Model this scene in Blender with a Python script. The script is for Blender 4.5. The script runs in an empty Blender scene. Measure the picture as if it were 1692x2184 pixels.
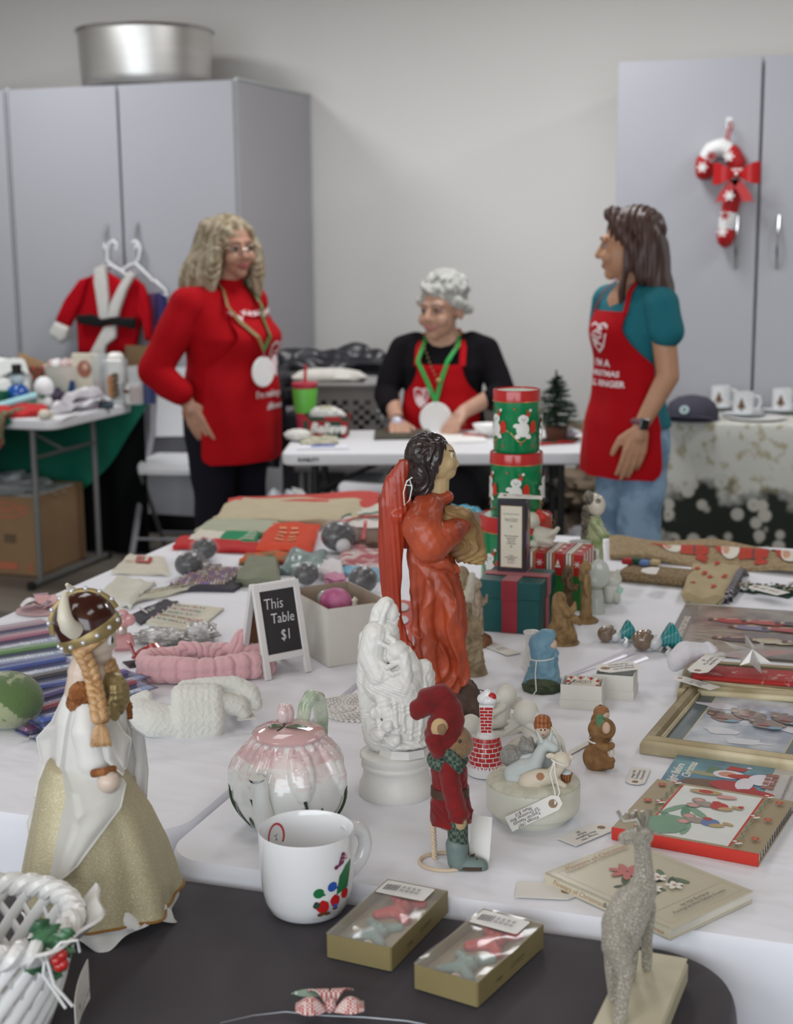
import bpy,bmesh,math,random
import numpy as np
from math import sin,cos,pi,radians,sqrt,atan2
from mathutils import Vector,Matrix,Euler
from mathutils import noise as mn
SC=bpy.context.scene
COL=SC.collection
random.seed(7)
V=Vector
# ------------------------------------------------------------------ camera
W,HH,F=1692,2184,3144.0
CAMZ,YAW,PITCH,ROLL=1.50,radians(18.72),radians(10.82),radians(-0.548)
FW=V((-sin(YAW)*cos(PITCH),cos(YAW)*cos(PITCH),-sin(PITCH)))
_rt=V((cos(YAW),sin(YAW),0))
_up=_rt.cross(FW)
RT=_rt*cos(ROLL)+_up*sin(ROLL)
UP=_up*cos(ROLL)-_rt*sin(ROLL)
cd=bpy.data.cameras.new('camera')
cam=bpy.data.objects.new('camera',cd)
COL.objects.link(cam)
cam.matrix_world=Matrix(((RT.x,UP.x,-FW.x,0),(RT.y,UP.y,-FW.y,0),(RT.z,UP.z,-FW.z,CAMZ),(0,0,0,1)))
cd.sensor_fit='HORIZONTAL'
cd.lens=50
cd.sensor_width=50*W/F
cd.clip_start=.05
cd.dof.use_dof=True
cd.dof.focus_distance=2.02
cd.dof.aperture_fstop=5.4
SC.camera=cam
# ------------------------------------------------------------------ world, exposure
w=bpy.data.worlds.new('world')
SC.world=w
w.use_nodes=True
w.node_tree.nodes['Background'].inputs[0].default_value=(.80,.88,1.0,1)
w.node_tree.nodes['Background'].inputs[1].default_value=.30
vs=SC.view_settings
vs.view_transform='Standard'
vs.look='None'
vs.exposure=0.0
vs.gamma=1
vs.use_curve_mapping=False
SC.cycles.use_denoising=True
SC.cycles.max_bounces=6
SC.cycles.diffuse_bounces=3
SC.cycles.glossy_bounces=3
SC.cycles.transmission_bounces=5
SC.cycles.transparent_max_bounces=10
SC.cycles.caustics_reflective=False
SC.cycles.caustics_refractive=False
# ceiling panel lights (real lamps in the ceiling)
def ceil_light(x,y,power,col=(.975,.985,1.0)):
 l=bpy.data.lights.new('ceiling_lamp','AREA')
 l.shape='RECTANGLE'
 l.size,l.size_y=.58,1.18
 l.energy=power
 l.color=col
 o=bpy.data.objects.new('ceiling_lamp',l)
 COL.objects.link(o)
 o.location=(x,y,2.93)
for y,pw in ((.4,8),(2.7,7),(5.35,33)):
 for x in (-3.9,-1.5,.9):
  ceil_light(x,y,pw*((.95 if x<-3 else .8 if x>0 else 1.1) if y>5 else 1))
# soft area fill added behind the camera, no window seen there
wl=bpy.data.lights.new('fill_light','AREA')
wl.shape='RECTANGLE'
wl.size,wl.size_y,wl.energy,wl.color=6.5,1.9,152,(.90,.95,1.0)
wo=bpy.data.objects.new('fill_light',wl)
COL.objects.link(wo)
wo.location=(-1,-1.95,1.75)
wo.rotation_euler=(radians(90),0,0)
# ------------------------------------------------------------------ pixel -> place on a real plane
def ray(px,py):
 return FW+RT*((px-W/2)/F)-UP*((py-HH/2)/F)
def P(px,py,z=.74):
 d=ray(px,py)
 return V((0,0,CAMZ))+d*((z-CAMZ)/d.z)
def PY(px,py,Y):
 d=ray(px,py)
 return V((0,0,CAMZ))+d*(Y/d.y)
def proj(p):
 v=V(p)-V((0,0,CAMZ))
 z=v.dot(FW)
 return W/2+F*v.dot(RT)/z,HH/2-F*v.dot(UP)/z
# ------------------------------------------------------------------ materials
def lin(c):
 return tuple(((x/255)/12.92 if x <=10.31 else (((x/255)+.055)/1.055)**2.4) for x in c)
MC={}
def m(r,g,b,rough=.6,metal=0.0,sheen=0.0,coat=0.0,var=.06,vs_=30.0,bump=0.0,bs=60.0,trans=0.0,alpha=1.0,emit=0.0,
 ior=1.45,c2=None,kind='noise',spec=.5,sss=0.0,stretch=None,cth=None,name=None):
 """procedural material: base colour varied by noise (or mixed with c2 by a pattern), optional bump"""
 key=(r,g,b,rough,metal,sheen,coat,var,vs_,bump,bs,trans,alpha,emit,ior,c2,kind,spec,sss,stretch,cth)
 if key in MC:
  return MC[key]
 mt=bpy.data.materials.new(name or 'mat_%d_%d_%d'%(r,g,b))
 MC[key]=mt
 mt.use_nodes=True
 nt=mt.node_tree
 N,L=nt.nodes,nt.links
 bs_=N['Principled BSDF']
 c=lin((r,g,b))
 tc=N.new('ShaderNodeTexCoord')
 src=tc.outputs['Object']
 if stretch:
  mp=N.new('ShaderNodeMapping')
  mp.inputs['Scale'].default_value=stretch
  L.new(src,mp.inputs[0])
  src=mp.outputs[0]
 def tex(kind,scale):
  if kind=='wave':
   t=N.new('ShaderNodeTexWave')
   t.inputs['Scale'].default_value=scale
   t.inputs['Distortion'].default_value=2.0
   t.inputs['Detail'].default_value=2
   L.new(src,t.inputs[0])
   return t.outputs['Fac']
  if kind=='voronoi':
   t=N.new('ShaderNodeTexVoronoi')
   t.inputs['Scale'].default_value=scale
   L.new(src,t.inputs[0])
   return t.outputs['Distance']
  if kind=='checker':
   t=N.new('ShaderNodeTexChecker')
   t.inputs['Scale'].default_value=scale
   L.new(src,t.inputs[0])
   return t.outputs['Fac']
  t=N.new('ShaderNodeTexNoise')
  t.inputs['Scale'].default_value=scale
  t.inputs['Detail'].default_value=3
  L.new(src,t.inputs[0])
  return t.outputs['Fac']
 fac=tex(kind,vs_)
 rp=N.new('ShaderNodeValToRGB')
 L.new(fac,rp.inputs[0])
 if c2:
  d=lin(c2)
  lo,hi=cth or ((.42,.58) if kind=='noise' else (.3,.6))
  rp.color_ramp.elements[0].position,rp.color_ramp.elements[1].position=lo,hi
  rp.color_ramp.elements[0].color=(*c,1)
  rp.color_ramp.elements[1].color=(*d,1)
 else:
  rp.color_ramp.elements[0].position,rp.color_ramp.elements[1].position=.25,.75
  rp.color_ramp.elements[0].color=(*[max(0,x*(1-var)) for x in c],1)
  rp.color_ramp.elements[1].color=(*[min(1,x*(1+var)) for x in c],1)
 L.new(rp.outputs[0],bs_.inputs['Base Color'])
 bs_.inputs['Roughness'].default_value=rough
 bs_.inputs['Metallic'].default_value=metal
 bs_.inputs['IOR'].default_value=ior
 bs_.inputs['Specular IOR Level'].default_value=spec
 if sheen:
  bs_.inputs['Sheen Weight'].default_value=sheen
  bs_.inputs['Sheen Roughness'].default_value=.5
 if coat:
  bs_.inputs['Coat Weight'].default_value=coat
  bs_.inputs['Coat Roughness'].default_value=.08
 if trans:
  bs_.inputs['Transmission Weight'].default_value=trans
 if sss:
  bs_.inputs['Subsurface Weight'].default_value=sss
  bs_.inputs['Subsurface Scale'].default_value=.01
 if alpha<1:
  bs_.inputs['Alpha'].default_value=alpha
 if emit:
  L.new(rp.outputs[0],bs_.inputs['Emission Color'])
  bs_.inputs['Emission Strength'].default_value=emit
 if bump:
  bp=N.new('ShaderNodeBump')
  bp.inputs['Strength'].default_value=min(1,bump)
  bp.inputs['Distance'].default_value=.004*max(1,bump)
  L.new(tex(kind if kind in ('wave','voronoi') else 'noise',bs),bp.inputs['Height'])
  L.new(bp.outputs[0],bs_.inputs['Normal'])
 return mt
# ------------------------------------------------------------------ geometry collector
def frame_from(d):
 d=V(d).normalized()
 a=V((0,0,1)) if abs(d.z)<.95 else V((1,0,0))
 x=a.cross(d).normalized()
 return x,d.cross(x)
def rotm(rot):
 if rot is None:
  return Matrix.Identity(3)
 return rot if isinstance(rot,Matrix) else Euler([radians(a) for a in rot]).to_matrix()
class G:
 def __init__(s):
  s.v,s.f,s.mi,s.mats=[],[],[],[]
 def m_(s,mt):
  if mt not in s.mats:
   s.mats.append(mt)
  return s.mats.index(mt)
 def add(s,vs,fs,mt,M=None,at=None):
  o=len(s.v)
  if M is not None:
   vs=[M @ V(q) for q in vs]
  if at is not None:
   a=V(at)
   vs=[V(q)+a for q in vs]
  s.v.extend([tuple(q) for q in vs])
  k=s.m_(mt)
  for f in fs:
   s.f.append(tuple(i+o for i in f))
   s.mi.append(k)
  return s
 def box(s,c,d,mt,rot=None,bev=0.0):
  """chamfered box: centre c, full size d"""
  hx,hy,hz=d[0]/2,d[1]/2,d[2]/2
  M=rotm(rot)
  b=min(bev,hx*.9,hy*.9,hz*.9)
  if b <=0:
   vs=[(x*hx,y*hy,z*hz) for x in (-1,1) for y in (-1,1) for z in (-1,1)]
   fs=[(0,1,3,2),(4,6,7,5),(0,4,5,1),(2,3,7,6),(0,2,6,4),(1,5,7,3)]
   return s.add(vs,fs,mt,M,c)
  vs,idx=[],{}
  for x in (-1,1):
   for y in (-1,1):
    for z in (-1,1):
     for k in range(3):
      q=[x*(hx-b),y*(hy-b),z*(hz-b)]
      q[k]=(x*hx,y*hy,z*hz)[k]
      idx[x,y,z,k]=len(vs)
      vs.append(tuple(q))
  fs=[]
  for k in range(3):
   for sg in (-1,1):
    i,j=(k+1)%3,(k+2)%3
    q=[]
    for a,bb in ((-1,-1),(1,-1),(1,1),(-1,1)):
     t=[0,0,0]
     t[k],t[i],t[j]=sg,a,bb
     q.append(idx[t[0],t[1],t[2],k])
    fs.append(tuple(q if sg>0 else q[::-1]))
  for k in range(3):
   i,j=(k+1)%3,(k+2)%3
   for a in (-1,1):
    for bb in (-1,1):
     t0,t1=[0,0,0],[0,0,0]
     t0[k],t0[i],t0[j]=-1,a,bb
     t1[k],t1[i],t1[j]=1,a,bb
     q=(idx[(*t0,i)],idx[(*t1,i)],idx[(*t1,j)],idx[(*t0,j)])
     fs.append(q if a*bb>0 else q[::-1])
  for x in (-1,1):
   for y in (-1,1):
    for z in (-1,1):
     q=(idx[x,y,z,0],idx[x,y,z,1],idx[x,y,z,2])
     fs.append(q if x*y*z>0 else q[::-1])
  return s.add(vs,fs,mt,M,c)
 def rings(s,rs,mt,cap0=True,cap1=True,closed=True,mfun=None):
  """rs: list of rings, each a list of n points"""
  n=len(rs[0])
  vs=[q for r in rs for q in r]
  o=len(s.v)
  s.v.extend([tuple(q) for q in vs])
  k0=s.m_(mt)
  for i in range(len(rs)-1):
   for j in range(n if closed else n-1):
    a,b=o+i*n+j,o+i*n+(j+1)%n
    s.f.append((a,b,b+n,a+n))
    s.mi.append(s.m_(mfun(i,j)) if mfun else k0)
  if cap0:
   s.f.append(tuple(o+j for j in range(n))[::-1])
   s.mi.append(k0)
  if cap1:
   s.f.append(tuple(o+(len(rs)-1)*n+j for j in range(n)))
   s.mi.append(k0)
  return s
 def lathe(s,prof,mt,c=(0,0,0),n=32,rfun=None,rot=None,cap0=True,cap1=True,sx=1,sy=1,mfun=None):
  """prof: list of (radius, z)"""
  M=rotm(rot)
  rs=[]
  for i,(r,z) in enumerate(prof):
   ring=[]
   for j in range(n):
    a=2*pi*j/n
    rr=max(r,1e-5)*(rfun(a,z,i) if rfun else 1)
    ring.append(M @ V((rr*cos(a)*sx,rr*sin(a)*sy,z))+V(c))
   rs.append(ring)
  return s.rings(rs,mt,cap0,cap1,mfun=mfun)
 def loft(s,secs,mt,n=32,fold=None,cap0=True,cap1=True,mfun=None):
  """secs: (x,y,z,rx,ry[,rotdeg]) horizontal ellipses; fold(a,i,z)->radius factor"""
  rs=[]
  for i,q in enumerate(secs):
   x,y,z,rx,ry=q[:5]
   t=radians(q[5]) if len(q)>5 else 0
   ring=[]
   for j in range(n):
    a=2*pi*j/n
    k=fold(a,i,z) if fold else 1
    u,w_=rx*cos(a)*k,ry*sin(a)*k
    ring.append((x+u*cos(t)-w_*sin(t),y+u*sin(t)+w_*cos(t),z))
   rs.append(ring)
  return s.rings(rs,mt,cap0,cap1,mfun=mfun)
 def tube(s,pts,r,mt,n=8,flat=1.0,cap=True,nrm=None,loop=False):
  """tube along pts; r number or list; flat squashes the second axis"""
  pts=[V(p) for p in pts]
  k=len(pts)
  rr=r if isinstance(r,(list,tuple)) else [r]*k
  rs,X=[],None
  for i,p in enumerate(pts):
   if loop:
    d=pts[(i+1)%k]-pts[i-1]
   else:
    d=pts[min(i+1,k-1)]-pts[max(i-1,0)]
   if d.length<1e-9:
    d=V((0,0,1))
   d.normalize()
   if nrm is not None:
    Y=V(nrm)-d*V(nrm).dot(d)
    if Y.length<1e-6:
     _,Y=frame_from(d)
    Y.normalize()
    X=Y.cross(d)
   else:
    if X is None:
     X,_=frame_from(d)
    X=X-d*X.dot(d)
    X=X.normalized() if X.length>1e-6 else frame_from(d)[0]
    Y=d.cross(X)
   rs.append([p+(X*cos(2*pi*j/n)+Y*(sin(2*pi*j/n)*flat))*rr[i] for j in range(n)])
  if loop:
   rs.append(rs[0])
   cap=False
  return s.rings(rs,mt,cap,cap)
 def ball(s,c,r,mt,rot=None,n=16,k=10):
  if not isinstance(r,(tuple,list)):
   r=(r,r,r)
  M=rotm(rot)
  rs=[]
  for i in range(k+1):
   t=pi*i/k-pi/2
   cr=max(cos(t),1e-3)
   rs.append([M @ V((r[0]*cr*cos(2*pi*j/n),r[1]*cr*sin(2*pi*j/n),r[2]*sin(t)))+V(c) for j in range(n)])
  return s.rings(rs,mt,True,True)
 def extr(s,poly,z0,z1,mt,M=None,at=None,bev=0.0):
  """prism from a 2-D polygon"""
  n=len(poly)
  vs=[(x,y,z0) for x,y in poly]+[(x,y,z1) for x,y in poly]
  fs=[tuple(range(n))[::-1],tuple(range(n,2*n))]+[(i,(i+1)%n,(i+1)%n+n,i+n) for i in range(n)]
  return s.add(vs,fs,mt,M,at)
 def grid(s,fn,nu,nv,mt,thick=0.0,mfun=None,flip=False):
  """surface fn(u,v)->point on [0,1]^2, optional solid thickness"""
  pts=[[V(fn(i/nu,j/nv)) for j in range(nv+1)] for i in range(nu+1)]
  def nrm(i,j):
   a=pts[min(i+1,nu)][j]-pts[max(i-1,0)][j]
   b=pts[i][min(j+1,nv)]-pts[i][max(j-1,0)]
   c=a.cross(b)
   return c.normalized() if c.length>1e-12 else V((0,0,1))
  o=len(s.v)
  for i in range(nu+1):
   for j in range(nv+1):
    s.v.append(tuple(pts[i][j]))
  k=s.m_(mt)
  w_=nv+1
  for i in range(nu):
   for j in range(nv):
    q=(o+i*w_+j,o+(i+1)*w_+j,o+(i+1)*w_+j+1,o+i*w_+j+1)
    s.f.append(q if not flip else q[::-1])
    s.mi.append(s.m_(mfun(i/nu,j/nv)) if mfun else k)
  if thick:
   o2=len(s.v)
   for i in range(nu+1):
    for j in range(nv+1):
     s.v.append(tuple(pts[i][j]-nrm(i,j)*thick))
   for i in range(nu):
    for j in range(nv):
     q=(o2+i*w_+j,o2+i*w_+j+1,o2+(i+1)*w_+j+1,o2+(i+1)*w_+j)
     s.f.append(q)
     s.mi.append(k)
   bd=[(i,0) for i in range(nu+1)]+[(nu,j) for j in range(1,nv+1)]+[(i,nv) for i in range(nu-1,-1,-1)]+[(0,j) for j in range(nv-1,0,-1)]
   for t in range(len(bd)):
    a,b=bd[t],bd[(t+1)%len(bd)]
    ia,ib=a[0]*w_+a[1],b[0]*w_+b[1]
    s.f.append((o+ib,o+ia,o2+ia,o2+ib))
    s.mi.append(k)
  return s
 def build(s,name,parent=None,loc=None,rot=None,smooth=True,ang=40,kind=None,label=None):
  me=bpy.data.meshes.new(name)
  me.from_pydata(s.v,[],s.f)
  for mt in s.mats:
   me.materials.append(mt)
  me.polygons.foreach_set('material_index',s.mi)
  if smooth:
   me.shade_smooth()
   me.set_sharp_from_angle(angle=radians(ang))
  me.update()
  o=bpy.data.objects.new(name,me)
  COL.objects.link(o)
  if parent:
   o.parent=parent
  if loc is not None:
   o.location=loc
  if rot is not None:
   o.rotation_euler=[radians(a) for a in rot]
  if kind:
   o['kind']=kind
  if label:
   o['label']=label
  return o
# ------------------------------------------------------------------ sculpting: merged blobs remeshed into one skin
class S:
 def __init__(s):
  s.g=G()
  s.p=[]            # (kind, data, matindex)
  s.mats=[]
 def _m(s,mt):
  if mt not in s.mats:
   s.mats.append(mt)
  return s.mats.index(mt)
 def ball(s,c,r,mt,rot=None,paint=False):
  if not isinstance(r,(tuple,list)):
   r=(r,r,r)
  if not paint:
   s.g.ball(c,r,mt,rot,20,14)
  s.p.append(('e',(np.array(c,float),np.array(r,float),np.array(rotm(rot).transposed())),s._m(mt),paint))
  return s
 def cap(s,a,b,ra,rb,mt,flat=1.0,nrm=None):
  a,b=V(a),V(b)
  d=(b-a)
  L_=d.length
  d=d.normalized() if L_>1e-9 else V((0,0,1))
  pts,rr=[],[]
  for i in range(6):
   t=pi/2*(1-i/5)
   pts.append(a-d*ra*sin(t))
   rr.append(max(ra*cos(t),ra*.02))
  for i in range(6):
   t=pi/2*i/5
   pts.append(b+d*rb*sin(t))
   rr.append(max(rb*cos(t),rb*.02))
  if L_<1e-6:
   pts.pop(6); rr.pop(6)
  s.g.tube(pts,rr,mt,16,flat,True,nrm)
  s.p.append(('c',(np.array(a),np.array(b),ra,rb),s._m(mt),False))
  return s
 def chain(s,pts,rr,mt,flat=1.0,nrm=None):
  for i in range(len(pts)-1):
   s.cap(pts[i],pts[i+1],rr[i],rr[i+1],mt,flat,nrm)
  return s
 def loft(s,secs,mt,n=40,fold=None):
  s.g.loft(secs,mt,n,fold)
  for a,b in zip(secs[:-1],secs[1:]):
   s.p.append(('l',(np.array(a[:3],float),np.array(b[:3],float),a[3:6],b[3:6]),s._m(mt),False))
  return s
 def raw(s,g,mt,c=None,r=.01):
  o=len(s.g.v)
  s.g.v.extend(g.v)
  s.g.f.extend([tuple(i+o for i in f) for f in g.f])
  s.g.mi.extend([0]*len(g.f))
  s.g.m_(mt)
  if c is not None:
   s.p.append(('e',(np.array(c,float),np.array([r]*3 if not isinstance(r,(tuple,list)) else r,float),np.eye(3)),s._m(mt),False))
  return s
 def sdf(s,X):
  best=np.full(len(X),1e9)
  idx=np.zeros(len(X),int)
  for kind,d,mi,paint in s.p:
   if kind=='e':
    c,r,R=d
    q=(X-c) @ R.T
    k=np.linalg.norm(q/r,axis=1)
    dist=(k-1)*r.min()
    if paint:
     dist=np.where(k<1,-1e3-len(s.p),1e9)
   elif kind=='c':
    a,b,ra,rb=d
    ab=b-a
    t=np.clip(((X-a) @ ab)/max(ab @ ab,1e-12),0,1)
    dist=np.linalg.norm(X-(a+t[:,None]*ab),axis=1)-(ra+(rb-ra)*t)
   else:
    a,b,ea,eb=d
    t=np.clip((X[:,2]-a[2])/(b[2]-a[2]+1e-12),0,1)
    C_=a+t[:,None]*(b-a)
    rx=ea[0]+(eb[0]-ea[0])*t
    ry=ea[1]+(eb[1]-ea[1])*t
    th=radians(ea[2]) if len(ea)>2 else 0
    dx,dy=X[:,0]-C_[:,0],X[:,1]-C_[:,1]
    u,w_=dx*cos(th)+dy*sin(th),-dx*sin(th)+dy*cos(th)
    k=np.sqrt((u/rx)**2+(w_/ry)**2)
    dz=np.abs(X[:,2]-C_[:,2])
    dist=np.hypot(np.maximum((k-1)*np.minimum(rx,ry),0),dz)+np.minimum((k-1)*np.minimum(rx,ry),0)*(dz<1e-6)
   if paint:
    upd=dist<1e8
    best=np.where(upd,np.minimum(best,dist),best)
    idx[upd]=mi
   else:
    upd=dist<best
    best[upd]=dist[upd]
    idx[upd]=mi
  return best,idx
 def build(s,name,parent=None,vox=.004,sm=4,disp=None,loc=None,rot=None,label=None,ang=180):
  me=bpy.data.meshes.new(name)
  me.from_pydata(s.g.v,[],s.g.f)
  t=bpy.data.objects.new(name+'_tmp',me)
  COL.objects.link(t)
  r=t.modifiers.new('r','REMESH')
  r.mode='VOXEL'
  r.voxel_size=vox
  if sm:
   k=t.modifiers.new('s','SMOOTH')
   k.iterations=sm
   k.factor=.5
  dg=bpy.context.evaluated_depsgraph_get()
  nm=bpy.data.meshes.new_from_object(t.evaluated_get(dg),depsgraph=dg)
  bpy.data.objects.remove(t)
  bpy.data.meshes.remove(me)
  nm.name=name
  n=len(nm.vertices)
  X=np.empty(n*3)
  nm.vertices.foreach_get('co',X)
  X=X.reshape(-1,3)
  nm.materials.clear()
  for mt in s.mats:
   nm.materials.append(mt)
  if len(s.mats)>1:
   C_=np.empty(len(nm.polygons)*3)
   nm.polygons.foreach_get('center',C_)
   _,idx=s.sdf(C_.reshape(-1,3))
   nm.polygons.foreach_set('material_index',idx.astype(np.int32))
  else:
   nm.polygons.foreach_set('material_index',np.zeros(len(nm.polygons),np.int32))
  if disp:
   Nn=np.empty(n*3)
   nm.vertices.foreach_get('normal',Nn)
   Nn=Nn.reshape(-1,3)
   X=X+Nn*disp(X)[:,None]
   nm.vertices.foreach_set('co',X.ravel())
  nm.update()
  nm.shade_smooth()
  o=bpy.data.objects.new(name,nm)
  COL.objects.link(o)
  if parent:
   o.parent=parent
  if loc is not None:
   o.location=loc
  if rot is not None:
   o.rotation_euler=[radians(a) for a in rot]
  if label:
   o['label']=label
  return o
def thing(name,label,cat,loc=(0,0,0),rz=0.0,group=None,rot=None):
 o=bpy.data.objects.new(name,None)
 COL.objects.link(o)
 o.location=loc
 o.rotation_euler=[radians(a) for a in rot] if rot else (0,0,radians(rz))
 o.empty_display_size=.05
 o['label']=label
 o['category']=cat
 if group:
  o['group']=group
 return o
def tag(o,label,cat,group=None,kind=None):
 o['label']=label
 o['category']=cat
 if group:
  o['group']=group
 if kind:
  o['kind']=kind
 return o
def struct(o):
 o['kind']='structure'
 return o
def dup(root,loc=None,rot=None,label=None,group=None):
 r=root.copy()
 COL.objects.link(r)
 if loc is not None:
  r.location=loc
 if rot is not None:
  r.rotation_euler=[radians(a) for a in rot]
 if label:
  r['label']=label
 if group:
  r['group']=group
 for ch in list(root.children):
  c=ch.copy()
  COL.objects.link(c)
  c.parent=r
  for g in ch.children:
   d=g.copy()
   COL.objects.link(d)
   d.parent=c
 return r
# ------------------------------------------------------------------ lettering and flat print
_TC={}
def text_mesh(txt,size,shear=0.0,bold=0.0):
 """list of verts (2-D, centred) and faces of a piece of lettering"""
 key=(txt,size,shear,bold)
 if key in _TC:
  return _TC[key]
 cu=bpy.data.curves.new('t','FONT')
 cu.body=txt
 cu.size=size
 cu.shear=shear
 cu.offset=bold
 cu.align_x='CENTER'
 cu.align_y='CENTER'
 cu.resolution_u=2
 o=bpy.data.objects.new('t',cu)
 COL.objects.link(o)
 dg=bpy.context.evaluated_depsgraph_get()
 me=bpy.data.meshes.new_from_object(o.evaluated_get(dg),depsgraph=dg)
 vs=[(v.co.x,v.co.y) for v in me.vertices]
 fs=[tuple(p.vertices) for p in me.polygons]
 bpy.data.objects.remove(o)
 bpy.data.curves.remove(cu)
 bpy.data.meshes.remove(me)
 _TC[key]=(vs,fs)
 return vs,fs
class Print:
 """flat shapes laid one over another, mapped by fn(u,v,h)->point (h = height over the surface)"""
 def __init__(s,fn=None,step=.00012,h0=.0002,sub=0.0):
  s.g,s.fn,s.h,s.step,s.sub=G(),fn or (lambda u,v,h:(u,v,h)),h0,step,sub
 def _add(s,pts,faces,mt):
  s.g.add([s.fn(u,v,s.h) for u,v in pts],faces,mt)
  s.h+=s.step
  return s
 def poly(s,pts,mt):
  """filled polygon, fan from its centroid"""
  if s.sub:
   q=[]
   for a,b in zip(pts,pts[1:]+pts[:1]):
    k=max(1,int(math.hypot(b[0]-a[0],b[1]-a[1])/s.sub))
    q+=[(a[0]+(b[0]-a[0])*i/k,a[1]+(b[1]-a[1])*i/k) for i in range(k)]
   pts=q
  cx,cy=sum(p[0] for p in pts)/len(pts),sum(p[1] for p in pts)/len(pts)
  k=1
  if s.sub:
   R=max(math.hypot(p[0]-cx,p[1]-cy) for p in pts)
   k=max(1,int(R/s.sub))
  n=len(pts)
  vs,fs=[(cx,cy)],[]
  for t in range(1,k+1):
   vs+=[(cx+(p[0]-cx)*t/k,cy+(p[1]-cy)*t/k) for p in pts]
  fs+=[(0,1+i,1+(i+1)%n) for i in range(n)]
  for t in range(k-1):
   o=1+t*n
   fs+=[(o+i,o+i+n,o+(i+1)%n+n,o+(i+1)%n) for i in range(n)]
  return s._add(vs,fs,mt)
 def ell(s,x,y,rx,ry,mt,rot=0,n=16):
  c,d=cos(radians(rot)),sin(radians(rot))
  return s.poly([(x+rx*cos(2*pi*i/n)*c-ry*sin(2*pi*i/n)*d,y+rx*cos(2*pi*i/n)*d+ry*sin(2*pi*i/n)*c) for i in range(n)],mt)
 def rect(s,x0,y0,x1,y1,mt):
  return s.poly([(x0,y0),(x1,y0),(x1,y1),(x0,y1)],mt)
 def line(s,pts,w_,mt,closed=False):
  vs,fs=[],[]
  n=len(pts)
  for i,p in enumerate(pts):
   a=pts[i-1] if (i or closed) else p
   b=pts[(i+1)%n] if (i<n-1 or closed) else p
   dx,dy=b[0]-a[0],b[1]-a[1]
   L_=math.hypot(dx,dy) or 1
   nx,ny=-dy/L_*w_/2,dx/L_*w_/2
   vs+=[(p[0]+nx,p[1]+ny),(p[0]-nx,p[1]-ny)]
  for i in range(n if closed else n-1):
   j=(i+1)%n
   fs.append((2*i,2*i+1,2*j+1,2*j))
  return s._add(vs,fs,mt)
 def text(s,txt,x,y,size,mt,rot=0,shear=0.0,sx=1.0,bold=0.0):
  vs,fs=text_mesh(txt,size,shear,bold)
  c,d=cos(radians(rot)),sin(radians(rot))
  return s._add([(x+u*sx*c-w_*d,y+u*sx*d+w_*c) for u,w_ in vs],fs,mt)
 def star(s,x,y,r,mt,k=5,rot=90,q=.42):
  return s.poly([(x+r*(1 if i %2==0 else q)*cos(radians(rot)+pi*i/k),y+r*(1 if i %2==0 else q)*sin(radians(rot)+pi*i/k)) for i in range(2*k)],mt)
 def blob(s,x,y,r,mt,seed=0,wob=.3,sx=1,sy=1):
  rd=random.Random(seed)
  return s.poly([(x+sx*r*(1+wob*(rd.random()-.5)*2)*cos(2*pi*i/11),y+sy*r*(1+wob*(rd.random()-.5)*2)*sin(2*pi*i/11)) for i in range(11)],mt)
 def build(s,name,parent,**k):
  return s.g.build(name,parent,smooth=False,**k)
def on_mat(M):
 """Print mapping onto a flat patch given by a 4x4 matrix"""
 return lambda u,v,h:M @ V((u,v,h))
def patch(origin,xdir,ydir):
 x,y=V(xdir).normalized(),V(ydir).normalized()
 n=x.cross(y)
 o=V(origin)
 return lambda u,v,h:o+x*u+y*v+n*h
# ------------------------------------------------------------------ the room
WY=7.465
wall_m=m(238,237,233,.9,var=.015,vs_=2,bump=.1,bs=300)
ceil_m=m(166,134,96,.95,var=.03,vs_=8,bump=.3,bs=200)
floor_m=m(96,92,86,.55,var=.2,vs_=6,stretch=(1,9,1))
struct(G().box((-1,2.7,-.03),(10,9.6,.04),m(70,67,63,.8)).build('floor',smooth=False))
fl=bpy.data.objects['floor']
pk=[]
for k,c in enumerate(((122,116,107),(108,103,96),(130,124,115),(98,94,88))):
 g=G().box((0,0,-.005),(1.196,.176,.01),m(*c,.5,var=.18,vs_=5,stretch=(1,10,1),bump=.15,bs=30),bev=.0015)
 pk.append(g.build('plank',None,smooth=False))
for k in range(4):
 bpy.data.objects.remove(pk[k]) if False else None
rd=random.Random(3)
first={}
for i in range(22):
 y=2.9+i*.18
 off=(i*.43)%1.2
 for j in range(5):
  x=-6.2+off+j*1.2
  k=rd.randrange(4)
  if k not in first:
   o=pk[k]
   first[k]=1
  else:
   o=pk[k].copy()
   COL.objects.link(o)
  o.parent=fl
  o.location=(x,y,0)
struct(G().box((-1,WY+.05,1.47),(10,.1,3.0),wall_m).build('wall_back',smooth=False))
struct(G().box((-6.05,2.7,1.47),(.1,9.6,3.0),wall_m).build('wall_left',smooth=False))
struct(G().box((4.05,2.7,1.47),(.1,9.6,3.0),wall_m).build('wall_right',smooth=False))
struct(G().box((-1,2.7,2.99),(10,9.6,.06),ceil_m).build('ceiling',smooth=False))
struct(G().box((-2.08,WY-.008,.05),(1.76,.016,.1),m(60,58,56,.6),bev=.003).build('baseboard_back',smooth=False))
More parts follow.
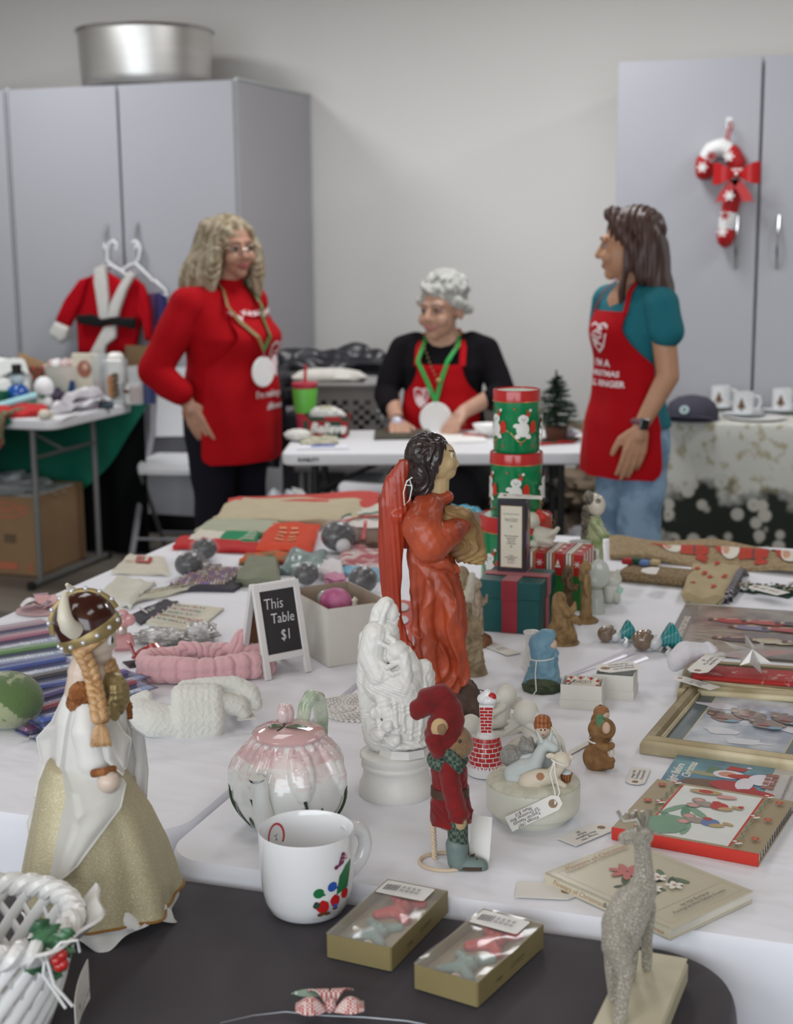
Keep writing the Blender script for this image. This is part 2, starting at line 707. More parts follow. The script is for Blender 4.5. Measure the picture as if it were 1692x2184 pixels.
# cabinets
cab_m=m(171,172,179,.5,var=.012,vs_=3)
cab_side=m(178,177,182,.55,var=.015,vs_=3)
seam_m=m(120,124,128,.6)
chrome=m(200,200,202,.25,metal=1)
def cabinet(x0,doors,label,ztop=2.2,y0=6.52,handles=()):
 wd=.612
 x1=x0+wd*doors
 t=thing('storage_cabinet',label,'cabinet',((x0+x1)/2,y0,0),group='tall grey storage cabinets')
 hw=(x1-x0)/2
 d=WY-y0
 g=G()
 g.box((0,d/2+.01,(ztop+.1)/2),(2*hw,d-.03,ztop-.1),cab_side,bev=.003)
 g.box((0,d/2+.05,.05),(2*hw-.04,d-.12,.1),m(40,40,42,.7))
 g.build('body',t,smooth=False)
 g=G()
 g.box((hw-.006,.012,(ztop+.1)/2),(.012,.02,ztop-.1),m(186,192,194,.4))
 g.box((hw+.001,d/2,ztop+.003),(.014,d-.02,.01),m(196,202,203,.4))
 g.box((hw+.001,d-.022,(ztop+.1)/2),(.01,.012,ztop-.1),m(196,202,203,.4))
 g.build('edge_strip',t,smooth=False)
 for k in range(doors):
  cx=-hw+wd*(k+.5)
  dr=G().box((0,0,0),(wd-.012,.018,ztop-.115),cab_m,bev=.002).build('door',t,(cx,-.009,(ztop+.105)/2),smooth=False)
  sd=1 if k %2==0 else -1
  if doors==1:
   sd=1
  hx=sd*(wd/2-.085)
  hz=1.435-(ztop+.105)/2
  G().tube([(hx,-.009-.034*sin(pi*i/10),hz-.11+.022*i) for i in range(11)],.0055,chrome,8).build('handle',dr)
 return t
CabL=cabinet(-2.985-1.224,2,'tall grey cabinet with two doors carrying a metal pan on top')
cabinet(-4.222-1.224,2,'grey cabinet at the far left edge, only a strip of door showing')
CabR=cabinet(-1.190,2,'tall grey cabinet with plush candy cane hanging on its door')
# aluminium pan on the cabinet
alu=m(214,213,210,.38,metal=1,var=.05,vs_=3,stretch=(1,1,12))
c0=PY(313,172,6.88)
r0=.335
t=thing('cake_pan','large round aluminium pan on top of the left cabinet','pan',(c0.x,6.88,2.212))
h=.265
G().lathe([(.01,0),(r0*.93,0),(r0*.955,.012),(r0*.97,.05),(r0,h),(r0+.008,h+.002),(r0+.008,h+.01),(r0-.006,h+.01),(r0-.012,h-.01),(r0*.94,.03),(.01,.02)],alu,n=64).build('body',t)
G().tube([((r0+.006)*cos(a*pi/32),(r0+.006)*sin(a*pi/32),h+.006) for a in range(64)],.007,chrome,8,loop=True).build('rim',t)
# candy cane plush on right cabinet door
def candy():
 t=thing('candy_cane_plush','red and white sequinned candy cane plush with bow hanging on the grey cabinet door','decoration',PY(1552,395,6.42))
 Yc=6.455
 O=t.location
 def q(px,py,dy=0):
  p=PY(px,py,Yc+dy)
  return p-O
 path=[(1502,372),(1503,345),(1518,322),(1540,314),(1562,326),(1573,348),(1573,372),(1568,400),(1562,425),(1556,452),(1551,480),(1547,512)]
 pts=[]
 for a,b in zip(path[:-1],path[1:]):
  for k in range(4):
   pts.append((a[0]+(b[0]-a[0])*k/4,a[1]+(b[1]-a[1])*k/4))
 pts.append(path[-1])
 red=m(178,16,22,.45,var=.5,vs_=160,bump=.8,bs=160)
 wht=m(232,232,232,.6,var=.08,vs_=120,bump=.8,bs=120)
 bands=[(0,5,red),(5,15,wht),(15,22,red),(22,27,wht),(27,36,red),(36,41,wht),(41,48,red)]
 n=len(pts)
 for i0,i1,mt in bands:
  seg=[q(*pts[min(i,n-1)]) for i in range(i0,min(i1,n-1)+1)]
  if len(seg)<2:
   continue
  rr=[.050*(.9+.1*sin(pi*k/max(1,len(seg)-1))) for k in range(len(seg))]
  if i0==0:
   seg=[q(1502,384),q(1502,379)]+seg
   rr=[.015,.036]+rr
  if i1==48:
   seg+=[q(1546,520),q(1545,528)]
   rr+=[.038,.012]
  G().tube(seg,rr,mt,20,.75).build('band',t,label='white band' if mt is wht else 'red sequin band')
 wm,rm=m(240,240,238,.7),m(150,10,16,.6)
 for k,(px,py) in enumerate(((1503,358),(1522,335),(1559,335),(1560,418),(1551,460),(1545,494))):
  p=q(px,py)
  pr_=Print(patch((p.x,-.042,p.z),(1,0,0),(0,0,1)))
  mt=rm if k in (1,4) else wm
  for a in range(3):
   c,s_=cos(a*pi/3),sin(a*pi/3)
   pr_.line([(-.022*c,-.022*s_),(.022*c,.022*s_)],.008,mt)
  pr_.ell(0,0,.009,.009,mt,n=6)
  pr_.build('snowflake',t)
 g=G()
 rb=m(186,20,24,.35,var=.1)
 b=q(1572,372,-.06)
 for sx,sz in ((-1,.1),(1,.15)):
  g.grid(lambda u,v:(b.x+sx*(.01+.085*u),b.y-.02*sin(pi*u),b.z+sz*.05*u+(v-.5)*(.02+.07*sin(u*pi*.55))),8,4,rb,.004)
 for sx in (-1,1):
  g.grid(lambda u,v:(b.x-.005+sx*(.075*u)*.8+(v-.5)*.045,b.y-.01,b.z-.02-.085*u-(.02*abs(v-.5) if u>.8 else 0)),6,3,rb,.003)
 g.ball(tuple(b),(.016,.014,.018),rb)
 g.build('bow',t)
 G().ball((b.x,b.y-.022,b.z),.009,m(225,225,225,.2,metal=.8)).build('bell',t)
 G().tube([q(1552,318),q(1550,290),q(1556,268),q(1561,258),q(1563,268),q(1556,292),q(1553,318)],.004,m(176,70,70,.6),6).build('hanging_loop',t)
candy()
hk=PY(1556,262,6.505)
tag(G().box((0,0,0),(.03,.008,.05),m(225,226,228,.4),bev=.003).tube([(0,-.004,-.01),(0,-.03,-.012),(0,-.034,.006)],.003,chrome,6).build('adhesive_hook',None,hk),'small white adhesive hook on cabinet door holding up the candy cane','hook')
# ------------------------------------------------------------------ tables
white_pl=m(222,223,226,.45,var=.015)
grey_leg=m(122,124,122,.45,metal=.3)
blk=m(26,25,26,.5)
def rrect(x0,x1,y0,y1,r,n=8):
 pts=[]
 for cx,cy,a0 in ((x1-r,y0+r,-90),(x1-r,y1-r,0),(x0+r,y1-r,90),(x0+r,y0+r,180)):
  for i in range(n+1):
   a=radians(a0+90*i/n)
   pts.append((cx+r*cos(a),cy+r*sin(a)))
 return pts
def folding_table(loc,rz,L_,D,label,leg_m,top_m=white_pl,z=.74,th=.045,inset=.1,r=.04,group=None,cat='table'):
 """origin at the centre of the table on the floor, long side on x"""
 t=thing('folding_table',label,cat,loc,rz,group)
 g=G()
 rs=[]
 for dz,ins in ((-th,.012),(-th+.006,.002),(-.008,0),(-.002,.002),(0,.008)):
  rs.append([(x,y,z+dz) for x,y in rrect(-L_/2+ins,L_/2-ins,-D/2+ins,D/2-ins,r)])
 g.rings(rs,top_m)
 g.build('tabletop',t)
 for sx in (-1,1):
  x=sx*(L_/2-inset)
  y=D/2-.1
  g=G()
  for sy in (-1,1):
   g=G()
   g.tube([(x,sy*y,z-th),(x,sy*y,.03)],.0135,leg_m,10)
   g.build('leg',t)
  fb=G().tube([(x,-y-.07,.02),(x,y+.07,.02)],.0135,leg_m,10).build('foot_bar',t)
  G().tube([(x,-y,z-.18),(x,y,z-.18)],.009,leg_m,8).build('cross_bar',t)
  for sy in (-1,1):
   G().box((x,sy*(y+.075),.018),(.034,.03,.036),blk,bev=.006).build('rubber_foot',fb,label='black rubber foot')
  G().tube([(x,0,z-.18),(x-sx*.3,0,z-th)],.008,leg_m,8).build('brace',t)
 return t
def drape(x0,x1,y0,y1,z,drop,r,mt,wave=.012,nf=26,seed=1,top=.0012,quiet=(),tk=.004):
 """tablecloth: rounded top and hanging skirt with folds; quiet sides hang straight (0 right,1 far,2 left,3 near)"""
 per=[]
 n=28
 cs=[((x1-r,y0+r),-90),((x1-r,y1-r),0),((x0+r,y1-r),90),((x0+r,y0+r),180)]
 segs=[]
 for k,((cx,cy),a0) in enumerate(cs):
  for i in range(n //2+1):
   a=radians(a0+90*i/(n //2))
   per.append(((cx+r*cos(a),cy+r*sin(a)),(cos(a),sin(a))))
  (nx,ny),b0=cs[(k+1)%4]
  a=radians(a0+90)
  ax,ay=cx+r*cos(a),cy+r*sin(a)
  bx,by=nx+r*cos(a),ny+r*sin(a)
  for i in range(1,40):
   per.append(((ax+(bx-ax)*i/40,ay+(by-ay)*i/40),(cos(a),sin(a))))
 N_=len(per)
 cx,cy=(x0+x1)/2,(y0+y1)/2
 rnd=random.Random(seed)
 ph=[rnd.random()*6.28 for _ in range(4)]
 rs=[]
 for t in [i/16 for i in range(1,16)]+[.985]:
  ring=[]
  for (px,py),(ax,ay) in per:
   x,y=cx+(px-cx)*t,cy+(py-cy)*t
   ring.append((x,y,z+top*mn.noise((x*9+seed,y*9,0))))
  rs.append(ring)
 for dz,out in ((-.0015,.0015),(-.006,.004),(-.014,.006)):
  rs.append([(p[0]+a[0]*out,p[1]+a[1]*out,z+dz) for p,a in per])
 for i in range(1,13):
  t=i/12
  ring=[]
  for k,(p,a) in enumerate(per):
   s_=2*pi*k/N_
   side=max(range(4),key=lambda q:(a[0]*(1,0,-1,0)[q]+a[1]*(0,1,0,-1)[q]))
   q=.15 if side in quiet else 1
   o=.006+q*(wave*t**.7)*(1.1+sin(nf*s_+ph[0]+.8*sin(3*s_+ph[1]))+.5*sin(nf*2.3*s_+ph[2]))+q*.01*t
   ring.append((p[0]+a[0]*o,p[1]+a[1]*o,z-.014-(drop-.014)*t))
  rs.append(ring)
 g=G()
 g.rings(rs,mt,True,False)
 return g
cloth_w=m(232,234,241,.85,var=.012,vs_=3,bump=2.5,bs=5,stretch=(1,1.8,1),sheen=.1)
cloth_k=m(37,28,37,.75,var=.06,vs_=90,bump=.35,bs=8,sheen=.15)
Z=.74
for (x0,x1,y0,y1,lab,lab2) in ((-1.684,-.85,1.60,3.60,'left foreground table with legs hidden under white cloth','white cloth over the left foreground table with the one dollar sign'),
         (-.832,.03,1.535,3.585,'right foreground table with legs hidden under white cloth','white cloth over the right foreground table with the figurines')):
 folding_table(((x0+x1)/2,(y0+y1)/2,0),90,y1-y0-.02,x1-x0-.02,lab,grey_leg,z=Z-.006)
 drape(x0,x1,y0,y1,Z,.6,.055,cloth_w,quiet=(2,0) if x0<-1 else (2,3),seed=int(x1*10)%7+2,wave=.010).build('tablecloth')
 tag(bpy.data.objects['tablecloth' if x0<-1 else 'tablecloth.001'],lab2,'tablecloth')
folding_table((-.545,.95,0),90,1.02,.80,'nearest table with legs hidden under black cloth',grey_leg,z=.714)
tag(drape(-.985,-.125,.42,1.512,.722,.6,.10,cloth_k,quiet=(1,),seed=5,wave=.012,top=.0015).build('tablecloth'),'black cloth over the nearest table under the mug','tablecloth')
ZB=.7235
MT=folding_table((-1.574,5.127,0),16.8,1.09,.61,'white folding table with black legs in front of the seated woman',blk,z=.74,inset=.11)
Print(patch((-.50,-.3065,.718),(1,0,0),(0,0,1)),h0=.0006).text('SUNILITY',.05,0,.018,blk,bold=.0006).build('maker_mark',MT)
# ------------------------------------------------------------------ people
def lerp_sec(secs,z):
 """secs: list (z, cx, cy, rx, ry) by falling z"""
 if z >=secs[0][0]:
  return secs[0][1:]
 for a,b in zip(secs[:-1],secs[1:]):
  if a[0]>=z >=b[0]:
   t=(a[0]-z)/(a[0]-b[0])
   t=t*t*(3-2*t)
   return tuple(a[i]+(b[i]-a[i])*t for i in range(1,5))
 return secs[-1][1:]
def head(s,c,k,yaw,pitch,skin,lip,eye_w,eye_d,brow_m,tilt=0):
 """face towards -y before turning; c = centre of the skull"""
 R=Euler((radians(pitch),radians(tilt),radians(yaw))).to_matrix()
 c=V(c)
 def q(x,y,z):
  return c+R @ V((x*k,y*k,z*k))
 s.ball(q(0,.012,.03),(.072*k,.09*k,.086*k),skin,R)
 s.ball(q(0,-.03,-.03),(.058*k,.062*k,.074*k),skin,R)
 s.ball(q(0,-.066,-.086),.022*k,skin)
 s.cap(q(0,-.086,.012),q(0,-.104,-.024),.009*k,.0135*k,skin)
 for e in (-1,1):
  s.ball(q(e*.011,-.094,-.028),.009*k,skin)
  s.ball(q(e*.036,-.066,-.030),.026*k,skin)
  s.cap(q(e*.014,-.084,.028),q(e*.046,-.074,.026),.011*k,.010*k,skin)
  s.ball(q(e*.030,-.079,.006),.0125*k,eye_w)
  s.ball(q(e*.030,-.090,.006),.0075*k,eye_d,paint=True)
  s.cap(q(e*.016,-.093,.030),q(e*.046,-.082,.031),.005*k,.004*k,brow_m)
  s.ball(q(e*.074,.012,-.006),(.011*k,.019*k,.031*k),skin,R)
 s.cap(q(-.019,-.086,-.056),q(.019,-.086,-.056),.007*k,.007*k,lip)
 s.cap(q(-.012,-.088,-.062),q(.012,-.088,-.062),.007*k,.007*k,lip)
 return q,R
def hand(s,w_,d,n,skin,side=1,k=1.0,curl=(.3,.3,.35,.4),spread=.12,thumb=.7,r=1.0):
 """w_: wrist, d: pointing direction, n: palm direction, side: +1/-1 where the thumb is along l = d x n"""
 w_,d,n=V(w_),V(d).normalized(),V(n).normalized()
 n=(n-d*n.dot(d)).normalized()
 l=d.cross(n)*side
 s.cap(w_,w_+d*.03*k,.024*k,.026*k,skin)
 for i in range(4):
  o=(.030,.010,-.010,-.029)[i]*k
  kn=w_+d*(.085,.09,.087,.078)[i]*k+l*o
  s.cap(w_+d*.022*k+l*o*.6,kn,.015*k,.0115*k*r,skin)
  dd=(d+l*(spread*(1.5-i)*.6)).normalized()
  a=curl[i]
  p=kn
  for j,L_ in enumerate(((.040,.026,.020),(.044,.029,.022),(.041,.027,.021),(.031,.020,.018))[i]):
   ang=a*(j+1)*.8
   q=p+(dd*cos(ang)+n*sin(ang))*L_*k
   s.cap(p,q,(.0098-.001*j)*k*r,(.0092-.001*j)*k*r,skin)
   p=q
 b=w_+d*.025*k+l*.024*k
 t1=b+(d*.5+l*thumb+n*.35).normalized()*.042*k
 t2=t1+(d*.85+l*thumb*.45+n*.3).normalized()*.032*k
 t3=t2+(d*.9+l*.1+n*.3).normalized()*.024*k
 s.chain([b,t1,t2,t3],[.015*k,.0125*k,.011*k,.009*k],skin)
def wrinkle(amp,fx=14,fz=9,seed=0):
 def f(X):
  a=np.sin(X[:,0]*fx*2+X[:,2]*fz*3+seed)*np.cos(X[:,2]*fz*2.2-X[:,1]*fx+seed*2)
  b=np.sin(X[:,0]*fx*5-X[:,2]*fz*4+3*np.sin(X[:,1]*17+seed))
  return amp*(a*.7+b*.3)
 return f
def apron(t,secs,ztop,zarm,zhem,atop,amid,mt,off=.014,name='apron',flare=0.0):
 def ang(z):
  if z>zarm:
   k=(ztop-z)/(ztop-zarm)
   return atop+(amid-atop)*(k**2.4)
  return amid
 def pt(a,z,o=0.0):
  cx,cy,rx,ry=lerp_sec(secs,z)
  f=flare*max(0,(zarm-z))/(zarm-zhem)
  w_=.005*sin(a*9+z*11)*min(1,max(0,zarm+.05-z)*5)
  k=off+f+o+w_
  return V((cx+(rx+k)*sin(a),cy-(ry+k)*cos(a),z))
 def fn(u,v):
  z=ztop+(zhem-ztop)*v
  a=ang(z)
  rc=min(1,max(0,(z-zhem)/.05))
  a *= (.86+.14*sqrt(1-(1-rc)**2))
  return pt(a-2*a*u,z)
 g=G()
 g.grid(fn,30,36,mt,.005,flip=False)
 o=g.build(name,t,ang=60)
 def pf(a0,z0):
  def f(u,v,h):
   cx,cy,rx,ry=lerp_sec(secs,z0+v)
   return pt(a0+u/((rx+ry)/2),z0+v,h+.002)
  return f
 return o,pt,pf
skin1=m(178,134,112,.5,var=.08,vs_=25,sss=.05)
skin2=m(182,142,120,.5,var=.08,vs_=25,sss=.05)
skin3=m(186,140,110,.5,var=.06,vs_=25,sss=.05)
lipm=m(160,88,84,.45)
lip2=m(172,110,108,.45)
eyew=m(150,120,108,.4)
eyed=m(50,36,32,.3)
redap=m(168,3,16,.85,var=.06,vs_=40,bump=.15,bs=300,spec=.25)
redsh=m(166,8,20,.9,var=.06,vs_=40,bump=.1,bs=250,spec=.2)
inkw=m(232,214,216,.7)
whitep=m(232,232,230,.6,var=.03)
def shield(pr_,x,y,s_,mt,bg):
 pr_.poly([(x+a*s_,y+b*s_) for a,b in ((-.5,.5),(-.28,.62),(0,.52),(.28,.62),(.5,.5),(.46,0),(.3,-.4),(0,-.68),(-.3,-.4),(-.46,0))],mt)
 pr_.poly([(x+a*s_*.82,y+b*s_*.82) for a,b in ((-.5,.5),(-.28,.62),(0,.52),(.28,.62),(.5,.5),(.46,0),(.3,-.4),(0,-.68),(-.3,-.4),(-.46,0))],bg)
 for k in range(5):
  yy=y+s_*(.36-.17*k)
  pr_.line([(x+s_*.28*cos(q*.8+k),yy+s_*.07*sin(q*1.7)) for q in range(-2,3)],s_*.09,mt)
def left_woman():
 loc=(-2.48,5.25,0)
 t=thing('person','standing person in red jumper and red apron, round white ornament on lanyard, hand in pocket','person',loc,76)
 secs=[(1.31,0,.02,.10,.075),(1.27,0,.01,.165,.10),(1.20,0,0,.198,.125),(1.10,0,-.035,.20,.165),(1.00,0,-.02,.19,.150),
   (.90,0,-.02,.20,.160),(.80,0,-.01,.205,.165),(.70,0,-.005,.20,.165),(.60,0,0,.20,.165)]
 s=S()
 head(s,(0,-.055,1.438),1.0,-26,4,skin1,lipm,eyew,eyed,m(128,96,80,.6),tilt=-3)
 s.cap((0,-.04,1.39),(0,.0,1.28),.056,.062,skin1)
 s.chain([(0,0,1.24),(0,-.01,1.0),(0,0,.85)],[.09,.11,.12],skin1)
 for e in (-1,1):
  s.chain([(e*.05,0,1.24),(e*.185,.02,1.23),(e*.28,.10,.98)],[.06,.05,.04],skin1)
  w1=(e*.232,-.0,.865)
  s.chain([(e*.28,.10,.98),(e*.27,.04,.93),w1],[.041,.040,.028],skin1)
  hand(s,w1,(-e*.12,-.42,-.95),(-e*1,.2,0),skin1,side=1 if e<0 else -1,curl=(.15,.15,.2,.2),spread=.03,thumb=.4)
  s.chain([(e*.09,0,.84),(e*.1,-.01,.5),(e*.1,.02,.1)],[.07,.05,.035],skin1)
  s.cap((e*.1,.03,.05),(e*.11,-.09,.035),.035,.03,skin1)
 s.build('body',t,.005,3)
 # hair
 h=S()
 hm=m(176,164,140,.6,var=.35,vs_=40,c2=(128,112,86),bump=.6,bs=70,stretch=(1,1,.25))
 h.ball((0,-.025,1.50),(.088,.102,.085),hm)
 for e in (-1,1):
  for j,(dy,zz,r) in enumerate(((-.09,1.28,.022),(-.045,1.24,.032),(.01,1.235,.036),(.055,1.25,.036))):
   h.chain([(e*.04,dy*.6-.01,1.53),(e*.085,dy*.9-.01,1.45),(e*(.098+.01*j),dy+.01,1.36),(e*(.105+.012*j),dy+.02,zz)],[.03,.028,.03,r*.6],hm)
 for j in range(4):
  h.chain([(-.03+.02*j,.05,1.52),(-.05+.035*j,.095,1.42),(-.07+.045*j,.095,1.27)],[.05,.045,.022],hm)
 h.chain([(0,-.095,1.545),(.05,-.1,1.52),(.078,-.085,1.47)],[.02,.02,.016],hm)
 h.chain([(0,-.095,1.545),(-.05,-.1,1.52),(-.078,-.085,1.46)],[.02,.02,.016],hm)
 Rz=Matrix.Rotation(radians(-22),4,'Z')
 h.g.v=[tuple(Rz @ V((p[0],p[1]+.03,p[2]-.017))+V((0,-.03,0))) for p in h.g.v]
 h.build('hair',t,.005,2,disp=lambda X:.004*np.sin(X[:,0]*210+X[:,1]*160+8*np.sin(X[:,2]*30)))
 # glasses
 R=Euler((radians(4),radians(-3),radians(-26))).to_matrix()
 gm=m(190,188,180,.25,metal=.9)
 g=G()
 def hq(x,y,z):
  return V((0,-.055,1.438))+R @ V((x,y,z))
 for e in (-1,1):
  g.tube([hq(e*.031+.019*cos(a*pi/8),-.108+.004*abs(e),.004+.014*sin(a*pi/8)) for a in range(16)],.0014,gm,6,loop=True)
  g.tube([hq(e*.05,-.106,.010),hq(e*.074,-.06,.012),hq(e*.078,.0,.008)],.0013,gm,6)
 g.tube([hq(-.012,-.108,.006),hq(.012,-.108,.006)],.0014,gm,6)
 g.build('glasses',t,label='thin wire-rimmed glasses')
 # jumper
 s=S()
 s.loft([(a[1],a[2],a[0],a[3],a[4]) for a in secs if a[0]>=.78],redsh)
 for e in (-1,1):
  s.chain([(e*.12,.01,1.245),(e*.19,.02,1.225),(e*.245,.06,1.10),(e*.292,.11,.985),(e*.275,.055,.935),(e*.262,.01,.905)],[.06,.072,.068,.062,.058,.052],redsh)
 s.cap((0,.0,1.31),(0,-.005,1.30),.066,.075,redsh)
 s.build('jumper',t,.007,3,disp=wrinkle(.0045,9,7,1))
 # trousers
 s=S()
 tm=m(26,24,34,.9,var=.1,spec=.2)
 s.loft([(0,0,.80,.195,.155),(0,0,.72,.19,.15)],tm)
 for e in (-1,1):
  s.chain([(e*.1,0,.74),(e*.1,-.005,.5),(e*.105,.0,.10)],[.105,.082,.066],tm)
 s.build('trousers',t,.008,3,disp=wrinkle(.004,6,8,2))
 for e in (-1,1):
  G().loft([(e*.11,-.04,.0,.046,.12),(e*.11,-.04,.03,.047,.12),(e*.11,-.01,.07,.04,.07)],m(30,28,30,.5),20).build('shoe',t)
 ap,pt,pf=apron(t,secs,1.17,.98,.625,.62,1.32,redap,.018,flare=.01)
 # neck strap
 for e in (-1,1):
  p0=pt(e*.55,1.165,.004)
  G().tube([p0,(e*.085,-.09,1.24),(e*.07,-.03,1.305),(e*.045,.05,1.33)],.011,redap,8,.25).build('strap',ap)
 # lanyard and ornament
 lm_,lg=m(62,120,66,.5,var=.2),m(128,112,66,.5)
 cx=-.03
 bot=pt(cx/.18,1.055,.02)
 for e in (-1,1):
  pts=[V((e*.065,.0,1.335)),V((e*.082,-.07,1.285))]+[pt(-.17+e*(.42*(z-1.055)/.17),z,.010+.006) for z in (1.225,1.17,1.11)]+[bot]
  G().tube(pts,.009,lm_ if e>0 else lg,8,.2,nrm=(0,-1,0)).build('lanyard',t,label='green lanyard ribbon')
 dc=pt(-.17,.975,.03)
 o=G().lathe([(.001,-.004),(.055,-.004),(.058,0),(.055,.004),(.001,.004)],whitep,n=40,rot=(90,0,-9),c=dc).build('round_ornament',t,label='blank white round ornament on the lanyard')
 G().tube([bot,dc+V((0,-.004,.055))],.003,chrome,6).build('clip',t)
 ink=Print(pf(.42,1.02)); shield(ink,0,0,.11,inkw,redap)
 ink.build('crest_print',ap)
 ink=Print(pf(.12,.885)); ink.text("I'm making a",0,0,.036,inkw,sx=.8,bold=.0008)
 ink.text('difference',.03,-.05,.036,inkw,shear=.35,sx=.75,bold=.001).build('lettering',ap)
 ink=Print(pf(.0,1.19),h0=.004)
 rd=random.Random(2)
 for k in range(9):
  ink.star(-.085+.022*k,.0+.012*rd.uniform(-1,1),.015,inkw,k=4,rot=rd.uniform(0,90))
 ink.build('jumper_print',ap)
left_woman()
def girl():
 loc=(-.80,4.70,0)
 t=thing('person','standing girl with long brown hair, teal t-shirt, red apron and pale blue jeans','person',loc,-48)
 secs=[(1.335,0,.02,.06,.05),(1.31,0,.015,.115,.065),(1.27,0,.01,.15,.085),(1.18,0,-.005,.142,.105),(1.08,0,0,.128,.092),
   (.98,0,0,.132,.095),(.88,0,.01,.155,.118),(.78,0,.01,.160,.122),(.72,0,.01,.158,.12)]
 s=S()
 q,R=head(s,(0,-.01,1.445),.96,-40,3,skin3,lip2,eyew,eyed,m(92,62,48,.6))
 s.cap((0,.0,1.40),(0,.01,1.29),.046,.05,skin3)
 s.chain([(0,0,1.26),(0,0,1.0),(0,0,.88)],[.08,.085,.1],skin3)
 # near (left) arm
 wl_=(.185,-.075,.90)
 s.chain([(.06,0,1.27),(.15,.01,1.265),(.185,.02,1.05),wl_],[.038,.042,.036,.024],skin3)
 hand(s,wl_,(-.06,-.22,-1),(-1,.25,0),skin3,side=-1,curl=(.22,.25,.28,.32),k=.98,spread=.03,thumb=.4)
 wr_=(-.165,-.02,.93)
 s.chain([(-.06,0,1.27),(-.15,.01,1.265),(-.185,.04,1.06),wr_],[.038,.042,.036,.024],skin3)
 hand(s,wr_,(-.08,-.2,-1),(1,.25,0),skin3,side=1,curl=(.2,.2,.25,.3),k=.98,spread=.03,thumb=.4)
 for e in (-1,1):
  s.chain([(e*.08,0,.86),(e*.09,0,.5),(e*.09,.02,.08)],[.07,.045,.03],skin3)
 s.build('body',t,.005,3)
 h=S()
 hm=m(70,48,42,.42,var=.3,vs_=30,bump=.4,bs=60,stretch=(1,1,.15))
 def hq(x,y,z):
  return q(x,y,z)
 h.ball(hq(0,.024,.046),(.080,.094,.082),hm,R)
 for e in (-1,1):
  h.chain([hq(e*.03,-.05,.105),hq(e*.068,-.02,.06),hq(e*.078,.03,-.01),hq(e*.076,.05,-.10)],[.026,.024,.028,.028],hm)
 # long back
 for j in range(6):
  x=-.07+.028*j
  h.chain([hq(x*.8,.06,.07),hq(x,.08,.0),hq(x*1.05,.09,-.10),hq(x*1.05,.11,-.20),hq(x*.9,.115,-.30),hq(x*.7,.10,-.37)],[.035,.036,.034,.028,.024,.010],hm)
 # front lock over the near shoulder
 h.chain([hq(.074,.0,.03),hq(.082,.0,-.06),hq(.078,-.02,-.14),hq(.066,-.03,-.22)],[.014,.012,.012,.006],hm)
 h.chain([hq(-.074,.0,.03),hq(-.082,.0,-.06),hq(-.08,-.02,-.14),hq(-.07,-.03,-.22)],[.014,.012,.012,.006],hm)
 h.build('hair',t,.005,2,disp=lambda X:.0022*np.sin(X[:,0]*260+X[:,1]*190+2*np.sin(X[:,2]*12)))
 tl=m(16,104,116,.8,var=.06,bump=.1,bs=200)
 s=S()
 s.loft([(a[1],a[2],a[0],a[3],a[4]) for a in secs if a[0]>=.86],tl)
 for e in (-1,1):
  s.chain([(e*.10,.01,1.285),(e*.155,.01,1.265),(e*.178,.015,1.19)],[.045,.056,.054],tl)
 s.build('t_shirt',t,.006,3,disp=wrinkle(.003,10,8,4))
 jm=m(142,170,196,.85,var=.12,vs_=14,c2=(112,140,168),bump=.15,bs=200)
 s=S()
 s.loft([(0,.01,.92,.145,.105),(0,.01,.80,.152,.115)],jm)
 s.chain([(.078,.01,.82),(.085,-.01,.55),(.10,.02,.22),(.105,.02,.05)],[.085,.068,.085,.098],jm)
 s.chain([(-.078,.01,.82),(-.085,.01,.55),(-.09,.03,.22),(-.09,.03,.05)],[.085,.066,.082,.095],jm)
 s.build('jeans',t,.007,3,disp=wrinkle(.0045,8,10,5))
 for e in (-1,1):
  G().loft([(e*.1,-.03,.0,.042,.12),(e*.1,-.03,.03,.042,.12),(e*.1,0,.07,.036,.07)],m(220,220,220,.5),20).build('shoe',t)
 ap,pt,pf=apron(t,secs,1.245,1.08,.725,.62,1.55,redap,.014,flare=.016)
 for e in (-1,1):
  p0=pt(e*.60,1.24,.002)
  G().tube([p0,(e*.075,-.055,1.305),(e*.052,.0,1.355),(e*.03,.05,1.37)],.008,redap,8,.25).build('strap',ap)
 ink=Print(pf(.0,1.165)); shield(ink,0,0,.075,inkw,redap); ink.build('crest_print',ap)
 ink=Print(pf(.02,1.06))
 ink.text("I'M A",0,.022,.03,inkw,bold=.001).text('CHRISTMAS',0,-.010,.024,inkw,bold=.0008).text('BELL RINGER',.005,-.041,.026,inkw,bold=.001)
 ink.build('lettering',ap)
 G().box((wl_[0]-.002,wl_[1],wl_[2]+.012),(.05,.056,.02),m(120,84,92,.5),bev=.009,rot=(-12,0,0)).build('watch_strap',t)
 G().box((wl_[0]+.026,wl_[1]-.004,wl_[2]+.010),(.01,.034,.036),m(22,20,24,.15),bev=.004,rot=(-12,0,0)).build('watch',t,label='black square smartwatch face')
girl()
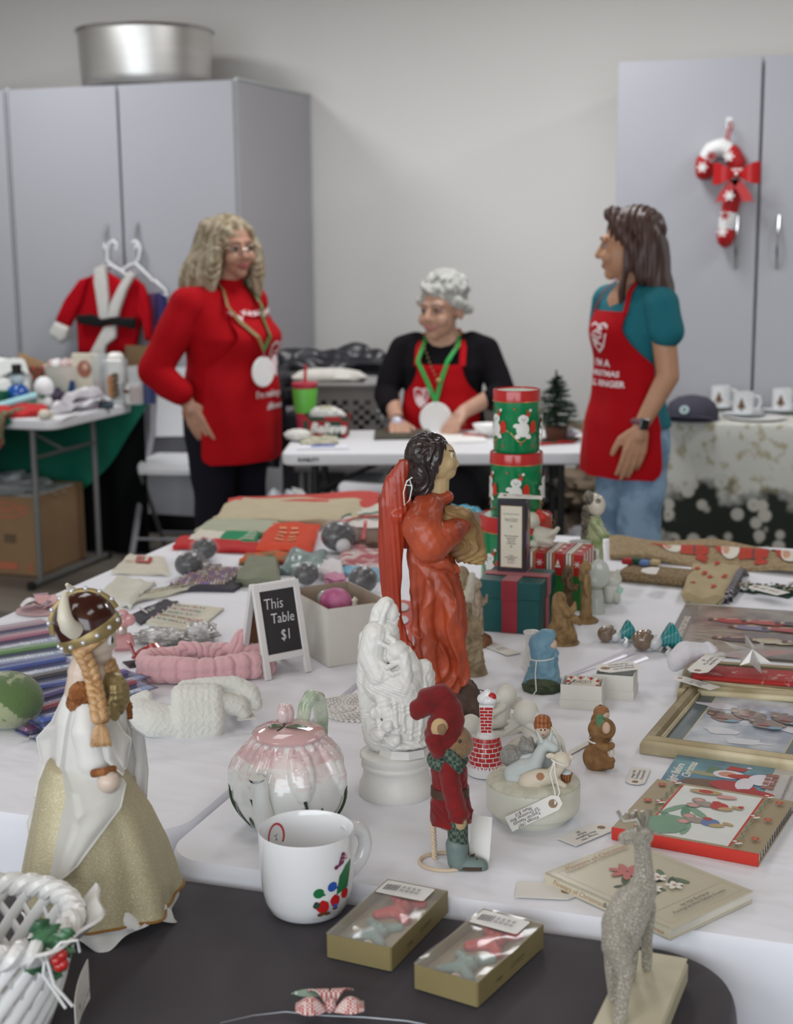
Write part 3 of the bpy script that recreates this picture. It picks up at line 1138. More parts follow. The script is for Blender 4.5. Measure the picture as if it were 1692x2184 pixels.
def seated_woman():
 loc=(-1.70,5.62,0)
 t=thing('person','seated person with short grey hair, black top and red apron behind the white table','person',loc,10)
 secs=[(1.10,.0,.02,.075,.06),(1.08,0,.015,.13,.08),(1.05,0,.01,.162,.10),(.97,0,-.01,.165,.125),(.88,0,-.015,.155,.13),
   (.78,0,-.02,.170,.145),(.68,0,-.02,.18,.16),(.60,0,-.02,.19,.18)]
 s=S()
 q,R=head(s,(.0,-.04,1.19),1.04,-26,2,skin2,lip2,eyew,eyed,m(150,130,120,.6))
 s.cap((0,-.02,1.13),(0,.005,1.06),.052,.06,skin2)
 s.chain([(0,0,1.04),(0,0,.8),(0,0,.62)],[.09,.1,.12],skin2)
 wL,wR=(-.15,-.27,.775),(.105,-.235,.815)
 s.chain([(-.06,0,1.05),(-.155,.01,1.04),(-.212,-.03,.87),wL],[.04,.038,.036,.027],skin2)
 hand(s,wL,(.25,-1,-.12),(0,0,-1),skin2,side=1,curl=(.25,.25,.3,.35))
 s.chain([(.06,0,1.05),(.155,.01,1.04),(.226,-.05,.87),wR],[.04,.038,.036,.027],skin2)
 hand(s,wR,(-.35,-.6,-.42),(-.1,-.4,-1),skin2,side=-1,curl=(.35,.4,.45,.5),k=1.05)
 for e in (-1,1):
  s.chain([(e*.09,.02,.55),(e*.1,-.4,.52),(e*.1,-.42,.09)],[.08,.055,.035],skin2)
  s.cap((e*.1,-.42,.07),(e*.1,-.53,.04),.035,.03,skin2)
 s.build('body',t,.005,3)
 hm=m(196,197,192,.7,vs_=70,c2=(150,149,143),cth=(.3,.7),bump=.4,bs=90)
 h=S()
 h.ball(q(0,.02,.056),(.088,.096,.082),hm,R)
 rd=random.Random(4)
 for k in range(90):
  a,b=rd.uniform(0,2*pi),rd.uniform(.05,1.45)
  x,y,z=.086*sin(b)*cos(a),.022+.096*sin(b)*sin(a),.062+.078*cos(b)
  if y<-.045 and z<.068:
   continue
  h.ball(q(x,y,z),rd.uniform(.012,.019),hm)
 for e in (-1,1):
  for j in range(4):
   h.ball(q(e*.078,-.02+.025*j,.035-.01*j),.024,hm)
 h.build('hair',t,.005,2,disp=lambda X:.003*np.sin(X[:,0]*230+X[:,1]*190+5*np.sin(X[:,2]*60)))
 bm=m(17,15,19,.95,var=.1,spec=.2)
 s=S()
 s.loft([(a[1],a[2],a[0],a[3],a[4]) for a in secs],bm)
 s.chain([(-.11,.01,1.055),(-.165,.01,1.03),(-.205,-.02,.94),(-.225,-.05,.86),(-.195,-.14,.82)],[.05,.056,.055,.052,.046],bm)
 s.chain([(.11,.01,1.055),(.165,.01,1.03),(.21,-.02,.94),(.24,-.06,.865),(.205,-.12,.85)],[.05,.056,.055,.052,.046],bm)
 s.build('top',t,.006,3,disp=wrinkle(.0035,9,7,7))
 s=S()
 for e in (-1,1):
  s.chain([(e*.09,.05,.56),(e*.1,-.38,.54),(e*.1,-.42,.12)],[.11,.085,.07],m(32,30,36,.9))
 s.build('trousers',t,.008,3)
 for e in (-1,1):
  G().loft([(e*.1,-.47,.0,.046,.12),(e*.1,-.47,.03,.047,.12),(e*.1,-.43,.07,.04,.07)],m(24,22,24,.5),20).build('shoe',t)
 ap,pt,pf=apron(t,secs,.985,.87,.64,.52,1.0,redap,.016)
 for e in (-1,1):
  p0=pt(e*.50,.98,.002)
  G().tube([p0,(e*.088,-.088,1.05),(e*.066,-.01,1.095),(e*.05,.05,1.11)],.013,redap,8,.25).build('strap',ap)
 G().grid(lambda u,v:((-.30+.42*u),-.20-.12*v+.02*sin(u*7),.70+.035*sin(u*5+v*3)-.03*v),12,6,redap,.006).build('apron_skirt',ap)
 gm_=m(30,150,64,.45,var=.1)
 bot=pt(-.05,.845,.02)
 for e in (-1,1):
  pts=[V((e*.06,.0,1.105)),V((e*.068,-.085,1.06)),pt(-.15+e*.32,1.0,.012),pt(-.1+e*.14,.92,.012),bot]
  G().tube(pts,.0085,gm_,8,.2,nrm=(0,-1,0)).build('lanyard',t,label='green lanyard ribbon')
 gold=m(170,150,100,.3,metal=.8)
 g=G()
 for e in (-1,1):
  for k in range(9):
   z=1.06-.016*k
   g.ball(pt(-.02+e*(.36-.043*k),z,.006),.004,gold,n=6,k=4)
 nk=g.build('necklace',t)
 nk['kind']='stuff'
 G().ball(pt(0,.925,.012),.012,gold,n=10,k=6).build('pendant',t)
 dc=pt(-.03,.785,.03)
 G().lathe([(.001,-.004),(.060,-.004),(.063,0),(.060,.004),(.001,.004)],whitep,n=40,rot=(85,0,0),c=dc).build('round_ornament',t,label='blank white round ornament on the lanyard')
 G().tube([bot,dc+V((0,-.004,.06))],.003,chrome,6).build('clip',t)
 ink=Print(pf(-.42,.86)); shield(ink,0,0,.06,inkw,redap); ink.build('crest_print',ap)
 G().tube([V(wL)+V((.027*cos(a*pi/8),.004,.027*sin(a*pi/8))) for a in range(16)],.006,m(40,44,60,.3),8,loop=True).build('watch_strap',t)
 G().tube([V(wR)+V((.0,-.045,-.04))+V((.009*cos(a*pi/6),.002,.009*sin(a*pi/6))) for a in range(12)],.0016,gold,6,loop=True).build('ring',t)
seated_woman()
# ------------------------------------------------------------------ background things
def at(px,py,z=.74):
 return P(px,py,z)
def hpx(px,pb,pt_,z=.74):
 """height of an upright thing standing at pixel (px,pb) on plane z whose top shows at row pt_"""
 p=P(px,pb,z)
 d=ray(px,pt_)
 return CAMZ+d.z*(p.y/d.y)-z
def wpx(n,px,py,z=.74):
 """metres per n pixels at a place on plane z"""
 p=P(px,py,z)-V((0,0,CAMZ))
 return n*p.dot(FW)/F
# left back table with green cloth
folding_table((-4.20,5.64,0),0,1.83,.70,'white folding table with grey legs at the left, crowded with holiday goods',grey_leg,inset=.17,r=.06)
green_c=m(10,112,88,.75,var=.15,vs_=6,bump=.2,bs=60)
def gc():
 g=G()
 def front(u,v):
  x=-5.1+1.62*u
  d=.46*(1-u**2.2)+.02
  return (x,5.275-.012*sin(x*40)*v-.01,.748-d*v)
 g.grid(front,60,14,green_c,.003)
 def top(u,v):
  return (-5.1+1.60*u,5.27+.74*v,.749)
 g.grid(top,20,6,green_c)
 def back(u,v):
  x=-5.1+1.86*u
  d=.64*(1-u**5)+.02
  return (x,6.01+.015*sin(x*25)*v,.748-d*v)
 g.grid(back,60,14,green_c,.003,flip=True)
 tag(g.build('tablecloth',ang=60),'green cloth swagged over the left back table','tablecloth')
gc()
def card_box(name,label,c,d,rz,mt,cat='box',prints=None,open_=True):
 t=thing(name,label,cat,c,rz)
 g=G()
 w_,l,h=d
 k=.005
 g.box((0,0,k/2),(w_,l,k),mt)
 for sx in (-1,1):
  g.box((sx*(w_-k)/2,0,h/2),(k,l,h),mt)
 for sy in (-1,1):
  g.box((0,sy*(l-k)/2,h/2),(w_-2*k,k,h),mt)
 g.build('carton',t,smooth=False)
 return t
kraft=m(150,120,88,.85,var=.08,vs_=9,bump=.1,bs=150)
c=at(-10,1212,0)
p1,p2=P(115,1218,0),P(213,1180,0)
t=card_box('cardboard_box','large brown cardboard box with orange oval print and clear plastic inside, on the floor',(-3.88,5.74,0),(.64,.42,.36),0,kraft)
pr_=Print(patch((0,-.212,0),(1,0,0),(0,0,1)))
om=m(196,112,84,.8)
pr_.ell(.17,.30,.12,.036,om,n=24).ell(.17,.30,.112,.029,kraft,n=24)
pr_.text('PRODUCTS',.17,.30,.036,om,bold=.0015).rect(.16,.15,.22,.19,m(110,92,70,.8)).rect(.04,.03,.22,.06,om).rect(.28,.02,.295,.06,om)
pr_.build('box_print',t)
plas=m(216,220,222,.25,alpha=.55,var=.1,bump=.8,bs=30)
def crumple(c,r,mt,name,label,cat,seed=0,amp=.35,group=None,n=40,freq=3,parent=None,sharp=True):
 """crumpled cloth or plastic heap"""
 g=G()
 if not isinstance(r,(tuple,list)):
  r=(r,r,r)
 g.ball((0,0,r[2]*.96),r,mt,n=n,k=n //2)
 out=[]
 for x,y,z in g.v:
  q=V((x/r[0],y/r[1],(z-r[2]*.96)/r[2]))
  d=mn.noise(q*freq+V((seed,0,0)))
  if sharp:
   d=abs(d)*2-.35
  k=1+amp*d
  out.append((q.x*k*r[0],q.y*k*r[1],max(.001,r[2]*.96+q.z*k*r[2])))
 g.v=out
 o=g.build(name,parent,c,ang=50 if sharp else 80)
 if label:
  tag(o,label,cat,group)
 return o
crumple((-3.91,5.74,.28),(.28,.19,.07),plas,'plastic_wrap','clear crumpled plastic filling the cardboard box','plastic',3)
G().box((.02,.0,.355),(.56,.33,.008),m(206,208,208,.6),bev=.002).build('white_sheet',t)
crumple((-4.42,5.62,0),(.14,.12,.13),m(52,140,160,.5,bump=.5,bs=20),'gift_bag','teal plastic bag beside the cardboard box','bag',5)
# folding chairs
def folding_chair(loc,rz,label):
 t=thing('folding_chair',label,'chair',loc,rz,'white folding chairs')
 pl=m(214,216,219,.5,var=.02)
 mt=m(150,150,156,.4,metal=.4)
 def bk(u,v):
  z=.53+.33*v
  w_=.215-.02*v-.03*max(0,v-.75)**1.5*6
  return ((u-.5)*2*w_,.20+.05*v+.035*(1-(2*u-1)**2),z)
 G().grid(bk,16,12,pl,.014).build('backrest',t)
 def st(u,v):
  y=-.21+.40*v
  w_=.20+.01*sin(v*pi)-.05*max(0,.15-v)**.5
  return ((u-.5)*2*w_,y,.455-.015*sin(u*pi)*sin(v*pi)-.02*(1-v)**4)
 G().grid(st,16,14,pl,.022,flip=False).build('seat',t)
 for e in (-1,1):
  G().tube([(e*.222,.245,.84),(e*.226,.20,.55),(e*.23,.0,.30),(e*.232,-.22,.01)],.011,mt,8,1.4).build('leg',t,label='front tube rising to the backrest')
  G().tube([(e*.205,-.12,.43),(e*.205,.06,.22),(e*.205,.24,.01)],.010,mt,8,1.4).build('leg',t,label='rear leg')
 G().tube([(-.232,-.15,.1),(.232,-.15,.1)],.007,mt,8).build('stretcher',t)
 G().tube([(-.205,.2,.06),(.205,.2,.06)],.007,mt,8).build('stretcher',t)
 return t
folding_chair((-3.12,6.17,0),12,'white plastic folding chair behind the standing person in the red jumper')
folding_chair((-2.00,5.86,0),6,'white plastic folding chair the grey-haired person sits on')
# hanging santa dress on hanger
YH=6.43
def px_poly(pts,Y,org):
 return [((PY(x,y,Y)-org).x,(PY(x,y,Y)-org).z) for x,y in pts]
def flat_cloth(name,parent,org,pts,Y,mt,th=.02,puff=.012,sub=10):
 """a garment piece: outline in the hanging plane with real thickness and soft edge"""
 q=px_poly(pts,Y,org)
 k=[]
 for a,b in zip(q,q[1:]+q[:1]):
  for i in range(3):
   k.append((a[0]+(b[0]-a[0])*i/3,a[1]+(b[1]-a[1])*i/3))
 cx,cz=sum(a for a,_ in k)/len(k),sum(b for _,b in k)/len(k)
 g=G()
 rs=[]
 y0=Y-org.y
 for s_,dy in ((.985,th/2),(1,0),(.97,-th/2-puff*.4),(.85,-th/2-puff*.8),(.5,-th/2-puff),(.1,-th/2-puff)):
  rs.append([(cx+(a-cx)*s_,y0+dy,cz+(b-cz)*s_) for a,b in k])
 g.rings(rs,mt)
 return g.build(name,parent,ang=60)
org=PY(245,600,YH)
t=thing('santa_dress','small red santa dress with white trim and black belt hanging on cabinet handle','clothing',org)
rk=m(170,4,22,.9,var=.06,vs_=30,bump=.15,bs=200,spec=.2)
wk=m(206,204,200,.95,var=.08,vs_=60,bump=.6,bs=130)
flat_cloth('bodice',t,org,[(200,584),(222,574),(262,600),(288,592),(308,608),(320,640),(300,690),(288,750),(252,756),(168,756),(166,700),(160,660),(164,610)],YH,rk)
flat_cloth('sleeve',t,org,[(172,596),(190,590),(178,640),(150,698),(120,684),(140,640)],YH-.02,rk)
flat_cloth('sleeve',t,org,[(300,602),(312,620),(322,660),(324,725),(312,728),(308,690),(292,668),(298,640)],YH-.02,rk)
flat_cloth('cuff',t,org,[(120,686),(150,698),(143,722),(132,732),(105,712)],YH-.03,wk)
flat_cloth('fur_trim',t,org,[(203,572),(224,562),(228,590),(233,640),(232,680),(214,682),(208,640),(202,600)],YH-.035,wk,puff=.004)
flat_cloth('fur_trim',t,org,[(276,578),(288,586),(270,620),(256,660),(252,676),(230,680),(236,650),(254,612)],YH-.045,wk,puff=.004)
flat_cloth('fur_trim',t,org,[(224,696),(250,692),(248,720),(226,738),(222,758),(192,756),(206,730)],YH-.04,wk,puff=.004)
flat_cloth('belt',t,org,[(164,672),(196,670),(218,682),(238,676),(290,678),(288,702),(252,694),(226,690),(216,698),(168,690)],YH-.05,m(10,9,12,.9),puff=.006)
def hanger(name,label,px0,flip,Y,seg):
 org=PY(px0,570,Y)
 t=thing(name,label,'hanger',org,group='white plastic hangers on the cabinet handles')
 wm=m(222,226,228,.4)
 pts=[PY(x,y,Y)-org for x,y in seg[0]]
 G().tube(pts,.0085,wm,10).build('hook',t)
 pts=[PY(x,y,Y)-org for x,y in seg[1]]
 G().tube(pts,.0085,wm,10,loop=False).build('shoulder_bar',t)
hanger('clothes_hanger','white plastic hanger holding the santa dress',232,1,YH+.01,([(248,532),(250,520),(242,514),(234,518),(229,530),(229,556),(240,568)],[(200,590),(225,572),(236,564),(262,580),(300,612),(200,625)]))
hanger('clothes_hanger','white plastic hanger with a notched bar, behind the dress',290,1,YH+.03,([(282,518),(288,514),(296,520),(299,530),(296,552),(288,564)],[(262,576),(276,566),(290,562),(318,590),(326,600),(330,598),(352,618),(358,630),(300,632)]))
org=PY(335,660,6.46)
t=thing('knit_scarf','plum and navy striped knit garment hanging behind the red sleeve','clothing',org)
flat_cloth('panel',t,org,[(318,626),(338,624),(340,700),(336,735),(324,735),(320,690)],6.46,m(98,48,72,.9,c2=(54,44,88),kind='wave',vs_=40),th=.03)
flat_cloth('panel',t,org,[(338,624),(352,630),(356,680),(352,730),(336,735),(341,690)],6.45,m(46,44,96,.9,bump=.4,bs=120),th=.03)
org=PY(298,715,6.40)
t=thing('burlap_bag','brown burlap bag standing behind the santa dress','bag',(org.x,6.40,.742))
G().loft([(0,0,0,.09,.05),(0,0,.1,.095,.05),(.0,0,.22,.08,.03)],m(118,96,70,.95,bump=.6,bs=90),24).build('bag',t)
# --- goods on the left back table
def on(px,py,z=.742):
 q=P(px,py,z)
 if q.y<5.32:
  q=PY(px,py,5.33)
 if q.y>5.93:
  q=PY(px,850,5.93-.1*((px*7)%3)/3)
 q.z=z
 return q
def gobj(name,label,cat,g,loc,rz=0,group=None,ang=40):
 return tag(g.build(name,None,loc,(0,0,rz),ang=ang),label,cat,group)
p=on(40,868)
t=thing('snowman_ornament','blue glass snowman ornament with black top hat','ornament',p)
G().ball((0,0,.055),(.052,.052,.052),m(20,86,170,.12,coat=.6),n=24,k=16).build('belly',t)
G().ball((0,0,.125),.034,m(188,206,214,.2),n=18,k=12).build('head',t)
G().lathe([(.036,.150),(.036,.155),(.022,.156),(.022,.19),(.001,.19)],m(20,20,22,.5),n=20).build('hat',t)
G().lathe([(.04,0),(.048,.006),(.03,.016)],m(230,230,232,.5),n=20).build('stand',t)
p=on(96,872)
t=thing('snowman_figurine','white ceramic snowman figurine with green collar','figurine',p)
G().ball((0,0,.03),(.036,.034,.034),whitep,n=18,k=12).build('body',t)
G().lathe([(.036,.065),(.044,.085),(.042,.11),(.03,.13),(.012,.142)],m(232,232,234,.6,bump=.6,bs=120),n=24).build('head',t)
G().ball((.012,-.028,.058),.011,m(20,110,60,.5),n=10,k=6).build('collar',t)
a,b=on(-25,892),on(78,878)
tag(G().tube([a+V((0,0,.03)),b+V((0,0,.07))],.016,m(160,214,220,.5,var=.05),16).build('paper_roll',None),'pale aqua roll lying along the table front','roll')
def sheet(name,label,cat,pts,mt,th=.006,wob=.004,seed=0,z=.742,n=10,group=None,parent=None,sink=None):
 """folded cloth or card lying flat: quad corners given as picture places on the table plane"""
 c=[P(x,y,z) for x,y in pts]
 if c[0].y>5.2 and c[0].x<-3:
  k_=max(0,max(q.y for q in c)-5.95)
  c=[V((q.x+(.5*k_),q.y-k_,q.z)) for q in c]
 ctr=sum(c,V((0,0,0)))/4
 def fn(u,v):
  q=(c[0]*(1-u)+c[1]*u)*(1-v)+(c[3]*(1-u)+c[2]*u)*v-ctr
  e=min(u,1-u,v,1-v)
  h=th+wob*mn.noise(V((u*3+seed,v*3,seed)))-(.3*th if e<.02 else 0)
  return (q.x,q.y,max(.0015,h)+(sink(u,v) if sink else 0))
 g=G()
 up=(c[1]-c[0]).cross(c[3]-c[0]).z>0
 g.grid(fn,n,n,mt,th*.9,flip=False)
 if not up:
  g=G()
  g.grid(lambda u,v:fn(v,u),n,n,mt,th*.9)
 o=g.build(name,parent,ctr,ang=50)
 if label:
  tag(o,label,cat,group)
 return o,ctr
sheet('red_cloth','bright red cloth under the aqua roll','cloth',[(-10,893),(104,888),(100,878),(-10,880)],m(186,40,40,.8),.035,.02)
# plaid stocking hanging over the edge
pm=m(140,62,58,.9,c2=(78,128,92),kind='checker',vs_=42,cth=(.4,.6))
def stocking():
 p0,p1=on(15,868),on(128,868)
 g=G()
 def fn(u,v):
  x=p0.x+(p1.x-p0.x)*u
  if v<.45:
   y=5.55-(5.55-5.262)*v/.45
   z=.756+.006*sin(u*9)
   return (x+.02*sin(v*4),y,z)
  k=(v-.45)/.55
  d=.20*k*(.45+.55*sin(pi*(u*.8+.15)))
  return (x+.02*sin(v*4)+.02*k,5.258-.015*sin(k*pi)-.004,.756-d)
 g.grid(fn,18,22,pm,.012)
 tag(g.build('plaid_stocking',None),'red and green plaid stocking hanging over the table front edge','stocking')
stocking()
sheet('white_towel','folded white towel on the table corner','towel',[(132,884),(212,868),(222,860),(146,872)],m(214,212,216,.9,bump=.3,bs=80),.075,.03,2)
sheet('price_tag','small white price tag lying before the folded towel','tag',[(140,892),(166,884),(168,880),(142,887)],whitep,.004,.0,2)
crumple(on(98,893),(.03,.025,.018),m(220,214,200,.8),'fabric_glove','tiny cream mitten ornament on the plaid stocking','ornament',4)
# hurricane candle
p=on(250,858)
t=thing('candle_holder','square glass candle holder printed with a pinecone, at the table corner','candle holder',p,10)
gl=m(225,230,230,.05,alpha=.35,coat=.5)
G().box((0,0,.10),(.085,.085,.2),gl,bev=.006).build('glass',t)
G().box((0,0,.155),(.066,.066,.15),m(236,234,228,.6),bev=.015).build('candle',t)
pr_=Print(patch((0,-.044,0),(1,0,0),(0,0,1)))
bm_,b2_=m(122,84,52,.7),m(78,70,54,.7)
for k in range(14):
 pr_.ell(.0+.018*sin(k*2.1),.035+.0075*k,.014,.009,(bm_,b2_,m(180,120,70,.7))[k %3],rot=k*40)
pr_.build('pinecone_print',t)
for k,(px,py,w_,h,lab) in enumerate(((216,850,.06,.22,'clear glass tumbler with red pattern behind the pinecone candle'),(292,850,.06,.17,'clear votive glass with plum pattern'),(318,850,.055,.15,'blue and white striped cup by the elbow'))):
 t=thing('glass_cup',lab,'glass',on(px,py))
 G().lathe([(w_*.55,0),(w_*.6,h),(w_*.56,h),(w_*.5,.008),(.001,.008)],gl if k<2 else m(60,70,110,.3),n=24,cap1=False).build('cup',t)
 G().lathe([(w_*.5,.012),(w_*.52,h*.45),(.001,h*.45)],m(178,90,84,.5) if k<2 else whitep,n=20).build('contents',t)
p=on(288,856)
t=thing('candle_tin','round cream candle with brown lid on the left back table','candle',p)
G().lathe([(.05,0),(.052,.05),(.001,.05)],m(222,220,214,.6),n=28).build('jar',t)
G().lathe([(.055,.05),(.056,.062),(.001,.062)],m(110,66,50,.5),n=28).build('lid',t)
G().lathe([(.048,.064),(.038,.09),(.001,.092)],m(226,224,220,.7),n=28).build('wax',t)
t=thing('picture_card','cream boxed ornament set with a picture, standing upright','box',on(186,852),8)
G().box((0,0,.11),(.12,.03,.22),m(216,208,190,.7),bev=.003).build('box',t)
Print(patch((0,-.0165,.15),(1,0,0),(0,0,1))).ell(0,0,.034,.04,m(160,100,84,.7)).ell(.005,.012,.014,.016,m(206,170,150,.7)).build('picture',t)
t=thing('ceramic_bowl','cream lattice bowl of glass ornaments on the left back table','bowl',on(138,850))
G().lathe([(.06,0),(.085,.14),(.09,.165),(.08,.16),(.045,.10),(.001,.10)],m(222,214,204,.4),n=32,cap1=False).build('bowl',t)
for k in range(7):
 G().ball((.045*cos(k*.9),.045*sin(k*.9),.17),.024,(m(200,176,172,.15,coat=.5),m(226,226,226,.15,coat=.5))[k %2],n=12,k=8).build('ornament',t)
gobj('blue_box','flat blue box in front of the lattice bowl','box',G().box((0,0,.05),(.16,.05,.1),m(40,76,130,.5),bev=.003),on(128,856),4)
crumple(on(115,866),(.05,.05,.04),m(70,58,76,.8),'purple_cloth','dark purple crushed fabric behind the towel','cloth',3)
gobj('green_box','small dark green box at the left frame edge','box',G().box((0,0,.04),(.06,.06,.08),m(24,96,70,.5),bev=.003),on(2,872),4)
crumple(on(8,852),(.07,.05,.10),m(92,88,98,.8),'grey_cloth','bunched grey fabric at the left frame edge','cloth',9)
sheet('paper_stack','white papers heaped at the back of the left table','paper',[(-10,856),(70,856),(60,848),(-10,848)],whitep,.19,.02,5)
def flap():
 o=on(62,850)
 t=tag(G().grid(lambda u,v:(-.09+.2*u,.05+.03*v,.12+.10*v*(1-.7*u)),4,4,kraft,.004).build('cardboard_flap',None,o),'tilted piece of brown cardboard behind the snowman ornament','cardboard')
flap()
gobj('red_box','small red and green patterned box behind the white snowman','box',G().box((0,0,.08),(.12,.05,.16),m(180,50,46,.6,c2=(40,90,60),kind='checker',vs_=50),bev=.003),on(85,850),4)
for k,(px,py,c_) in enumerate(((195,868,(190,150,160)),(178,866,(120,110,80)),(228,868,(40,60,70)))):
 sheet('greeting_card',('pink','olive','dark teal')[k]+' card lying beside the pinecone candle','card',[(px-16,py+4),(px+14,py+2),(px+14,py-7),(px-14,py-5)],m(*c_,.7),.012,.004,k)
# --- seated woman's table
zt=.742
def T(px,py):
 return P(px,py,zt)
t=thing('tumbler','tall pink tumbler with green sleeve and straw on the white table','cup',T(652,915))
hh=hpx(652,915,815)
G().lathe([(.030,0),(.036,hh*.4),(.046,hh*.95),(.001,hh*.95)],m(196,60,84,.2,alpha=.8),n=28).build('cup',t)
G().lathe([(.0405,hh*.36),(.05,hh*.86),(.049,hh*.87),(.039,hh*.36)],m(96,176,66,.45),n=28).build('sleeve',t)
G().lathe([(.05,hh*.93),(.051,hh*.99),(.001,hh)],m(196,56,74,.3),n=28).build('lid',t)
G().tube([(0,0,hh*.9),(.006,0,hh*1.36)],.006,m(198,52,66,.4),10).build('straw',t)
p=T(698,930)
w_=wpx(100,698,930)
t=thing('gift_box','small open red plaid box with tissue and a white cursive Believe','box',p,12)
bx=m(160,22,26,.6,c2=(36,62,44),kind='checker',vs_=16,cth=(.49,.51))
h=hpx(698,930,885)
g=G()
for a,b,c_,d in (((-.46,0),(.46,0),(-.52,0),(.52,0)),):
 g.loft([(0,0,0,w_*.60,w_*.38,0),(0,0,h,w_*.66,w_*.42,0)],bx,4)
def sq(g0,s0,s1,z0,z1,d,mt):
 vs=[(sx*s0,sy*d*s0/s1,z0) for sx,sy in ((-1,-1),(1,-1),(1,1),(-1,1))]+[(sx*s1,sy*d,z1) for sx,sy in ((-1,-1),(1,-1),(1,1),(-1,1))]
 g0.add(vs,[(3,2,1,0),(0,1,5,4),(1,2,6,5),(2,3,7,6),(3,0,4,7)],mt)
g=G()
sq(g,w_*.44,w_*.48,0,h,w_*.3,bx)
g.build('box',t,smooth=False)
Print(patch((.01,-w_*.31,h*.45),(1,0,0),(0,-.12,1)),h0=.003).text('Believe',0,0,.055,whitep,shear=.4,sx=.85,bold=.0022).build('lettering',t)
crumple((0,.0,h*.62),(w_*.36,w_*.2,h*.40),m(214,214,210,.7,bump=.3),'tissue',None,None,6,.2,parent=t)
G().tube([(.03*cos(a*pi/12),-.02,h*1.05+.03*sin(a*pi/12)) for a in range(13)],.003,m(200,190,130,.5),6).build('twine_handle',t)
crumple(T(636,940),(.05,.035,.022),m(214,212,206,.85,bump=.3),'napkin','crumpled cream napkin at the left end of the white table','napkin',2,.15)
sheet('floral_napkin','cream and green floral napkin on the white table','napkin',[(640,948),(722,948),(720,932),(650,934)],m(206,200,186,.85,c2=(150,150,120),vs_=60),.010,.006,7)
sheet('paper_sheet','white paper with a blue stripe on the table front','paper',[(632,958),(745,957),(740,949),(636,950)],m(222,224,234,.7),.0015,0,1)
sheet('blue_pen','blue strip lying on the white paper','pen',[(664,953),(715,952),(714,950),(664,951)],m(96,116,176,.5),.005,0,1,z=.744)
sheet('clipboard','dark olive tray lying in front of the seated person','tray',[(798,938),(925,936),(915,920),(800,922)],m(72,70,58,.5,var=.2),.012,.002,3)
t=thing('glass_ornament','small iridescent glass ball ornament under the seated person\'s hand','ornament',T(848,922)+V((0,0,.012)))
G().ball((0,0,.024),.024,m(190,206,220,.1,c2=(190,150,180),coat=.6),n=20,k=12).build('ball',t)
G().lathe([(.02,0),(.022,.004),(.012,.008)],m(60,60,60,.4),n=16).build('base',t)
sheet('receipt_paper','white papers on the table right of the round ornament','paper',[(935,946),(1040,942),(1030,926),(930,930)],whitep,.004,.002,5)
sheet('red_pen','orange red strip lying behind the white papers','pen',[(985,930),(1040,934),(1042,930),(990,926)],m(176,60,36,.6),.006,0,1)
t=thing('bowl','small white bowl beside the stack of green tins','bowl',T(1040,930))
G().lathe([(.025,0),(.05,.03),(.056,.045),(.05,.042),(.022,.006),(.001,.006)],whitep,n=28,cap1=False).build('bowl',t)
p=P(1035,905,.742)
gobj('grey_box','taupe cardboard box behind the green tins','box',G().box((0,.06,.05),(.15,.12,.10),m(142,134,126,.8),bev=.003),p,14)
# tabletop tree
def tree():
 p=T(1186,938)
 t=thing('tabletop_tree','small artificial pine tree in a brown pot on the white table','tree',p)
 k=hpx(1186,938,790)
 G().lathe([(.036,0),(.042,.04),(.044,.05),(.001,.05)],m(96,58,44,.8,bump=.5,bs=60),n=20).build('pot',t)
 G().tube([(0,0,.04),(0,0,k*.93)],.005,m(70,60,50,.8),6).build('trunk',t)
 rd=random.Random(8)
 gm_,g2=m(38,66,46,.7,var=.3,vs_=60),m(52,84,58,.7)
 for lv in range(10):
  f=lv/9
  z=k*(.26+.62*f)
  R_=.078*(1-f)**.8+.012
  g=G()
  nb=int(13-6*f)
  for b in range(nb):
   a=2*pi*b/nb+lv*.7+rd.uniform(-.2,.2)
   L_=R_*rd.uniform(.8,1.15)
   tip=V((L_*cos(a),L_*sin(a),-.012+rd.uniform(-.01,.02)))
   for q in range(9):
    f_=(q+1)/9
    c_=tip*f_
    for s_ in range(9):
     an=rd.uniform(0,6.28)
     d=V((cos(an),sin(an),rd.uniform(-.3,.9))).normalized()*.018+tip.normalized()*.008
     n_=d.cross(V((0,0,1))).normalized()*.0022
     o=V((c_.x,c_.y,c_.z+z))
     g.add([o-n_,o+n_,o+d+V((0,0,.001))],[(0,1,2)],gm_ if s_ %3 else g2)
  br=g.build('branch_tier',t,smooth=False)
  br['kind']='stuff'
 g=G()
 for q in range(60):
  an=rd.uniform(0,6.28)
  z=k*(.86+.12*q/60)
  d=V((cos(an)*.8,sin(an)*.8,1)).normalized()*.016
  n_=d.cross(V((0,0,1))).normalized()*.0011
  g.add([V((0,0,z))-n_,V((0,0,z))+n_,V((0,0,z))+d],[(0,1,2)],gm_)
 g.build('tree_tip',t,smooth=False)['kind']='stuff'
tree()
o,_=sheet('plaid_cloth','green and red plaid cloth under the little pine tree','cloth',[(1150,950),(1225,945),(1240,934),(1158,936)],m(36,70,52,.85,c2=(168,34,30),kind='checker',vs_=14),.005,.004,3)
crumple(T(1212,932),(.035,.025,.018),m(216,216,224,.8),'tissue_wad','white tissue beside the pot of the little tree','tissue',6)
# laundry basket, jacket, towel behind the table
p=V((-2.24,5.95,.52))
t=thing('laundry_basket','grey plastic laundry basket with diamond holes behind the white table','basket',p,14)
bm2=m(128,126,122,.6,var=.05)
g=G()
hole=m(44,36,34,.9)
def bfn(a,v,o=0):
 rx,ry=(.165+.045*v+o),(.12+.035*v+o)
 k=(abs(cos(a))**4+abs(sin(a))**4)**-.25
 return (rx*k*cos(a),ry*k*sin(a),.34*v)
NA,NV=56,16
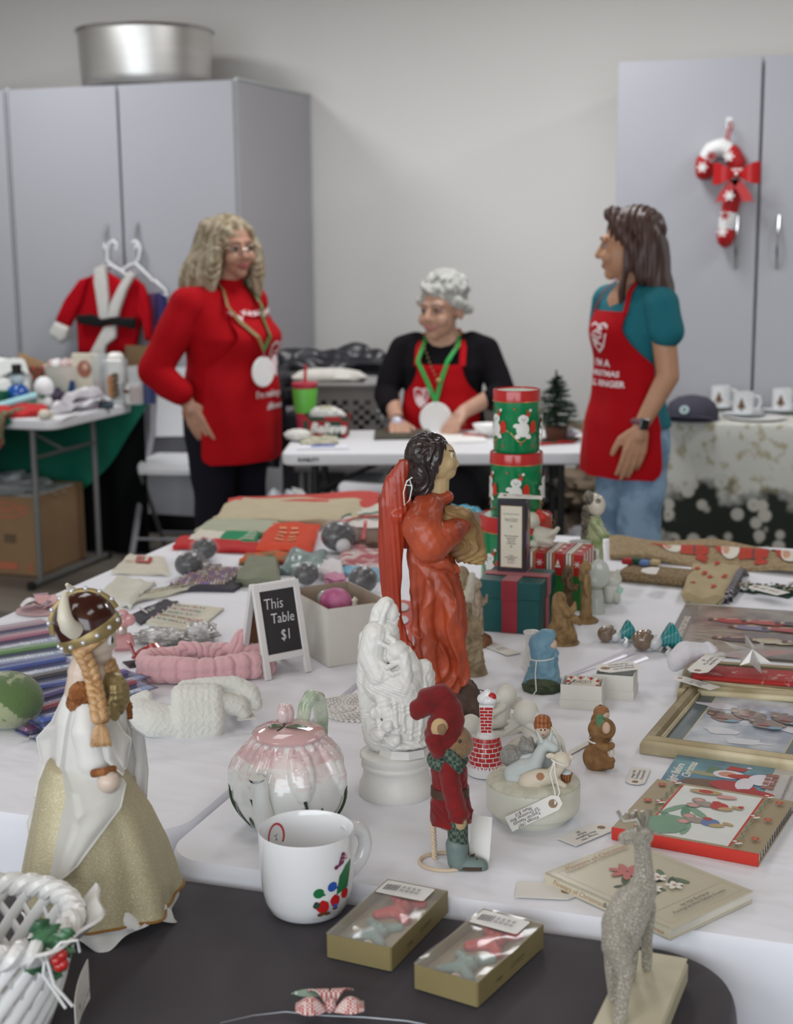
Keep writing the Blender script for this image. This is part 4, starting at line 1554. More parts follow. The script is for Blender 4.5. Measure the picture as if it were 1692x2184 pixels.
# lattice wall: cells left out where the holes are, wall has thickness
for i in range(NA):
 for j in range(NV):
  if 2<j<NV-3 and (i %2==0)==(j %2==0) and j %1==0 and (i %4!=3 or j %4==1):
   continue
  a0,a1=2*pi*i/NA,2*pi*(i+1)/NA
  q=[bfn(a0,j/NV),bfn(a1,j/NV),bfn(a1,(j+1)/NV),bfn(a0,(j+1)/NV)]
  r_=[bfn(a0,j/NV,-.004),bfn(a1,j/NV,-.004),bfn(a1,(j+1)/NV,-.004),bfn(a0,(j+1)/NV,-.004)]
  g.add(q+r_,[(0,1,2,3),(7,6,5,4),(0,4,5,1),(1,5,6,2),(2,6,7,3),(3,7,4,0)],bm2)
g.build('basket_wall',t,smooth=False)
G().tube([V(bfn(2*pi*i/48,1)) for i in range(48)],.011,m(140,138,134,.5),8,loop=True).build('rim',t)
g=G(); g.loft([(0,0,.0,.16,.115),(0,0,.006,.16,.115)],bm2,32); g.build('bottom',t)
crumple(p+V((0,0,.05)),(.14,.10,.12),m(60,50,48,.9),'laundry','dark clothes inside the laundry basket','clothes',4)
gobj('towel','folded cream towel lying on the laundry basket rim','towel',G().loft([(0,0,0,.15,.08),(0,0,.02,.165,.09),(0,0,.045,.13,.07),(0,0,.055,.08,.04)],m(206,204,196,.95,bump=.5,bs=50),40,fold=lambda a,i,z:1+.06*sin(5*a+i)),p+V((-.06,-.06,.345)),14,ang=70)
stool=G().box((0,0,.505),(.42,.34,.03),m(90,88,86,.6),bev=.006)
t=thing('stool','grey low stool carrying the laundry basket','stool',(p.x,p.y,0),14)
stool.build('seat',t)
for sx in (-1,1):
 for sy in (-1,1):
  G().tube([(sx*.18,sy*.13,.49),(sx*.19,sy*.14,0)],.012,grey_leg,8).build('leg',t)
jm_=m(38,38,44,.35,var=.4,vs_=14,bump=.6,bs=22,coat=.15)
crumple((-2.42,6.33,.69),(.34,.14,.145),jm_,'puffer_jacket','black shiny puffer jacket heaped behind the laundry basket','jacket',11,.28,n=72,freq=2.2)
crumple((-2.66,6.08,.45),(.07,.07,.22),jm_,'black_bag','black bag standing left of the puffer jacket','bag',12,.3)
t=thing('storage_stool','dark fabric stool holding up the black jacket','stool',(-2.35,6.28,0))
G().box((0,0,.35),(.56,.30,.68),m(46,46,52,.8),bev=.01).build('body',t)
# --- under and beside the seated woman's table
pb=m(206,212,218,.35,alpha=.8,var=.08,bump=.8,bs=16)
crumple((-2.42,5.62,0),(.15,.14,.20),pb,'plastic_bag','full white translucent plastic bag on the floor by the table end','bag',8,.35,freq=2.2)
kb=m(128,104,76,.9,bump=.3,bs=20)
def paper_bag(loc,rz,label,s_=1.0,wht=None):
 t=thing('paper_bag',label,'bag',loc,rz,'brown paper bags under the white table')
 g=G()
 g.grid(lambda u,v:(s_*(-.15+.3*u),s_*(-.09-.01*sin(v*6)),s_*.38*v+.015*sin(u*9)),8,8,kb,.002)
 g.grid(lambda u,v:(s_*(.15-.3*u),s_*(.09+.01*sin(v*6)),s_*.38*v+.015*sin(u*8)),8,8,kb,.002)
 for e in (-1,1):
  g.grid(lambda u,v:(s_*e*(.15-.02*sin(pi*u)*v),s_*e*(-.09+.18*u),s_*.38*v),6,8,kb,.002)
 g.build('sack',t)
 if wht:
  crumple((0,0,.22),(.13,.08,.12),whitep,'tissue',None,None,3,.5,parent=t)
paper_bag((-2.16,5.34,0),20,'brown paper bag topped with white tissue under the white table',.9,True)
paper_bag((-2.10,5.60,0),-8,'crumpled brown paper bag standing beside the grey bin',1.0)
t=thing('storage_bin','dark grey plastic bin under the white table','bin',(-1.99,5.17,0),14)
G().box((0,0,.19),(.26,.2,.38),m(74,76,80,.5,var=.1),bev=.02).build('tub',t)
G().box((0,0,.40),(.28,.22,.03),m(86,88,92,.45),bev=.01).build('lid',t)
sack=m(112,98,82,.95,bump=.6,bs=40,var=.25,vs_=12)
crumple((-1.16,6.25,.50),(.19,.12,.10),sack,'burlap_sack','tan burlap sack on top of the pile behind the pine tree','sack',2,.35)
crumple((-1.12,6.10,.30),(.2,.13,.12),sack,'burlap_sack','tan burlap sack in the middle of the pile behind the pine tree','sack',5,.35)
crumple((-1.2,6.12,.0),(.24,.16,.16),m(86,74,64,.95,bump=.5,bs=40),'burlap_sack','dark brown sack at the bottom of the pile behind the pine tree','sack',7,.3)
t=card_box('cardboard_box','tan cardboard box with white cloth on top, behind the jeans',(-1.0,5.45,0),(.34,.26,.30),12,kraft)
crumple((-1.02,5.45,.26),(.14,.10,.07),m(216,216,222,.9),'white_cloth','white cloth heaped on the tan cardboard box','cloth',3,.3)
t=card_box('cardboard_box','low brown carton under the right end of the white table',(-1.28,5.74,0),(.24,.20,.20),12,m(96,76,58,.9))
crumple((-1.36,5.42,0),(.10,.1,.22),m(96,36,34,.8,c2=(40,50,90)),'shopping_bag','dark red and blue patterned bag under the white table','bag',6,.3)
# --- right table with floral cloth
folding_table((.18,6.16,0),0,1.90,.52,'table under the white floral cloth at the right',grey_leg,z=.732)
def floral():
 mt=bpy.data.materials.new('mat_floral_cloth')
 mt.use_nodes=True
 nt=mt.node_tree; N,L=nt.nodes,nt.links
 b=N['Principled BSDF']
 tc=N.new('ShaderNodeTexCoord')
 sp=N.new('ShaderNodeSeparateXYZ'); L.new(tc.outputs['Object'],sp.inputs[0])
 v=N.new('ShaderNodeTexVoronoi'); v.inputs['Scale'].default_value=15; L.new(tc.outputs['Object'],v.inputs[0])
 n=N.new('ShaderNodeTexNoise'); n.inputs['Scale'].default_value=26; L.new(tc.outputs['Object'],n.inputs[0])
 n2=N.new('ShaderNodeTexNoise'); n2.inputs['Scale'].default_value=9; L.new(tc.outputs['Object'],n2.inputs[0])
 r1=N.new('ShaderNodeValToRGB'); L.new(n.outputs['Fac'],r1.inputs[0])
 r1.color_ramp.elements[0].position,r1.color_ramp.elements[1].position=.34,.46
 r1.color_ramp.elements[0].color=(*lin((172,166,140)),1); r1.color_ramp.elements[1].color=(*lin((206,207,200)),1)
 r2=N.new('ShaderNodeValToRGB'); L.new(v.outputs['Distance'],r2.inputs[0])
 r2.color_ramp.elements[0].position,r2.color_ramp.elements[1].position=.36,.46
 r2.color_ramp.elements[0].color=(*lin((190,188,178)),1); r2.color_ramp.elements[1].color=(*lin((30,38,28)),1)
 e=r2.color_ramp.elements.new(.06); e.color=(*lin((96,92,60)),1)
 e=r2.color_ramp.elements.new(.12); e.color=(*lin((196,194,184)),1)
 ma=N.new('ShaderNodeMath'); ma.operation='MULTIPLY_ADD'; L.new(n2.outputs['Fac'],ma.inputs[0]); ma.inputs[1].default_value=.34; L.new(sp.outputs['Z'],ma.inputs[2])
 rr=N.new('ShaderNodeValToRGB'); L.new(ma.outputs[0],rr.inputs[0])
 rr.color_ramp.elements[0].position,rr.color_ramp.elements[1].position=.60,.68
 mx=N.new('ShaderNodeMix'); mx.data_type='RGBA'; L.new(rr.outputs[0],mx.inputs[0]); L.new(r2.outputs[0],mx.inputs[6]); L.new(r1.outputs[0],mx.inputs[7])
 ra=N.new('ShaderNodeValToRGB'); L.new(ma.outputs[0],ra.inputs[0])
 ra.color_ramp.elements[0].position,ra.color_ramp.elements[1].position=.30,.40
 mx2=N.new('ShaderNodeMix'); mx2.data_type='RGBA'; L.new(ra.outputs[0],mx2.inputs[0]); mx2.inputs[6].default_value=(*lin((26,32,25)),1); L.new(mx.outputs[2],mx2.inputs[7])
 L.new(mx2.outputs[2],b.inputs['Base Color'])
 b.inputs['Roughness'].default_value=.85
 return mt
tag(drape(-.875,1.15,5.88,6.44,.742,.66,.04,floral(),wave=.014,nf=22,seed=9).build('tablecloth'),'white and dark green floral cloth on the right table','tablecloth')
zr=.744
p=P(1472,896,zr)
t=thing('baseball_cap','dark navy baseball cap with pale emblem on the floral cloth','cap',p,-8)
nv=m(62,60,74,.85,bump=.2,bs=150)
G().loft([(0,.03,0,.105,.11),(0,.03,.03,.106,.11),(0,.03,.065,.092,.095),(0,.03,.088,.06,.062),(0,.03,.097,.02,.02)],nv,32).build('crown',t)
G().grid(lambda u,v:((.085+.015*v)*sin((u-.5)*2.6),.03-(.095+.075*v)*cos((u-.5)*2.6*(1-.1*v)),.022-.012*v+.018*(1-(2*u-1)**2)*v),16,6,nv,.004).build('brim',t)
Print(patch((-.0,-.082,.05),(1,0,0),(0,.35,.94)),h0=.004).ell(0,0,.019,.017,m(176,200,200,.6)).star(0,0,.012,nv,k=6).build('emblem',t)
ceram=m(226,228,230,.25,coat=.3)
def cup_set(px,py,label,k):
 t=thing('mug',label,'mug',P(px,py,zr)+V((0,0,.012 if k else .010)),10,'white mugs with brown tree print')
 r_,h=.0405,.088
 G().lathe([(r_*.96,0),(r_,.006),(r_,h),(r_*.93,h),(r_*.92,.01),(.001,.008)],ceram,n=32,cap1=False).build('cup',t)
 G().tube([(r_+.0,0,h*.82),(r_+.022,0,h*.78),(r_+.028,0,h*.5),(r_+.018,0,h*.25),(r_,0,h*.2)],.0055,ceram,8).build('handle',t)
 bt=m(110,84,60,.7,var=.25,vs_=200)
 def cyl(u,v,h_):
  a=u/r_-pi/2-.25
  return V(((r_+h_+.0006)*cos(a),(r_+h_+.0006)*sin(a),v))
 Print(cyl,sub=.005).poly([(-.004,.014),(.004,.014),(.004,.024),(.018,.026),(.010,.042),(.006,.054),(0,.07),(-.006,.054),(-.010,.042),(-.018,.026),(-.004,.024)],bt).build('tree_print',t)
 s_=thing('saucer',label.replace('mug','saucer under the mug'),'saucer',P(px,py,zr),group='white saucers')
 G().lathe([(.035,0),(.07,.006),(.088,.012),(.086,.014),(.05,.009),(.001,.009)],ceram,n=40,cap1=False).build('plate',s_)
 G().lathe([(.0885,.0115),(.0885,.0145),(.084,.0145)],m(96,118,112,.4),n=40,cap0=False,cap1=False).build('rim_line',s_)
cup_set(1537,872,'white mug with brown tree print nearest the cap',0)
cup_set(1585,888,'white mug with brown tree print in the middle of three',1)
cup_set(1668,880,'white mug with brown tree print at the right frame edge',1)
t=thing('plate_stack','stack of white plates under the middle mug on the floral table','plates',P(1612,893,.7435))
for k in range(1):
 G().lathe([(.05,0),(.10,.004),(.12,.008),(.118,.009),(.05,.004),(.001,.003)],m(214,214,212,.35),n=40,cap1=False).build('plate',t)
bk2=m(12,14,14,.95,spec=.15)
tag(G().grid(lambda u,v:(-5.0+1.72*u,6.06+.018*sin(u*60),.73-.72*v),80,6,bk2,.004).build('black_drape_shade',None),'black cloth hanging to the floor behind the left back table, widened over the shaded part','cloth')  # real cloth at right, widened leftward to darken space that is only shaded
for x,y,r,lb in ((-1.62,6.28,(.30,.18,.30),'large black filler bag added to darken the floor behind the chair of the grey-haired person'),(-2.06,5.98,(.14,.14,.20),'smaller black filler bag added to darken the space behind the brown paper bags'),(-1.02,5.80,(.12,.14,.20),'dark filler bag added to darken the floor near the right legs of the white table')):
 crumple((x,y,0),r,m(22,22,24,.5,bump=.5,bs=20),'dark_filler_bag',lb,'bag',int(x*10),.2)  # bags added to darken the too light space under and behind the table
# ------------------------------------------------------------------ foreground figures
class At:
 """a place on a table seen at pixel (px,py); local x = picture right, -y = towards the viewer; q() gives local points"""
 def __init__(s,px,py,z=Z,dz=0.0):
  s.p=P(px,py,z)
  s.p.z+=dz
  s.rz=math.degrees(atan2(-s.p.x,s.p.y))
  s.R=Matrix.Rotation(radians(s.rz),3,'Z')
  s.Ri=s.R.transposed()
  s.px,s.py=px,py
  s.k=(s.p-V((0,0,CAMZ))).dot(FW)/F
 def q(s,px,py,dy=0.0):
  o=s.Ri @ (V((0,0,CAMZ))-s.p)
  d=s.Ri @ ray(px,py)
  return o+d*((dy-o.y)/d.y)
 def thing(s,name,label,cat,group=None,turn=0):
  return thing(name,label,cat,s.p,s.rz+turn,group)
def folds(amp,n,z0,z1,cx=0.0,cy=0.0,wob=.5,twist=0.0,seed=0.0,wz=30.0):
 def f(X):
  th=np.arctan2(X[:,1]-cy,X[:,0]-cx)
  w_=wob*np.sin(X[:,2]*wz+seed)+twist*X[:,2]+.3*np.sin(X[:,2]*wz*2.3+th+seed)
  r_=1-2*np.abs(np.sin((th+w_)*n/2+.5*np.sin(th*2+seed)))
  k=np.clip((z1-X[:,2])/(abs(z1-z0)*.35+1e-9),0,1)*np.clip((X[:,2]-z0)/(abs(z1-z0)*.1+1e-9),0,1)
  return amp*r_*k
 return f
def addf(*fs):
 return lambda X:sum(f(X) for f in fs)
def rough_(amp,k=300.0):
 return lambda X:amp*np.sin(X[:,0]*k+2*np.sin(X[:,1]*k*.7))*np.sin(X[:,2]*k*.9+1.3*np.sin(X[:,0]*k*.5))
string_m=m(226,226,222,.8)
tag_m=m(222,220,214,.8,var=.02)
ring_m=m(150,118,88,.8)
ink_m=m(62,58,62,.7)
dark_hole=m(120,120,118,.8)
def price_tag(name,label,px4,lines,flip=1,tri=True,thick=.0008,z=Z,hole=True,text_rot=180,size=None,lift=.001,curl=0.0,tint=tag_m):
 """paper tag lying on the cloth. px4: picture places of its corners: hole end a, hole end b, far end c, far end d"""
 c=[P(x,y,z+.001) for x,y in px4]
 o=(c[0]+c[1]+c[2]+c[3])/4
 ax=((c[0]+c[1])/2-(c[2]+c[3])/2)       # towards the hole
 L_=ax.length
 ax.normalize()
 ay=V((-ax.y,ax.x,0))
 W_=abs(((c[0]-c[1]).dot(ay))+(c[3]-c[2]).dot(ay))/2
 t=thing(name,label,'tag',o,math.degrees(atan2(ax.y,ax.x)))
 ch=W_*.28
 poly=[(-L_/2,-W_/2),(L_/2-ch,-W_/2),(L_/2,-W_/2+ch),(L_/2,W_/2-ch),(L_/2-ch,W_/2),(-L_/2,W_/2)]
 f=lambda u,v,h:(u,v,lift+thick+h+curl*(u/L_+.5)**2)
 g=G()
 n=8
 def surf(u,v):
  x=-L_/2+L_*u
  w_=W_/2-max(0,x-(L_/2-ch))
  y=-w_+2*w_*v
  return (x,y,lift+thick+curl*(x/L_+.5)**2)
 g.grid(surf,n*3,2,tint,thick)
 g.build('card',t,ang=30)
 p_=Print(f,step=.00008,h0=.00012)
 if hole:
  r_=W_*.17
  hx=L_/2-W_*.32
  p_.ell(hx,0,r_,r_,ring_m,n=20).ell(hx,0,r_*.42,r_*.42,dark_hole,n=12)
 if lines:
  sz=size or W_/(len(lines)+1.2)
  for i,tx in enumerate(lines):
   p_.text(tx,-W_*.16,(-1 if text_rot==180 else 1)*((len(lines)-1)/2-i)*sz*1.05,sz,ink_m,rot=text_rot,shear=.2,sx=min(.95,L_*.72/(max(1,len(tx))*sz*.55)))
 if hole or lines:
  p_.build('handwriting' if lines else 'eyelet',t)
 return t
# ============ red carved angel ============
def red_angel():
 A=At(960,1522)
 t=A.thing('angel_statue','tall carved angel statue in orange-red robe with long red wings, on a brown rock base','statue')
 q=A.q
 rob=m(186,80,46,.42,c2=(128,50,30),vs_=16,cth=(.35,.75),bump=.15,bs=60,coat=.15)
 wing=m(168,56,30,.38,c2=(120,36,20),vs_=30,stretch=(1,1,.2),cth=(.4,.8),coat=.2)
 brown=m(84,66,56,.6,var=.25,vs_=25,bump=.3,bs=70)
 skin=m(196,170,126,.45,var=.12,vs_=40)
 hairm=m(44,34,34,.28,var=.3,vs_=60,coat=.3)
 s=S()
 def sec(y,x0,x1,ry,dy=0):
  a,b=q(x0,y,dy),q(x1,y,dy)
  return ((a.x+b.x)/2,dy,(a.z+b.z)/2,abs(b.x-a.x)/2,ry)
 secs=[sec(1466,908,992,.036),sec(1450,903,990,.038),sec(1400,893,980,.040),sec(1340,886,996,.044),sec(1280,880,990,.045),
   sec(1220,872,976,.044),sec(1180,868,966,.042),sec(1130,872,958,.044),sec(1090,878,955,.046),sec(1060,896,946,.032),sec(1040,918,944,.016)]
 s.loft(secs,rob,56)
 # sleeves and forearms
 for e,dy in ((1,-.045),(-1,.045)):
  s.chain([q(912,1085,dy*.6),q(900,1125,dy*1.15),q(918,1160,dy*1.25),q(960,1138,dy*.9),q(985,1118,dy*.4)],[.026,.031,.030,.022,.015],rob)
 s.chain([q(886,1180,-.03),q(886,1300,-.026),q(896,1400,-.026)],[.008,.009,.009],rob)
 s.chain([q(930,1230,-.035),q(960,1300,-.042),q(975,1380,-.034),q(990,1450,-.02)],[.010,.013,.012,.010],rob)
 s.chain([q(915,1240,-.04),q(912,1340,-.044),q(920,1400,-.042),q(925,1470,-.036)],[.008,.012,.012,.012],rob)
 s.chain([q(972,1215,-.02),q(940,1200,-.042),q(905,1195,-.038)],[.008,.011,.008],rob)
 s.chain([q(955,1060,-.01),q(925,1075,-.03),q(900,1075,-.03)],[.010,.011,.010],rob)
 s.build('robe',t,.0018,2,disp=addf(folds(.0032,11,0,.30,cx=0,wob=.35,seed=2,wz=22),rough_(.0005,260)))
 h=S()
 hc=q(925,985)
 h.ball(q(930,982),(.030,.032,.034),skin)
 h.ball(q(950,985),(.018,.022,.030),skin)
 h.ball(q(958,1005),(.011,.014,.012),skin)
 h.cap(q(966,975),q(974,990),.0035,.0048,skin)
 h.cap(q(970,1001,-.003),q(970,1001,.003),.0038,.0038,m(160,96,70,.5))
 for e in (-1,1):
  h.ball(q(955,988,e*.014),.012,skin)
  h.ball(q(961,972,e*.013),.0055,m(226,214,190,.3))
  h.ball(q(965,972,e*.014),.0028,m(40,30,26,.3),paint=True)
  h.cap(q(957,962,e*.015),q(966,963,e*.008),.0022,.002,m(84,60,44,.5))
 h.chain([q(932,1005),q(928,1045)],[.020,.022],skin)
 h.build('head',t,.0014,2)
 hr=S()
 hr.ball(q(912,972,.002),(.035,.040,.037),hairm)
 hr.ball(q(922,958),(.026,.034,.024),hairm)
 for j in range(9):
  dy=-.034+.0085*j
  a=abs(j-4)/4
  hr.chain([q(915+8*a,950+8*a,dy*.8),q(893+8*a,985,dy),q(888+14*a,1020,dy*.95),q(884+20*a,1052-4*a,dy*.8),q(878+26*a,1060,dy*.7)],[.012,.013,.013,.011,.005],hairm)
 hr.chain([q(936,946,-.02),q(930,975,-.031),q(920,1010,-.032),q(915,1040,-.026)],[.009,.010,.009,.006],hairm)
 hr.build('hair',t,.0015,1,disp=lambda X:.0016*(1-2*np.abs(np.sin(X[:,0]*210+X[:,1]*260+1.6*np.sin(X[:,2]*110)))))
 for e,nm in ((-1,0),(1,1)):
  w_=S()
  dy=e*.028
  ox=0 if e<0 else -3
  pts=[(862,990),(846,1030),(839,1080),(836,1140),(835,1200),(836,1260),(842,1320),(858,1368),(888,1402)]
  rr=[.009,.018,.0215,.0205,.018,.015,.0125,.0115,.009]
  P3=[q(x+ox,y,dy) for x,y in pts]
  for i in range(len(P3)-1):
   w_.cap(P3[i],P3[i+1],rr[i],rr[i+1],wing,.42,nrm=(0,1,0))
  # shoulder root
  w_.chain([q(868+ox,1075,dy*.6),q(850+ox,1100,dy)],[.012,.014],wing)
  w_.chain([q(858+ox,1110,dy*.5),q(866+ox,1160,dy*.3)],[.011,.008],wing)
  w_.build('wing',t,.0018,2,disp=lambda X:.0006*(1-2*np.abs(np.sin(X[:,0]*420+X[:,2]*26))))
 b=S()
 gold=m(170,140,88,.5,c2=(110,74,48),vs_=18,cth=(.35,.7),bump=.2,bs=60)
 b.ball(q(990,1125,-.004),(.020,.020,.026),gold)
 b.ball(q(1000,1165),(.022,.020,.016),gold)
 b.chain([q(960,1100,-.02),q(985,1105,-.012),q(1008,1140),q(1026,1185)],[.016,.018,.016,.010],gold)
 b.chain([q(955,1150,-.018),q(985,1180,-.01),q(1024,1192)],[.017,.015,.009],gold)
 b.build('bundle',t,.0018,2,disp=folds(.002,9,0,.5,cx=q(990,1140).x,wob=.8,wz=60),label='golden brown bundle of drapery held to the chest')
 hd=S()
 for e in (-1,1):
  hd.chain([q(978,1122,e*.018),q(994,1108,e*.008)],[.010,.008],skin)
 hd.build('hands',t,.0016,1)
 bs=S()
 for k,(x,y,r) in enumerate(((930,1492,.028),(958,1488,.036),(992,1488,.030),(930,1508,.026),(958,1512,.040),(994,1510,.032),(945,1470,.026),(1012,1506,.018))):
  bs.ball(q(x,y,(-.012,.012,.0,-.018,.004,.01,.0,-.01)[k]),(r,r*.95,r*.8),brown,rot=(20*k,30*k,0))
 o=bs.build('rock_base',t,.003,1,disp=lambda X:.003*np.sign(np.sin(X[:,0]*140+X[:,2]*90))*np.abs(np.sin(X[:,1]*120+X[:,2]*60)))
 zmin=min(v.co.z for v in o.data.vertices)
 o.location.z-=max(zmin,-.02)*0
 G().tube([q(880,1018,-.036),q(868,1026,-.038),q(861,1050,-.038),q(863,1078,-.036),q(874,1066,-.04),q(879,1040,-.04),q(874,1022,-.038),q(864,1034,-.038),q(880,1036,-.04)],.0011,string_m,6).build('string',t)
red_angel()
# ============ white pieta statue ============
def pieta():
 A=At(845,1690)
 t=A.thing('plaster_statue','white plaster statue of a seated veiled figure cradling a reclining one, on moulded round pedestal','statue')
 pl=m(222,221,216,.38,var=.05,vs_=14,bump=.08,bs=60)
 k=A.k
 R0=79*k
 q=A.q
 zt_=q(845,1597).z
 G().lathe([(R0*.97,0),(R0,.003),(R0,.010),(R0*.985,.016),(R0*.93,.022),(R0*.89,.028),(R0*.87,zt_*.55),(R0*.89,zt_*.62),(R0*.93,zt_*.66),(R0*.93,zt_*.72),(R0*.90,zt_*.75),
   (R0*.915,zt_*.80),(R0*.96,zt_*.86),(R0*.96,zt_*.93),(R0*.90,zt_*.97),(R0*.6,zt_),(.001,zt_)],pl,n=72).build('pedestal',t)
 s=S()
 z0=zt_
 def c(pts,rr):
  s.chain([q(x,y,d) for x,y,d in pts],rr,pl)
 # rock seat
 for x,y,d,r in ((818,1560,.0,.030),(850,1565,-.01,.032),(885,1560,.0,.028),(815,1510,.01,.026),(850,1515,.01,.034),(880,1510,.014,.03),(835,1460,.015,.028),(800,1540,.0,.018)):
  s.ball(q(x,y,d),(r,r*.9,r),pl,rot=(x,y,0))
 # seated figure: torso, veil, skirts
 c([(815,1352,.0),(812,1400,.006),(818,1450,.008)],[.024,.029,.034])
 s.ball(q(824,1300,.0),(.0135,.015,.016),pl)
 s.ball(q(836,1306,-.003),(.0095,.010,.0135),pl)
 s.cap(q(846,1303,-.003),q(850,1310,-.003),.0018,.0026,pl)
 s.ball(q(844,1319,-.003),.005,pl)
 s.cap(q(838,1325,0),q(826,1350,0),.008,.012,pl)
 c([(824,1290,.0),(810,1304,.002),(802,1330,.004),(793,1352,.0)],[.0115,.0115,.010,.009])
 c([(828,1288,-.010),(818,1310,-.015),(812,1340,-.014),(796,1356,-.010)],[.0045,.0045,.0045,.005])
 c([(832,1290,.008),(830,1320,.010),(835,1345,.008)],[.006,.006,.008])
 c([(800,1352,-.014),(792,1400,-.016),(810,1440,-.026),(845,1440,-.028)],[.017,.018,.017,.012])
 c([(784,1360,.0),(782,1440,.004),(786,1500,.006),(792,1560,.004)],[.012,.014,.014,.012])
 c([(818,1455,-.012),(858,1462,-.024),(872,1500,-.028),(880,1560,-.028)],[.028,.026,.020,.018])
 c([(840,1450,.012),(890,1470,.012),(905,1530,.01)],[.026,.024,.020])
 c([(812,1470,-.026),(828,1520,-.034),(852,1545,-.032)],[.012,.011,.010])
 # reclining figure
 s.ball(q(848,1388,-.024),(.0155,.017,.0145),pl)
 s.ball(q(838,1400,-.026),(.010,.012,.010),pl)
 c([(858,1400,-.020),(872,1425,-.022),(884,1462,-.018)],[.017,.018,.015])
 c([(884,1462,-.016),(897,1432,-.012),(903,1425,-.012)],[.014,.0135,.013])
 c([(905,1428,-.010),(908,1470,-.012),(902,1510,-.014),(900,1550,-.016)],[.0125,.0105,.009,.008])
 c([(892,1440,.004),(908,1440,.006),(915,1480,.0)],[.013,.013,.010])
 c([(862,1400,-.034),(868,1440,-.040),(866,1485,-.042),(858,1525,-.040)],[.0085,.0075,.0065,.005])
 s.ball(q(857,1532,-.040),(.006,.005,.008),pl)
 # drapery to the ground
 for k_,(x0,x1,d) in enumerate(((872,862,-.034),(886,880,-.032),(900,902,-.024),(858,842,-.036),(908,918,-.010))):
  c([(x0,1490,d),((x0+x1)/2,1535,d),(x1,1578,d)],[.008,.0085,.008])
 s.ball(q(862,1580,-.02),(.038,.030,.008),pl)
 for pts in (((806,1420,-.030),(838,1438,-.040),(868,1428,-.036)),((800,1400,-.026),(826,1424,-.038),(856,1410,-.036)),((830,1460,-.038),(842,1500,-.044),(846,1550,-.046)),((846,1458,-.040),(860,1505,-.046),(862,1560,-.046)),
    ((868,1480,-.038),(880,1520,-.044),(876,1575,-.046)),((890,1480,-.034),(898,1530,-.040),(894,1578,-.042)),((794,1380,-.020),(800,1430,-.030),(814,1470,-.038)),((812,1480,-.036),(806,1530,-.036),(814,1575,-.036)),
    ((820,1350,-.018),(840,1366,-.026),(846,1380,-.030)),((800,1345,-.016),(812,1372,-.028),(836,1384,-.030)),((878,1440,-.026),(884,1470,-.034),(876,1500,-.038)),((905,1440,-.022),(910,1490,-.026),(904,1545,-.030))):
  c(pts,[.0028,.0038,.003])
 for x,y,d in ((800,1520,-.030),(826,1548,-.040),(806,1566,-.034),(838,1580,-.044)):
  s.ball(q(x,y,d),(.014,.010,.008),pl,rot=(x,20,y))
 s.build('figures',t,.0011,0,disp=addf(folds(.0005,18,z0,z0+.15,cx=0,wob=.7,seed=1,wz=70),rough_(.0004,420)))
 G().loft([(q(862,1590).x,-.012,zt_-.001,.036,.032),(q(862,1590).x,-.012,zt_+.010,.034,.030)],pl,9).build('plinth',t,ang=30)
pieta()
